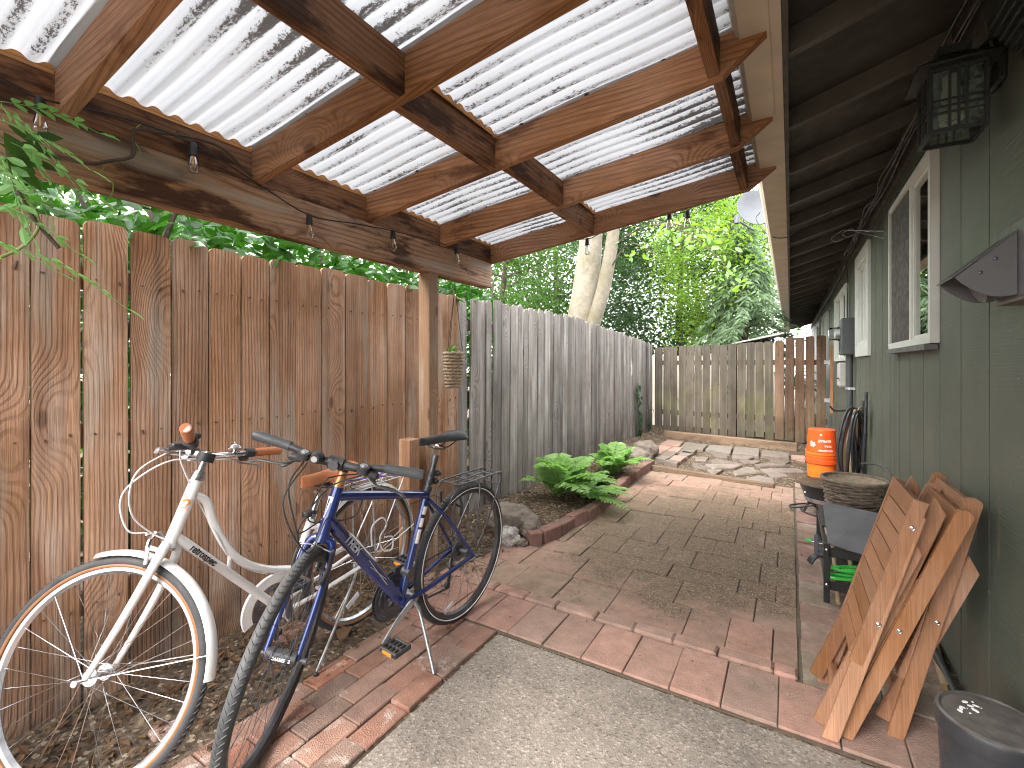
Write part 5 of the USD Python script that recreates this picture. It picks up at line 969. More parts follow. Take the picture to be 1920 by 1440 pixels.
# trees
def branchy(r, base, top, r0, n, reach, mat, parent, name='trunk'):
    base, top = np.array(base, float), np.array(top, float); mid = (base + top) / 2 + np.array([*r.normal(0, .12, 2), 0]); pts = spline([base, mid, top], 16)
    part(parent, name, MB().tube(pts, np.linspace(r0, r0 * .35, len(pts)), 12), mat, 40)
    for i in range(n):
        t = r.uniform(.35, .95); b = pts[int(t * (len(pts) - 1))]; a = r.uniform(0, 6.283); e = b + np.array([math.cos(a), math.sin(a), r.uniform(.25, .8)]) * reach * r.uniform(.6, 1.1)
        part(parent, 'limb', MB().tube(spline([b, (b + e) / 2 + r.normal(0, .12, 3) + [0, 0, -.1], e], 8), np.linspace(r0 * .4 * (1 - t * .5), .012, 9), 7), mat, 40)
def tree(name, label, base, h, rad, leafm, k, per, size, seed, trunk='bark_dark', T=T_DIA, r0=.12, low=.25, spread=.32, group=None, limbs=7):
    r = np.random.default_rng(seed); t = thing(name, label, 'tree', base, group); base = np.array(base, float)
    branchy(r, base, base + [r.normal(0, .3), r.normal(0, .3), h * .85], r0, limbs, rad * .6, trunk, t)
    cc, p = clumps(r, base + [0, 0, h * (low + (1 - low) / 2)], (rad, rad, h * (1 - low) / 2), k, per, spread)
    part(t, 'crown', rand_leaves(r, p, r.uniform(size * .6, size * 1.3, len(p)), T, .45), leafm, kind='stuff')
    return t
tree('bushy_tree', 'dark leafed bushy tree behind the grey fence left of the pale trunks', (-5.6, 8.6, 0), 5.2, 1.9, 'tree_leaf', 120, 130, .10, 21, low=.1)
tree('bushy_tree', 'dense dark evergreen tree rising directly behind the pale twin trunks', (-5.0, 11.6, 0), 6.5, 2.3, 'dark_leaf', 150, 150, .10, 22, low=.08)
tree('bushy_tree', 'tall loose leafed tree in the middle beyond the back fence', (-2.6, 13.2, 0), 7.5, 2.3, 'dark_leaf', 130, 140, .11, 23, low=.1, spread=.36)
tree('bushy_tree', 'bright yellow green tree beyond the back fence nearest the gutter', (-1.5, 11.6, 0), 5.6, 1.35, 'bright_leaf', 80, 130, .085, 24, low=.3, spread=.25)
tree('bushy_tree', 'tall dark tree farthest away above the corner of the fences', (-8.5, 16.5, 0), 9.5, 3.6, 'dark_leaf', 170, 120, .16, 25, low=.05, spread=.5)
tree('bushy_tree', 'large green tree far behind the yellow green one', (-2.8, 18.5, 0), 9.0, 3.2, 'tree_leaf', 170, 120, .15, 26, low=.05, spread=.5)
tree('bushy_tree', 'big green tree standing behind the laurel hedge', (-6.5, 3.2, 0), 6.5, 2.6, 'tree_leaf', 150, 130, .13, 27, low=.1, spread=.4)
r = np.random.default_rng(31)
cn = thing('conifer_tree', 'drooping pale green conifer beyond the right end of the back fence', 'tree', (-.85, 11.2, 0))
part(cn, 'trunk', MB().tube([(-.85, 11.2, 0), (-.85, 11.2, 4.4)], [.11, .02], 10), 'bark_dark', 40)
P_, D_, N_, S_ = [], [], [], []
for lev in np.linspace(.9, 4.2, 26):
    for q in range(8):
        a = r.uniform(0, 6.283); ln = (4.6 - lev) * .42 * r.uniform(.75, 1.1); da = np.array([math.cos(a), math.sin(a), 0])
        bpts = spline([np.array([-.85, 11.2, lev]), np.array([-.85, 11.2, lev + .1]) + da * ln * .5, np.array([-.85, 11.2, lev - ln * .28]) + da * ln], 10)
        if q < 3: part(cn, 'branch', MB().tube(bpts, np.linspace(.014, .004, len(bpts)), 5), 'bark_dark')
        m_ = 46; ts = r.uniform(.15, 1, m_); bq = np.stack([np.interp(ts, np.linspace(0, 1, len(bpts)), bpts[:, k]) for k in range(3)], 1); sd_ = np.cross(da, [0, 0, 1]) * r.choice([-1, 1], (m_, 1))
        P_.append(bq + r.normal(0, .02, (m_, 3))); D_.append(sd_ * .8 + da * .7 + np.array([0, 0, -.55]) + r.normal(0, .25, (m_, 3))); N_.append(np.tile([0, 0, 1.0], (m_, 1)) + r.normal(0, .3, (m_, 3))); S_.append(r.uniform(.10, .24, m_))
part(cn, 'crown', leaves(np.vstack(P_), np.vstack(D_), np.vstack(N_), np.hstack(S_), T_LONG), 'conifer_leaf', kind='stuff')
# pale twin-stemmed tree behind the grey fence, with a bough that hangs into the gap
tw = thing('pale_tree', 'tree with two pale smooth trunks rising behind the grey fence', 'tree', (-3.2, 7.6, 0))
s0 = [(-3.22, 7.62, 0), (-3.20, 7.6, 1.7), (-3.06, 7.6, 2.7), (-2.98, 7.65, 3.7), (-3.1, 7.8, 5.2), (-3.2, 8.0, 6.5)]
part(tw, 'trunk', MB().tube(spline(s0, 30), np.interp(np.arange(31), [0, 8, 15, 30], [.27, .235, .21, .1])[:len(spline(s0, 30))], 18), 'bark_pale', 40)
s1 = [(-3.12, 7.58, .9), (-3.0, 7.55, 1.7), (-2.70, 7.5, 2.6), (-2.52, 7.5, 3.6), (-2.4, 7.6, 5.0), (-2.2, 7.7, 6.2)]
part(tw, 'trunk', MB().tube(spline(s1, 30), np.linspace(.145, .07, len(spline(s1, 30))), 16), 'bark_pale', 40)
r = np.random.default_rng(41)
cc, p = clumps(r, (-1.9, 7.3, 6.9), (3.4, 4.2, 1.7), 230, 110, .36)  # unseen crown, enlarged and thickened to block sky light over the far yard
part(tw, 'crown', rand_leaves(r, p, r.uniform(.07, .13, len(p)), T_DIA, .5), 'tree_leaf', kind='stuff')
for b0, pts in enumerate(([(-2.5, 7.5, 3.7), (-2.0, 6.9, 3.5), (-1.55, 6.4, 3.25), (-1.0, 6.0, 2.98), (-.75, 5.8, 2.8)], [(-2.52, 7.5, 3.3), (-1.9, 7.2, 3.45), (-1.3, 6.9, 3.2), (-.8, 6.7, 2.7), (-.62, 6.6, 2.3)], [(-2.6, 7.5, 2.9), (-2.2, 7.2, 3.2), (-1.8, 6.8, 3.0), (-1.5, 6.6, 2.75)])):
    sp_ = spline(pts, 24); part(tw, 'bough', MB().tube(sp_, np.linspace(.016, .004, len(sp_)), 7), 'bark_dark', 40)
    m_ = 62 if b0 < 2 else 26
    for i in range(m_):
        q = sp_[int(r.uniform(.35, 1) * (len(sp_) - 1))] + r.normal(0, .13, 3) + [0, 0, -.06]; part(tw, 'leaf', rand_leaves(r, q[None], r.uniform(.07, .12, 1), T_OVAL, .45, droop=-.5), 'vine_leaf' if r.random() < .5 else 'bright_leaf')
# ferns
def fern(label, c, n, length, seed, lean=(0, 0), hgt=1.):
    r = np.random.default_rng(seed); t = thing('fern', label, 'fern', c); c = np.array(c, float)
    for i in range(n):
        a = 2 * math.pi * i / n + r.normal(0, .25); L_ = length * r.uniform(.7, 1.15); el = r.uniform(.75, 1.4) * hgt; da = np.array([math.cos(a), math.sin(a), 0]) * math.cos(el) + np.array([*lean, 0]); up_ = math.sin(el)
        tt_ = np.linspace(0, 1, 15); rp = c + L_ * (tt_[:, None] * da * (1 + .45 * tt_[:, None]) + np.outer(up_ * tt_ * 1.25 - .55 * tt_ ** 2.6, [0, 0, 1]))
        tang = np.gradient(rp, axis=0); tang /= np.linalg.norm(tang, axis=1, keepdims=True); side_ = np.cross(tang, [0, 0, 1]); side_ /= np.maximum(np.linalg.norm(side_, axis=1, keepdims=True), 1e-6); nn = np.cross(side_, tang)
        m = MB().tube(rp, np.linspace(.0035, .0012, 15), 4); p_, d_, n_, s_ = [], [], [], []
        for tq in np.linspace(.12, .985, 21):
            ix = tq * 14; k = int(min(ix, 13)); fr_ = ix - k; q = rp[k] * (1 - fr_) + rp[k + 1] * fr_; pl = L_ * .27 * (math.sin(math.pi * min(tq * 1.05, 1) ** .75) ** .8 + .03)
            for sg in (-1, 1):
                pd = side_[k] * sg + tang[k] * .45 + np.array([0, 0, -.12]); pd /= np.linalg.norm(pd); lat = np.cross(nn[k], pd); m_ = 9
                p_.append(q); d_.append(pd + r.normal(0, .06, 3)); n_.append(nn[k] + r.normal(0, .2, 3)); s_.append(pl * 1.05)
                for w_ in (1, 2, 3, 4):
                    b = q + pd * pl * w_ * .19
                    for s2 in (-1, 1): p_.append(b); d_.append(lat * s2 + pd * .8); n_.append(nn[k]); s_.append(pl * .2 * (1 - w_ * .14))
        V, F = leaves(np.array(p_), np.array(d_), np.array(n_), np.array(s_), T_DIA); m.add(V, F)
        part(t, 'frond', m, 'fern_leaf')
fern('big light green fern in the brick edged bed, tallest of the ferns', (-1.86, 3.95, .07), 17, .58, 51, lean=(.12, -.06))
fern('low spreading fern reaching over the brick edging beside the big one', (-1.66, 4.05, .07), 9, .40, 52, lean=(.25, -.1), hgt=.65)
fern('small bright fern at the far end of the bed before the rocks', (-1.72, 5.05, .07), 14, .46, 53, lean=(.1, 0), hgt=.95)
fern('smallest dark fern tucked between the two larger ferns', (-1.78, 4.6, .07), 9, .30, 54, hgt=.7)
# ivy
def ivy(label, y0, top, n, seed):
    r = np.random.default_rng(seed); t = thing('ivy', label, 'ivy', (-2.28, y0, 0)); z = np.linspace(.0, top, 14); sp_ = np.c_[np.full(14, -2.282), y0 + .07 * np.sin(z * 5) + r.normal(0, .012, 14), z]
    part(t, 'stem', MB().tube(sp_, .005, 5), 'bark_dark')
    for i in range(n):
        q = sp_[r.integers(0, 14)] + [r.uniform(.005, .05), r.normal(0, .075), r.normal(0, .04)]; q[2] = max(q[2], .03)
        part(t, 'leaf', leaves(q[None], np.array([[r.normal(.1, .15), r.normal(0, .6), -.8]]), np.array([[1.0, r.normal(0, .3), r.normal(.2, .3)]]), np.array([r.uniform(.05, .09)]), T_IVY), 'ivy_leaf')
ivy('taller strand of dark ivy climbing the grey fence near its far corner', 8.05, .93, 120, 61)
ivy('short strand of ivy nearest the corner where the two fences meet', 8.75, .55, 34, 62)
# rocks
def rock(label, c, sz, mat, seed):
    m = trimesh.creation.icosphere(subdivisions=4, radius=1.0); v = np.array(m.vertices); n_ = meshkit.fbm(v * 1.6 + seed * 3.1, 4, seed)[:, None]; v = v * (.62 + .75 * n_)
    v = np.sign(v) * np.abs(v) ** .85 * np.array(sz) / 2; v += meshkit.fbm(v * 40 + seed, 3, seed + 9)[:, None] * .012
    part('/World', 'rock', (v + np.array(c), np.array(m.faces)), mat, 55, label, 'rock', loc=c)
def rk_at(u, v_, z): return gp(u, v_, z)
q = gp(962, 995, .05); rock('large flat brown grey rock at the near end of the fern bed', (q[0] - .06, q[1] + .06, .10), (.36, .30, .24), 'rock_brown', 71)
q = gp(952, 1012, .03); rock('white and black mottled rock before the large brown one', (q[0] + .005, q[1] - .02, .055), (.17, .15, .15), 'rock_white', 72)
q = gp(992, 1006, .03); rock('grey rock leaning against the near end of the brick edging', (q[0], q[1] + .03, .07), (.15, .17, .19), 'rock_brown', 73)
q = gp(975, 1022, .01); rock('small tan stone in front of the mottled rock', (q[0], q[1], .02), (.09, .08, .06), 'flagstone', 74)
q = gp(1195, 868, .05); rock('rounded dark grey rock at the far end of the fern bed', (q[0], q[1], .10), (.30, .28, .26), 'rock_brown', 75)
q = gp(1212, 858, .05); rock('brown rock behind the rounded grey one by the flagstones', (q[0] - .05, q[1] + .12, .11), (.34, .36, .30), 'rock_brown', 76)
q = gp(1180, 858, .05); rock('small grey rock between ferns and grey fence', (q[0] - .05, q[1], .10), (.20, .2, .2), 'rock_brown', 77)
# litter: fallen leaves and twigs in the soil, and a few on the paving
r = np.random.default_rng(81)
n = 2600; p = np.c_[r.uniform(-2.27, -1.62, n), r.uniform(-.3, 3.1, n), np.zeros(n)]; k = r.random(n) < np.clip((-1.60 - p[:, 0]) / .5, .03, 1); p = p[k]
p2 = np.c_[r.uniform(-2.27, -1.52, 1100), r.uniform(3.0, 6.1, 1100), np.zeros(1100)]; p3 = np.c_[r.uniform(-2.2, .5, 1200), r.uniform(6.0, 9.0, 1200), np.zeros(1200)]; k3 = (r.random(1200) < .25) | (p3[:, 1] > 8.2) | (p3[:, 0] < -1.8)
p = np.vstack([p, p2, p3[k3]]); p[:, 2] = soil_z(p[:, 0], p[:, 1]) + .018
V1, F1 = rand_leaves(r, p, r.uniform(.015, .05, len(p)), T_DIA, .75, droop=0)
struct_l = part('/World', 'leaf_litter', (V1, F1), 'litter_leaf', label='brown fallen leaves scattered over the soil and bed', cat='leaves', kind='stuff')
m = MB()
for i in range(260):
    y = r.uniform(.2, 3.2) if r.random() < .7 else r.uniform(3, 9); x = r.uniform(-2.25, -1.7); a = r.uniform(0, 3.14); l = r.uniform(.03, .12); z = float(soil_z(np.array([x]), np.array([y]))[0]) + .02
    m.tube([(x, y, z), (x + math.cos(a) * l * .5, y + math.sin(a) * l * .5, z + r.uniform(0, .02)), (x + math.cos(a) * l, y + math.sin(a) * l, z + .002)], [.0022, .002, .001], 4)
part('/World', 'twigs', m, 'bark_dark', label='thin dry twigs lying along the foot of the fences', cat='twigs', kind='stuff')
p = np.c_[r.uniform(-1.5, .5, 130), r.uniform(1.95, 5.7, 130), np.full(130, .022)]; V1, F1 = rand_leaves(r, p, r.uniform(.008, .026, 130), T_DIA, .85, droop=0)
part('/World', 'paving_litter', (V1, F1), 'litter_leaf', label='small dry leaf scraps strewn on the pavers', cat='leaves', kind='stuff')
m = MB(); n = 1500
for i in range(n):
    x, y = r.normal(-.75, .42), r.normal(3.25, .75); 
    if -1.45 < x < .0 and 2.35 < y < 5.6:
        s_ = r.uniform(.0025, .006); R_ = rot(r.normal(0, 1, 3), r.uniform(0, 3)); m.add(np.array([[s_, 0, 0], [-s_, 0, 0], [0, s_, 0], [0, -s_, 0], [0, 0, s_], [0, 0, -s_]]) @ R_.T * [1, .8, .7] + [x, y, .0165], [[0, 2, 4], [2, 1, 4], [1, 3, 4], [3, 0, 4], [2, 0, 5], [1, 2, 5], [3, 1, 5], [0, 3, 5]])
part('/World', 'grit', m, 'flagstone', label='loose grit and crumbs of gravel over the middle pavers', cat='gravel', kind='stuff')
lf = gp(632, 1195, .03); part('/World', 'fallen_leaf', leaves(np.array([lf]), np.array([[.3, .6, .3]]), np.array([[.6, -.4, .7]]), np.array([.08]), T_IVY), 'rust_leaf' if 'rust_leaf' in LOOKS else 'litter_leaf', label='curled orange brown leaf standing on the bricks under the blue bicycle', cat='leaf')

# ------------------------------------------------------------------ vine, lights, hanging planter
vn = thing('vine', 'woody vine with bright feathery leaves over the left end of the beam', 'vine', (-1.92, .5, 2.0))
c3 = lambda a, b, x=-1.925: wp(a / 3, 80 + b / 3, x)
for pts, r0, mt in (([(60, 640), (150, 580), (300, 630), (500, 680), (620, 665), (740, 640), (748, 560), (760, 490), (880, 505), (1000, 520), (1140, 548), (1260, 600), (1350, 690), (1420, 750)], .0062, 'bark_dark'), ([(40, 560), (60, 680), (75, 780), (150, 930), (240, 1050), (330, 1155)], .006, 'bark_dark'),
                    ([(290, 490), (360, 580), (440, 640)], .002, 'stem_green'), ([(800, 450), (750, 500), (760, 560), (790, 610), (770, 650)], .0018, 'stem_green'), ([(590, 690), (570, 740), (600, 770), (635, 790), (630, 850), (590, 905)], .0018, 'stem_green'), ([(130, 850), (205, 960), (215, 1040), (170, 1110), (90, 1170), (0, 1210)], .0042, 'stem_green'), ([(990, 550), (1000, 490)], .002, 'rust_metal')):
    part(vn, 'stem', MB().tube(spline([c3(*q, x=-1.925 + .012 * (i % 2)) for i, q in enumerate(pts)], 6 * len(pts)), r0, 6), mt, 40)
r = np.random.default_rng(91)
def compound(c, d, L_, pairs, droop=.3, sz=.3):
    d = unit(d); t_ = np.linspace(0, 1, 9)[:, None]; rp = np.array(c) + L_ * (t_ * d + t_ ** 2 * np.array([0, 0, -droop])); tg = unit(rp[-1] - rp[0]); sd_ = unit(np.cross(tg, [0, 0, 1]) if abs(tg[2]) < .95 else [1, 0, 0]); nn = np.cross(sd_, tg); m = MB().tube(rp, .0012, 4)
    P_, D_, N_, S_ = [], [], [], []
    for k in range(pairs):
        q = rp[int(1 + 7 * k / pairs)]
        for sg in (-1, 1): P_.append(q); D_.append(sd_ * sg + tg * .55 + r.normal(0, .08, 3)); N_.append(nn + r.normal(0, .15, 3)); S_.append(L_ * sz * (1 - .3 * abs(k / pairs - .4)))
    P_.append(rp[-1]); D_.append(tg); N_.append(nn); S_.append(L_ * sz)
    return m.add(*leaves(np.array(P_), np.array(D_), np.array(N_), np.array(S_), T_OVAL))
for (a, b, dx, dy, L_) in [(0, 330, .6, .1, .20), (-40, 420, .7, -.2, .2), (60, 560, 1, -.25, .17), (20, 600, .3, -.9, .15), (-20, 520, .8, -.5, .18), (-30, 900, .9, -.3, .16), (130, 1160, 1, -.35, .22), (-60, 1110, .9, -.2, .13), (170, 870, -.4, .7, .12), (120, 880, .9, .2, .10), (0, 680, .4, -.9, .15), (-60, 300, .8, -.7, .22), (90, 640, .5, -.9, .13)]:
    x = -1.80 + r.uniform(-.05, .12); c = c3(a, b, x); part(vn, 'leaf', compound(c, (r.normal(.15, .2), dx, dy), L_, 4 if L_ < .18 else 6, .3, .34 if L_ < .18 else .26), 'vine_leaf')
for (a, b) in [(20, 500), (90, 560), (30, 620), (60, 590), (130, 540), (-10, 560), (40, 460), (0, 640), (110, 650)]:
    c = c3(a, b, -1.82 + r.uniform(-.06, .08)); part(vn, 'leaf', leaves(c[None], np.array([[.1, r.normal(.6, .5), r.normal(-.4, .4)]]), np.array([[.8, r.normal(0, .3), .5]]), np.array([r.uniform(.07, .11)]), T_OVAL), 'tree_leaf')
sl_ = thing('string_lights', 'black cord of clear filament bulbs strung along beam and outer rafter', 'string lights', (-1.9, 2, 2.1))
bulbs = [(wp(75, 192, -1.90)), wp(362, 276, -1.905), wp(580, 408, -1.905), wp(737, 437, -1.905), wp(856, 467, -1.905), yp(977, 456, 2.972), yp(1101, 451, 2.975), yp(1255, 402, 2.98), yp(1289, 399, 2.985)]
hooks = [wp(-60, 95, -1.92), None]
cord = [wp(-90, 110, -1.915), wp(-20, 140, -1.91)]
for i, b in enumerate(bulbs):
    cord.append(b + [0, 0, .012])
    if i < 4: nx = bulbs[i + 1]; cord.append((b + nx) / 2 + [.0, 0, .030 if i in (0,) else .012])
    elif i == 4: cord += [np.array([-1.905, 2.80, 2.12]), np.array([-1.90, 2.975, 2.14])]
    elif i == 5: cord.append((b + bulbs[6]) / 2 + [0, 0, .01])
    elif i == 6: cord += [yp(1120, 440, 2.975), yp(1165, 415, 2.975), yp(1165, 432, 2.985), yp(1240, 398, 2.975)]
    elif i == 7: cord.append((b + bulbs[8]) / 2 + [0, 0, .004])
cord += [yp(1310, 380, 2.975), yp(1345, 362, 2.975), yp(1350, 350, 2.97), yp(1346, 330, 2.97)]
part(sl_, 'cord', MB().tube(spline(cord, 160), .0032, 6), 'cable_black', 40)
for b in bulbs:
    part(sl_, 'socket', MB().revolve([(0, .016), (.008, .016), (.0125, .010), (.0145, -.012), (.0145, -.022), (.016, -.024), (.016, -.032), (.012, -.033), (0, -.033)], b, 14), 'black_plastic', 40)
    g_ = part(sl_, 'bulb', MB().revolve([(.010, -.032), (.0125, -.045), (.0175, -.062), (.0195, -.074), (.0175, -.087), (.011, -.096), (0, -.099)], b, 16), 'clear_glass', True)
    part(g_, 'filament', MB().tube([b + [.003, 0, -.036], b + [.004, 0, -.07]], .0013, 5).tube([b + [-.003, 0, -.036], b + [-.004, 0, -.07]], .0013, 5).cyl(b + [0, 0, -.03], b + [0, 0, -.042], .004), 'filament')
hp = thing('hanging_planter', 'small woven basket planter hanging on dark wire beside the post', 'planter', (-1.99, 2.55, 1.2))
pc = wp(850, 700, -1.99); R1, R0, z1, z0 = .063, .045, wp(850, 660, -1.99)[2], wp(850, 727, -1.99)[2]
m = MB(); nr = 11
for k in range(nr):
    zz = z0 + (z1 - z0) * (k + .5) / nr; rr = R0 + (R1 - R0) * (k / nr); a = np.linspace(0, 2 * math.pi, 40, endpoint=False); m.tube(np.c_[pc[0] + (rr + .003 * np.sin(a * 10 + k * 1.57)) * np.cos(a), pc[1] + (rr + .003 * np.sin(a * 10 + k * 1.57)) * np.sin(a), np.full(40, zz) + .002 * np.sin(a * 9 + k)], (z1 - z0) / nr * .58, 6, closed=True)
part(hp, 'basket', m, 'rope_wicker', True)
part(hp, 'potting_soil', MB().revolve([(R1 * .9, z1 - .02), (0, z1 - .01)], (pc[0], pc[1], 0), 16), 'soil')
hk_ = wp(853, 512, -1.99)
for a in (.6, 2.7, 4.7): part(hp, 'wire', MB().tube([hk_, hk_ + [0, 0, -.09], np.array([pc[0] + R1 * math.cos(a), pc[1] + R1 * math.sin(a), z1])], .0022, 5), 'cable_black')
r = np.random.default_rng(93)
for i in range(12):
    a = r.uniform(0, 6.28); part(hp, 'leaf', leaves(np.array([[pc[0], pc[1], z1 - .005]]) + r.normal(0, .018, (1, 3)), np.array([[math.cos(a), math.sin(a), r.uniform(.2, 1.3)]]), np.array([[0, 0, 1.0]]) + r.normal(0, .3, (1, 3)), np.array([r.uniform(.04, .075)]), T_OVAL), 'tree_leaf')

# ------------------------------------------------------------------ things on the house wall
ln = thing('wall_lantern', 'black craftsman wall lantern with gridded glass beside the near window', 'wall lamp', (.53, 2.08, 2.07))
lx0, lx1, ly0, ly1, lz0, lz1 = .392, .528, 2.012, 2.152, 2.065, 2.275
post_ = MB()
for x in (lx0, lx1):
    for y in (ly0, ly1): post_.cbox((x, y, (lz0 + lz1) / 2), (.012, .012, lz1 - lz0), .002)
for z in (lz0 + .006, lz1 - .006):
    for y in (ly0, ly1): post_.box(((lx0 + lx1) / 2, y, z), (lx1 - lx0 - .012, .011, .012))
    for x in (lx0, lx1): post_.box((x, (ly0 + ly1) / 2, z), (.011, ly1 - ly0 - .012, .012))
part(ln, 'cage', post_, 'lantern_metal', kind=None)
for face in range(4):
    m = MB(); ax_ = face < 2
    for q in (.36, .52, .66):
        a = lx0 + (lx1 - lx0) * q if ax_ else ly0 + (ly1 - ly0) * q
        if ax_: m.bx(a - .0035, a + .0035, (ly0, ly1)[face] - .004, (ly0, ly1)[face] + .004, lz0 + .01, lz1 - .01)
        else: m.bx((lx0, lx1)[face - 2] - .004, (lx0, lx1)[face - 2] + .004, a - .0035, a + .0035, lz0 + .01, lz1 - .01)
    for q in (.30, .40, .50):
        z = lz0 + (lz1 - lz0) * q
        if ax_: m.bx(lx0 + .006, lx1 - .006, (ly0, ly1)[face] - .003, (ly0, ly1)[face] + .003, z - .003, z + .003)
        else: m.bx((lx0, lx1)[face - 2] - .003, (lx0, lx1)[face - 2] + .003, ly0 + .006, ly1 - .006, z - .003, z + .003)
    part(ln, 'grille', m, 'lantern_metal')
    if ax_: part(ln, 'glass_pane', MB().bx(lx0 + .006, lx1 - .006, (ly0, ly1)[face] + (.006 if face == 0 else -.008), (ly0, ly1)[face] + (.008 if face == 0 else -.006), lz0 + .012, lz1 - .012), 'dusty_glass')
    else: part(ln, 'glass_pane', MB().bx((lx0, lx1)[face - 2] + (.006 if face == 2 else -.008), (lx0, lx1)[face - 2] + (.008 if face == 2 else -.006), ly0 + .006, ly1 - .006, lz0 + .012, lz1 - .012), 'dusty_glass')
o_ = .035; part(ln, 'roof', MB().hull([(x, y, lz1 - .002) for x in (lx0 - o_, lx1 + o_) for y in (ly0 - o_, ly1 + o_)] + [(x, y, lz1 + .006) for x in (lx0 - o_, lx1 + o_) for y in (ly0 - o_, ly1 + o_)] + [((lx0 + lx1) / 2 + a, (ly0 + ly1) / 2 + b, lz1 + .055) for a in (-.035, .035) for b in (-.035, .035)]), 'lantern_metal')
part(ln, 'finial', MB().hull([((lx0 + lx1) / 2 + a, (ly0 + ly1) / 2 + b, lz1 + z) for a in (-.04, .04) for b in (-.04, .04) for z in (.056, .085)]), 'lantern_metal')
cx_, cy_ = (lx0 + lx1) / 2, (ly0 + ly1) / 2
part(ln, 'lamp_socket', MB().revolve([(0, lz1), (.022, lz1), (.022, lz1 - .05), (.025, lz1 - .052), (.025, lz1 - .085), (.018, lz1 - .09), (0, lz1 - .09)], (cx_, cy_, 0), 18), 'bulb_base', 40)
t_ = np.linspace(0, 1, 80); part(ln, 'spiral_bulb', MB().tube(np.c_[cx_ + (.024 + .004 * np.sin(t_ * 3.14)) * np.cos(t_ * 22), cy_ + (.024 + .004 * np.sin(t_ * 3.14)) * np.sin(t_ * 22), lz1 - .095 - .06 * t_], .0068, 8), 'cfl_white', 40)
part(ln, 'arm', MB().tube(spline([(lx1 - .02, cy_, lz1 + .03), (lx1 + .02, cy_, lz1 + .08), (WX - .02, cy_, lz1 + .06)], 10), .009, 8), 'lantern_metal', 40)
part(ln, 'back_plate', MB().cbox((WX - .010, cy_, lz1 + .03), (.02, .11, .20), .006), 'lantern_metal')
w2 = thing('wall_lamp', 'dark ridged wall fitting at the upper right beside the lantern', 'wall lamp', (.52, 1.78, 2.2))
m = MB(); 
for k in range(6): m.cbox((WX - .02 - .012 * k, 1.80, 2.27 + .012 * k), (.014, .16, .15 - .01 * k), .003)
part(w2, 'ridged_body', m, 'lantern_metal'); part(w2, 'wall_plate', MB().cbox((WX - .006, 1.80, 2.29), (.012, .2, .2), .003), 'lantern_metal')
vh = thing('vent_hood', 'grey painted sheet metal dryer vent hood on the green wall', 'vent', (.55, 1.85, 1.5))
hy0, hy1, hx0, hx1, hzt, hzl, hzb = 1.765, 1.925, .398, .522, 1.668, 1.552, 1.500
arc = [(hx0 + (hx1 - hx0) * t, hzl - .052 * math.sin(t * 1.57) - .012 * math.sin(t * 3.14)) for t in np.linspace(0, 1, 9)]
for y in (hy0, hy1 - .003): part(vh, 'cheek', MB().prism(Polygon([(hx1, hzt), (hx0, hzl + .004)] + arc[1:]), .003, lambda v, y=y: np.stack([v[:, 0], y + v[:, 2], v[:, 1]], -1)), 'hood_grey')
part(vh, 'sloping_top', MB().hull([(x, y, z + o) for y in (hy0 - .004, hy1 + .004) for x, z in ((hx1, hzt), (hx0 - .006, hzl + .002)) for o in (.001, .005)]), 'hood_grey')
part(vh, 'wall_box', MB().cbox(((hx1 + WX) / 2 + .004, (hy0 + hy1) / 2 - .01, (hzt + hzb) / 2 + .01), (WX - hx1 + .004, hy1 - hy0 + .07, hzt - hzb + .05), .006), 'hood_grey')
part(vh, 'duct', MB().tube([(hx1 + .003, (hy0 + hy1) / 2, 1.57), (hx0 + .06, (hy0 + hy1) / 2, 1.545)], [.062, .06], 20), 'hood_grey', 40)
for (x, z) in ((.48, 1.60), (.45, 1.565)): part(vh, 'screw', MB().revolve([(0, .004), (.004, .003), (.0055, 0)], (0, 0, 0), 10, R=np.array([[1, 0, 0], [0, 0, -1], [0, 1, 0]])) if False else MB().ball((x, hy0 - .001, z), .0055, 1, (1, .5, 1)), 'dark_metal', True)
em = thing('electric_meter', 'dark green meter box with round glass meter and conduit on the wall', 'electric meter', (.52, 6.0, 1.0))
part(em, 'meter_box', MB().cbox((.515, 6.04, 1.605), (.125, .30, .38), .01), 'meter_grey'); part(em, 'box_ring', MB().torus((.449, 6.04, 1.50), [1, 0, 0], .05, circ(.003, 6), 28), 'meter_grey')
part(em, 'meter_glass', MB().revolve([(.075, 0), (.078, .015), (.07, .02), (.068, .09), (.055, .10), (0, .10)], (.452, 6.04, 1.64), 24, R=np.array([[0, 0, -1.0], [0, 1, 0], [1, 0, 0]])), 'clear_glass', 40); part(em, 'meter_face', MB().cyl((.45, 6.04, 1.64), (.41, 6.04, 1.64), .055, n=20), 'decal_white', 40)
part(em, 'conduit', MB().cyl((.53, 6.0, 1.42), (.53, 6.0, .02), .032, n=16), 'meter_grey', 40)
for z in (1.05,): part(em, 'conduit_strap', MB().cyl((.53, 6.0, z), (.53, 6.0, z + .025), .036, n=16).box((.56, 6.0, z + .012), (.03, .11, .025)), 'hinge_steel')
ph = thing('phone_box', 'beige utility junction box mounted on the wall past the conduit', 'utility box', (.54, 6.75, 1.05)); part(ph, 'box_body', MB().cbox((.53, 6.8, 1.19), (.09, .20, .29), .02), 'phone_box'); part(ph, 'latch', MB().cbox((.48, 6.69, 1.15), (.02, .02, .02), .003), 'dark_metal')
cbm = thing('eave_cables', 'bundle of black cables fixed along the wall under the eave', 'cables', (.55, 5, 2.5))
r = np.random.default_rng(95)
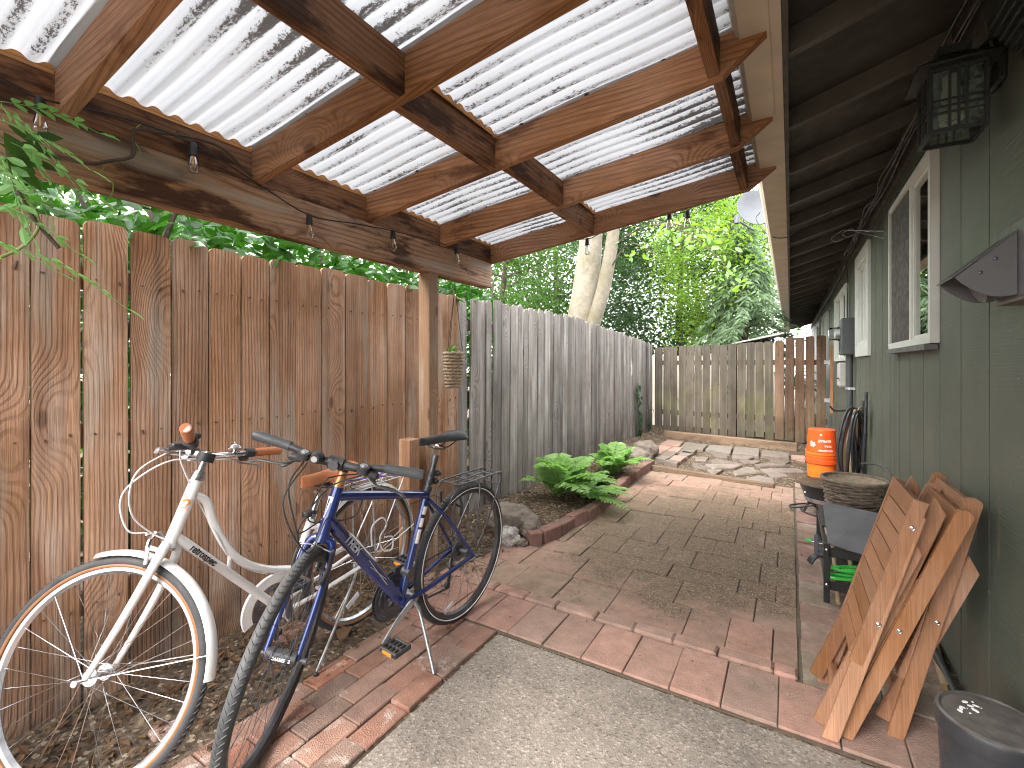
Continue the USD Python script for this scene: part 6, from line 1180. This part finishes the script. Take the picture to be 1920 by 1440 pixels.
for k in range(4):
    ys = np.arange(2.0, 6.4, .35); pts = np.c_[np.full(len(ys), .535 - .012 * k) + r.normal(0, .006, len(ys)), ys, 2.50 + .012 * (k % 2) + r.normal(0, .007, len(ys)) - .02 * np.abs(np.sin(ys * 1.3))]
    pts = np.vstack([pts, [.555, 6.45, 2.3], [.56, 6.5 + .02 * k, 2.0], [.56, 6.5 + .02 * k, 1.8]]); part(cbm, 'cable', MB().tube(spline(pts, 90), .0055, 6), 'cable_black', 40)
ys = np.arange(6.4, 17, .5); part(cbm, 'cable', MB().tube(spline(np.c_[np.full(len(ys), .545), ys, 2.44 + r.normal(0, .012, len(ys))], 90), .006, 6), 'cable_black', 40)
part(cbm, 'cable', MB().tube(spline([(.572, 2.05, 2.37), (.572, 3.2, 2.375), (.572, 4.6, 2.37), (.572, 5.9, 2.36)], 20), .004, 6), 'cable_black', 40)
ge = thing('gutter_wire', 'thin black wire looping from the gutter to the eave cables', 'wire', (-.1, 5, 2.4)); part(ge, 'wire', MB().tube(spline([yp(1425, 398, 4.7), yp(1418, 412, 4.7), yp(1440, 440, 4.55), yp(1470, 446, 4.5), yp(1500, 430, 4.4), yp(1560, 398, 4.2)], 40), .004, 6), 'cable_black', 40)
wh = thing('wall_hooks', 'pair of thin curled wire plant hooks sticking out of the wall', 'hooks', (.5, 5, 2.1))
for (a, b, c_) in (((1658, 433), (1592, 432), (1567, 446)), ((1658, 447), (1605, 434), (1588, 437))):
    A_, B_, C_ = wp(*a, .575), yp(*b, 4.9), yp(*c_, 4.95); part(wh, 'hook', MB().tube(spline([A_, B_, (B_ + C_) / 2 + [0, 0, .03], C_ + [-.03, 0, 0], C_ + [0, 0, -.035], C_ + [.05, 0, -.02]], 36), .0035, 6), 'alloy', 40)
dsh = thing('satellite_dish', 'grey satellite dish on an arm behind the gutter', 'satellite dish', (-.3, 5.0, 2.8))
dc = np.array([-.30, 5.02, 2.80]); Rd = rot([0, 0, 1], .5) @ rot([1, 0, 0], math.radians(78)); part(dsh, 'reflector', MB().revolve([(0, 0), (.06, .005), (.12, .018), (.175, .04), (.18, .042), (.176, .047), (.12, .026), (.06, .012), (0, .007)], dc, 36, Rd), 'dish_grey', True)
part(dsh, 'mast', MB().tube(spline([dc + [.02, .02, -.02], dc + [.14, .03, -.20], (-.11, 5.05, 2.53)], 10), .018, 10), 'dish_grey', 40); part(dsh, 'feed_arm', MB().tube([dc + [0, 0, -.20], dc + [-.12, -.30, -.16]], .01, 8).cyl(dc + [-.12, -.30, -.19], dc + [-.12, -.30, -.12], .025), 'dish_grey', 40)
# hose on its hanger, spade
hz = thing('garden_hose', 'thick coil of black and red garden hose hanging on the wall', 'hose', (.45, 5.3, .3))
r = np.random.default_rng(97)
part(hz, 'hanger', MB().tube(spline([(.578, 5.3, .93), (.50, 5.3, .90), (.36, 5.22, .885), (.31, 5.2, .93)], 12), .009, 8).cbox((.57, 5.3, .92), (.015, .09, .12), .004), 'black_metal', 40)
for k in range(24):
    cx = r.uniform(.465, .545); hw = r.uniform(.012, .04); y = 5.3 + r.normal(0, .05); zt_ = .91 - r.uniform(0, .06); zb_ = r.uniform(.10, .34); tl = r.normal(0, .03)
    pts = [(cx, y, zt_), (cx + hw, y + .03, zt_ - .10), (cx + hw * 1.4 + tl, y + .06, (zt_ + zb_) / 2), (cx + hw + tl, y + .03, zb_ + .08), (cx + tl, y, zb_), (cx - hw + tl, y - .05, zb_ + .08), (cx - hw * 1.4 + tl, y - .06, (zt_ + zb_) / 2), (cx - hw, y - .03, zt_ - .1)]
    part(hz, 'loop', MB().tube(spline(pts + [pts[0]], 48)[:-1], .0105, 8, closed=True), ['hose_black', 'hose_black', 'hose_red', 'hose_black', 'hose_black', 'hose_black', 'hose_black', 'hose_tan'][k % 8], 40)
pts = [(.41, 5.15, .82), (.37, 5.1, .6), (.375, 5.1, .4), (.42, 5.1, .2), (.42, 5.15, .12), (.52, 5.3, .14), (.56, 5.35, .4), (.54, 5.3, .8), (.50, 5.25, .91), (.45, 5.2, .9)]
part(hz, 'loop', MB().tube(spline(pts + [pts[0]], 60)[:-1], .011, 8, closed=True), 'hose_black', 40)
part(hz, 'loop', MB().tube(spline([(.42, 5.1, .10), (.43, 5.0, .45), (.46, 5.0, .8), (.50, 5.05, .9), (.56, 5.1, .85)], 20), .014, 8), 'hose_black', 40)
spd = thing('spade', 'narrow dark spade standing blade up against the wall behind the hose', 'spade', (.54, 4.85, 0))
bl_ = Polygon([(-.07, 0), (.07, 0), (.075, .08), (.05, .20), (.0, .22), (-.05, .2), (-.075, .08)]); part(spd, 'blade', MB().prism(bl_, .006, lambda v: np.stack([.535 + v[:, 2] + .1 * v[:, 0], 4.86 + v[:, 0] * .8, .74 + v[:, 1]], -1)), 'dark_metal'); part(spd, 'shaft', MB().tube([(.54, 4.86, .74), (.50, 4.88, .02)], .014, 8), 'black_plastic', 40); part(spd, 'socket', MB().tube([(.54, 4.86, .70), (.545, 4.86, 1.08)], .012, 8), 'dark_metal', 40)

# ------------------------------------------------------------------ things standing along the house
def bucket(label, c, mat, r0, r1, h, flip, ribs, group=None):
    b = thing('bucket', label, 'bucket', c); prof = [(r0 * .96, 0), (r0, .006)]; 
    pr = [(0, 0), (r0 - .006, 0), (r0, .006), (r0 + (r1 - r0) * .72, h * .72)]
    for k in range(ribs): z = h * (.74 + .075 * k); rr = r0 + (r1 - r0) * (.74 + .075 * k); pr += [(rr, z), (rr + .007, z + .003), (rr + .007, z + .009), (rr, z + .012)]
    pr += [(r1, h - .03), (r1 + .006, h - .028), (r1 + .006, h), (r1 - .003, h), (r1 - .006, h - .01), (r0 - .004, .02), (0, .02)]
    if flip: pr = [(a, h - z) for a, z in pr][::-1]
    part(b, 'shell', MB().revolve(pr, c, 40), mat, 35); return b
bc = gp(1541, 893, .0); bc = np.array([.31, 6.45, .012])
b1 = bucket('lighter orange bucket underneath the upside down one', bc, 'bucket_light', .135, .152, .30, False, 2)
b2 = bucket('bright orange bucket turned upside down on the lighter one', bc + [0, 0, .17], 'bucket_orange', .134, .154, .385, True, 3)
tod = np.array([-bc[0], -bc[1], 0]); th0 = math.atan2(tod[1], tod[0])
def onb(text, h, zc, ang, flip=True, bold=True, mat='decal_white', name='lettering'):
    t = meshkit.text_mesh(text, h, .0012, bold); v = np.array(t.vertices); w = v[:, 0].max(); x = v[:, 0] - w / 2; y = v[:, 1] - h / 2
    if flip: x, y = -x, -y
    zz = zc + y; rr = .134 + (.154 - .134) * (bc[2] + .17 + .385 - zz) / .385 + .0012 + v[:, 2]; a = th0 + ang + x / .145
    part(b2, name, MB().add(np.c_[bc[0] + rr * np.cos(a), bc[1] + rr * np.sin(a), zz], t.faces), mat)
onb('REPEAT', .026, .445, .22); onb('FULL', .022, .385, .42); onb('BUILDING:', .020, .335, .30)
hw_ = [(-.03, .02), (-.01, .028), (.0, .012), (.022, .02), (.016, .0), (.03, -.012), (.008, -.012), (.012, -.034), (-.008, -.016), (-.022, -.032), (-.02, -.006), (-.034, -.004), (-.018, .006)]
v, f_ = trimesh.creation.triangulate_polygon(Polygon(hw_), engine='earcut'); zz = .405 + v[:, 1] * 1.2; rr = .134 + .02 * (bc[2] + .555 - zz) / .385 + .0016; a = th0 - .62 + v[:, 0] / .145 * 1.2
part(b2, 'white_mark', MB().add(np.c_[bc[0] + rr * np.cos(a), bc[1] + rr * np.sin(a), zz], f_), 'decal_white')
part(b2, 'white_sticker', MB().box((bc[0] + .140 * math.cos(th0 - .05), bc[1] + .140 * math.sin(th0 - .05), .515), (.003, .016, .016), rot([0, 0, 1], th0 - .05)), 'decal_white')
part(b2, 'stacked_rim', MB().torus(bc + [0, 0, .30 + .012], [0, 0, 1], .158, circ(.005, 6), 40), 'bucket_orange', 40)
fp = thing('fire_pit', 'portable black gas fire pit with silver band on a ring stand', 'fire pit', (.28, 4.88, 0)); fc = np.array([.27, 4.86, 0])
part(fp, 'bowl', MB().revolve([(0, .10), (.13, .10), (.155, .13), (.20, .255), (.215, .275), (.208, .278), (.19, .262), (.15, .2), (0, .19)], fc, 40), 'black_metal', 35); part(fp, 'silver_band', MB().revolve([(.158, .128), (.163, .127), (.176, .16), (.170, .162)], fc, 40), 'alloy', 35)
part(fp, 'lid', MB().revolve([(.206, .281), (.20, .286), (.1, .296), (0, .298)], fc, 40), 'rust_metal', 35)
for k in range(4): a = k * 1.57 + .4; part(fp, 'leg', MB().tube(spline([fc + [.14 * math.cos(a), .14 * math.sin(a), .12], fc + [.17 * math.cos(a), .17 * math.sin(a), .06], fc + [.19 * math.cos(a), .19 * math.sin(a), .018]], 8), .012, 6), 'black_metal', 40)
part(fp, 'ring_stand', MB().torus(fc + [0, 0, .03], [0, 0, 1], .19, circ(.009, 8), 48), 'black_metal', 40)
part(fp, 'gas_hose', MB().tube(spline([fc + [-.1, -.1, .10], fc + [-.24, -.10, .06], fc + [-.27, .06, .035], fc + [-.1, .24, .03], fc + [.1, .2, .03]], 30), .008, 6), 'hose_black', 40)
part(fp, 'white_mark', MB().box(fc + [-.16, -.085, .21], (.003, .02, .025), rot([0, 0, 1], .48) @ rot([0, 1, 0], .35)), 'decal_white')
st_c = np.array([.33, 3.40, 0])
rkk = thing('folding_stand', 'black metal work stand holding tools and a basket by the wall', 'stand', (.33, 3.45, 0))
for (x, y) in ((.17, 3.07), (.50, 3.07), (.17, 3.88), (.50, 3.88)): part(rkk, 'leg', MB().cbox((x, y, .165), (.028, .028, .33), .003), 'black_metal')
for z in (.285, .105):
    for y in (3.07, 3.88): part(rkk, 'rail', MB().cbox((.335, y, z), (.30, .02, .045), .003), 'black_metal')
    for x in (.17, .50): part(rkk, 'rail', MB().cbox((x, 3.475, z), (.018, .78, .035), .003), 'black_metal')
for k in range(4): part(rkk, 'dowel', MB().tube([(.22 + .075 * k, 3.03, .03), (.22 + .075 * k, 3.6, .335)], .011, 8), 'stem_pale' if 'stem_pale' in LOOKS else 'hose_tan', 40)
part(rkk, 'shelf', MB().cbox((.335, 3.475, .131), (.29, .74, .006), .001), 'black_metal')
part(rkk, 'top_board', MB().cbox((.335, 3.63, .330), (.34, .48, .012), .002), 'black_metal')
for (x, z) in ((.17, .30), (.17, .11)): part(rkk, 'bolt', MB().ball((x, 3.054, z), .009, 1, (1, .5, 1)), 'chrome', True)
pt = [yp(1552, 1019, 3.06), yp(1624, 1043, 3.03), yp(1655, 965, 3.33), yp(1543, 942, 3.36)]; nn = unit(np.cross(pt[1] - pt[0], pt[3] - pt[0]))
part('/World', 'metal_sheet', MB().hull([p + nn * o for p in pt for o in (0, .006)]), 'grey_sheet', label='scuffed grey sheet metal panel leaning on the black work stand', cat='metal panel')
bk = thing('woven_basket', 'round dark woven wicker basket with a wire handle by the wall', 'basket', (.35, 3.72, .34)); bcn = np.array([.355, 3.72, .338]); m = MB(); nr = 15
for k in range(nr):
    zz = bcn[2] + .008 + .215 * k / nr; rr = .128 + .045 * (k / nr) ** .8; a = np.linspace(0, 2 * math.pi, 60, endpoint=False); w_ = .006 * np.sin(a * 15 + k * 3.14159) + .004 * np.sin(a * 3 + k); m.tube(np.c_[bcn[0] + (rr + w_) * np.cos(a), bcn[1] + (rr + w_) * np.sin(a), zz + .004 * np.sin(a * 4 + k * 2)], .0085, 6, closed=True)
part(bk, 'weave', m, 'wicker', True, kind='stuff')
m = MB()
for k in range(30): a = 2 * math.pi * k / 30; m.tube([bcn + [.126 * math.cos(a), .126 * math.sin(a), 0], bcn + [.172 * math.cos(a), .172 * math.sin(a), .225]], .006, 6)
part(bk, 'upright_canes', m, 'wicker', True, kind='stuff')
part(bk, 'rim', MB().torus(bcn + [0, 0, .228], [0, 0, 1], .176, circ(.012, 8), 60), 'wicker', 40); part(bk, 'coir_liner', MB().revolve([(.165, .225), (.15, .21), (.1, .195), (0, .19)], bcn, 30), 'rope_wicker', True)
part(bk, 'base', MB().revolve([(0, .0), (.125, .0), (.125, .006), (0, .008)], bcn, 30), 'wicker')
part(bk, 'handle', MB().tube(spline([bcn + [.165, -.04, .2], bcn + [.19, -.07, .26], bcn + [.15, .06, .32], bcn + [.05, .14, .31], bcn + [.07, .16, .25]], 24), .006, 6), 'black_metal', 40)
cl = thing('tool_clamp', 'small grey clamp with green tip hanging off the work stand', 'clamp', (.10, 3.2, .25)); part(cl, 'jaw', MB().cbox((.125, 3.12, .30), (.022, .03, .11), .005).cbox((.15, 3.12, .255), (.05, .025, .02), .004), 'dish_grey'); part(cl, 'screw', MB().cyl((.09, 3.12, .315), (.19, 3.12, .305), .007), 'chrome', 40); part(cl, 'tip', MB().cyl((.075, 3.12, .318), (.10, 3.12, .316), .009), 'tool_green', 40)
gv = thing('black_glove', 'crumpled black work glove hanging beside the clamp', 'glove', (.12, 3.15, .2)); m = MB()
for k in range(4): m.tube(spline([(.14, 3.13 + .012 * k, .235), (.115 - .004 * k, 3.12 + .012 * k, .215), (.10 - .004 * k, 3.115 + .014 * k, .185)], 6), .009, 6)
m.ball((.15, 3.15, .24), .03, 2, (1.2, 1, .7)); part(gv, 'glove_body', m, 'black_plastic', True)
def pliers(label, c, ang):
    t = thing('pliers', label, 'pliers', c, None); R_ = rot([0, 0, 1], ang); f = lambda p: np.array(c) + np.asarray(p, float) @ R_.T
    for s_ in (-1, 1):
        part(t, 'handle', MB(f).tube(spline([(-.01, s_ * .006, .012), (-.05, s_ * .022, .012), (-.12, s_ * .026, .012), (-.16, s_ * .018, .012)], 14), [.006] * 3 + [.0095] * 10 + [.007] * 2, 8), 'tool_green', 40); part(t, 'jaw', MB(f).hull([(x, s_ * y, z) for x, y in ((-.015, .002), (.0, .016), (.055, .005), (.055, .0005)) for z in (.005, .017)]), 'chrome')
pliers('green handled pliers lying nearest the front of the stand shelf', (.33, 3.13, .136), .25); pliers('green handled pliers lying behind the first pair on the shelf', (.36, 3.20, .138), -.15); pliers('green handled pliers hanging over the upper front rail of the stand', (.37, 3.12, .20), .45)

# ------------------------------------------------------------------ folded chairs leaning on the wall
def bar_xz(p, q, w, th, y, round0=False, round1=False, bevel1=False):
    """a flat board in the plane y: from p to q (x, z), w wide in the plane, th thick along y"""
    p, q = np.array(p, float), np.array(q, float); d = unit(q - p); n_ = np.array([-d[1], d[0]]); L_ = np.linalg.norm(q - p); pts = [(0, -w / 2), (L_, -w / 2), (L_, w / 2), (0, w / 2)]
    if round1: pts = [(0, -w / 2)] + [(L_ - w * .45 + w * .5 * math.cos(a) * .9, w / 2 * math.sin(a)) for a in np.linspace(-1.57, 1.57, 11)] + [(0, w / 2)]
    if bevel1: pts = [(0, -w / 2), (L_ - w * .9, -w / 2), (L_, w / 2 - .004), (L_ - .004, w / 2), (0, w / 2)]
    pg_ = Polygon(pts); m = MB()
    inner = pg_.buffer(-.0025)
    f = lambda v: np.stack([p[0] + v[:, 0] * d[0] + v[:, 1] * n_[0], y + v[:, 2], p[1] + v[:, 0] * d[1] + v[:, 1] * n_[1]], -1)
    m.prism(pg_, th - .005, lambda v: f(v + [0, 0, .0025])); m.prism(inner, th, f)
    return m
def chair(label, y0, wdt, pb, ptop, fb_, ftop, seat=None, bolts=(), back_slats=5, cross=(), turn=0.):
    t = thing('folding_chair', label, 'chair', (pb[0], y0, 0), None); w, th = .046, .021; d = unit(np.array(ptop) - np.array(pb)); n_ = np.array([-d[1], d[0]])
    ys = (y0, y0 + wdt - th); yi = (y0 + th + .001, y0 + wdt - 2 * th - .001)
    for y in ys: part(t, 'leg', bar_xz(pb, ptop, w, th, y, round1=True), 'chair_wood')
    for y in yi: part(t, 'front_leg', bar_xz(fb_, ftop, .046, th, y, bevel1=True), 'chair_wood')
    P_ = lambda s_, o: np.array(pb) + d * s_ + n_ * o; Lh_ = np.linalg.norm(np.array(ptop) - np.array(pb))
    def rail(s_, h, off=0., thk=.02):
        a, b = P_(s_ - h / 2, off), P_(s_ + h / 2, off); return MB().hull([(x + n_[0] * o, y, z + n_[1] * o) for x, z in (a, b) for o in (-thk / 2, thk / 2) for y in (y0 + th, y0 + wdt - th)])
    part(t, 'top_rail', rail(Lh_ - .048, .062), 'slat_wood'); part(t, 'lower_rail', rail(Lh_ * .52, .04), 'slat_wood'); part(t, 'stretcher', rail(.10, .03), 'slat_wood')
    for k in range(back_slats):
        yy = y0 + th + (wdt - 2 * th) * (k + 1) / (back_slats + 1); a, b = P_(Lh_ * .53, 0), P_(Lh_ - .08, 0); part(t, 'back_slat', MB().hull([(x + n_[0] * o, yy + q, z + n_[1] * o) for x, z in (a, b) for o in (-.007, .007) for q in (-.014, .014)]), 'slat_wood')
    if seat:
        s0, s1 = np.array(seat[0]), np.array(seat[1]); sdv = unit(s1 - s0); sn_ = np.array([-sdv[1], sdv[0]]); SL_ = np.linalg.norm(s1 - s0); nsl = 9; pitch = SL_ / nsl; hs_ = sub(t, 'seat')
        for k in range(nsl):
            a, b = s0 + sdv * (k * pitch + .0025), s0 + sdv * ((k + 1) * pitch - .0025); part(hs_, 'seat_slat', MB().hull([(x + sn_[0] * o, y, z + sn_[1] * o) for x, z in (a, b) for o in (-.008, .008) for y in (y0 + seat[2], y0 + wdt - seat[2])]), 'slat_wood')
        for y in (y0 + seat[2] + .0 - .019, y0 + wdt - seat[2] + .001): part(hs_, 'seat_rail', bar_xz(s0 - sn_ * .008, s1 - sn_ * .008, .040, .018, y), 'chair_wood')
    for bx_, bz_, by in bolts: part(t, 'bolt', MB().torus((bx_, by - .0012, bz_), [0, 1, 0], .0065, circ(.0018, 6), 16).ball((bx_, by - .0005, bz_), .0055, 1, (1, .5, 1)), 'chrome', True)
    return t
chair('wooden folding chair closest to the wall with its rounded top rail showing', 2.07, .43, (.311, .0), (.517, .874), (.285, .05), (.526, .668), seat=((.33, .22), (.455, .62), .03), bolts=((.423, .444, 2.07), (.487, .61, 2.095)))
chair('middle wooden folding chair of the three leaning on the wall', 1.98, .40, (.157, .0), (.477, .852), (.195, .20), (.423, .871), seat=((.235, .25), (.37, .60), .03), bolts=((.3096, .427, 1.98),))
chair('outermost wooden folding chair whose slatted seat faces the passage', 1.945, .36, (.116, .0), (.352, .835), (.09, .04), (.36, .74), seat=((.183, .30), (.352, .875), .018), bolts=((.2507, .4487, 1.945), (.337, .784, 1.945)))
# bin, pipe and pole on the ground by the wall
bn = thing('black_bin', 'black plastic bin with a spattered oval lid by the wall', 'bin', (.44, 1.66, 0)); bcn = np.array([.462, 1.725, 0])
part(bn, 'body', MB().revolve([(0, .012), (.092, .012), (.096, .02), (.108, .325), (.108, .33)], bcn, 40), 'bin_black', 35); part(bn, 'lid', MB().revolve([(.110, .315), (.114, .317), (.116, .350), (.112, .361), (.105, .365), (.100, .360), (.096, .362), (0, .367)], bcn, 56), 'bin_black', 30)
v, f_ = None, None
m = MB(); r = np.random.default_rng(99)
for i in range(16):
    a, rr = r.normal(2.9, .5), r.uniform(.02, .085); m.ball(bcn + [rr * math.cos(a), rr * math.sin(a), .3665], r.uniform(.0015, .006), 1, (1.6, 1, .12), rot([0, 0, 1], r.uniform(0, 3)))
part(bn, 'white_spatter', m, 'decal_white', kind='stuff')
part('/World', 'wooden_pole', MB().tube([gp(1750, 1205, .03), gp(1775, 1290, .03)], .018, 10), 'hose_tan', 40, label='pale wooden pole lying on the pavers at the foot of the wall', cat='pole')
part('/World', 'black_pipe', MB().tube(spline([(.545, 3.0, .05), (.548, 2.4, .035), (.55, 1.9, .03), (.55, 1.3, .03)], 12), .016, 10), 'hose_black', 40, label='black pipe running along the base of the green wall', cat='pipe')
# neighbour's shed just over the back fence
shd = thing('shed', 'low shed with cream wall and pale sloping roof edge just over the back fence', 'shed', (-.6, 10.4, 0))
part(shd, 'wall', MB().bx(-2.6, -.2, 10.3, 11.0, 0, 1.50), 'shed_wall'); part(shd, 'gable', MB().bx(-.95, -.2, 10.32, 10.98, 1.50, 1.74), 'shed_wall'); part(shd, 'roof', MB().hull([(x, y, z) for x, z in ((-1.0, 1.72), (-.1, 1.90), (-1.0, 1.745), (-.1, 1.935)) for y in (10.2, 11.1)]), 'white_trim')
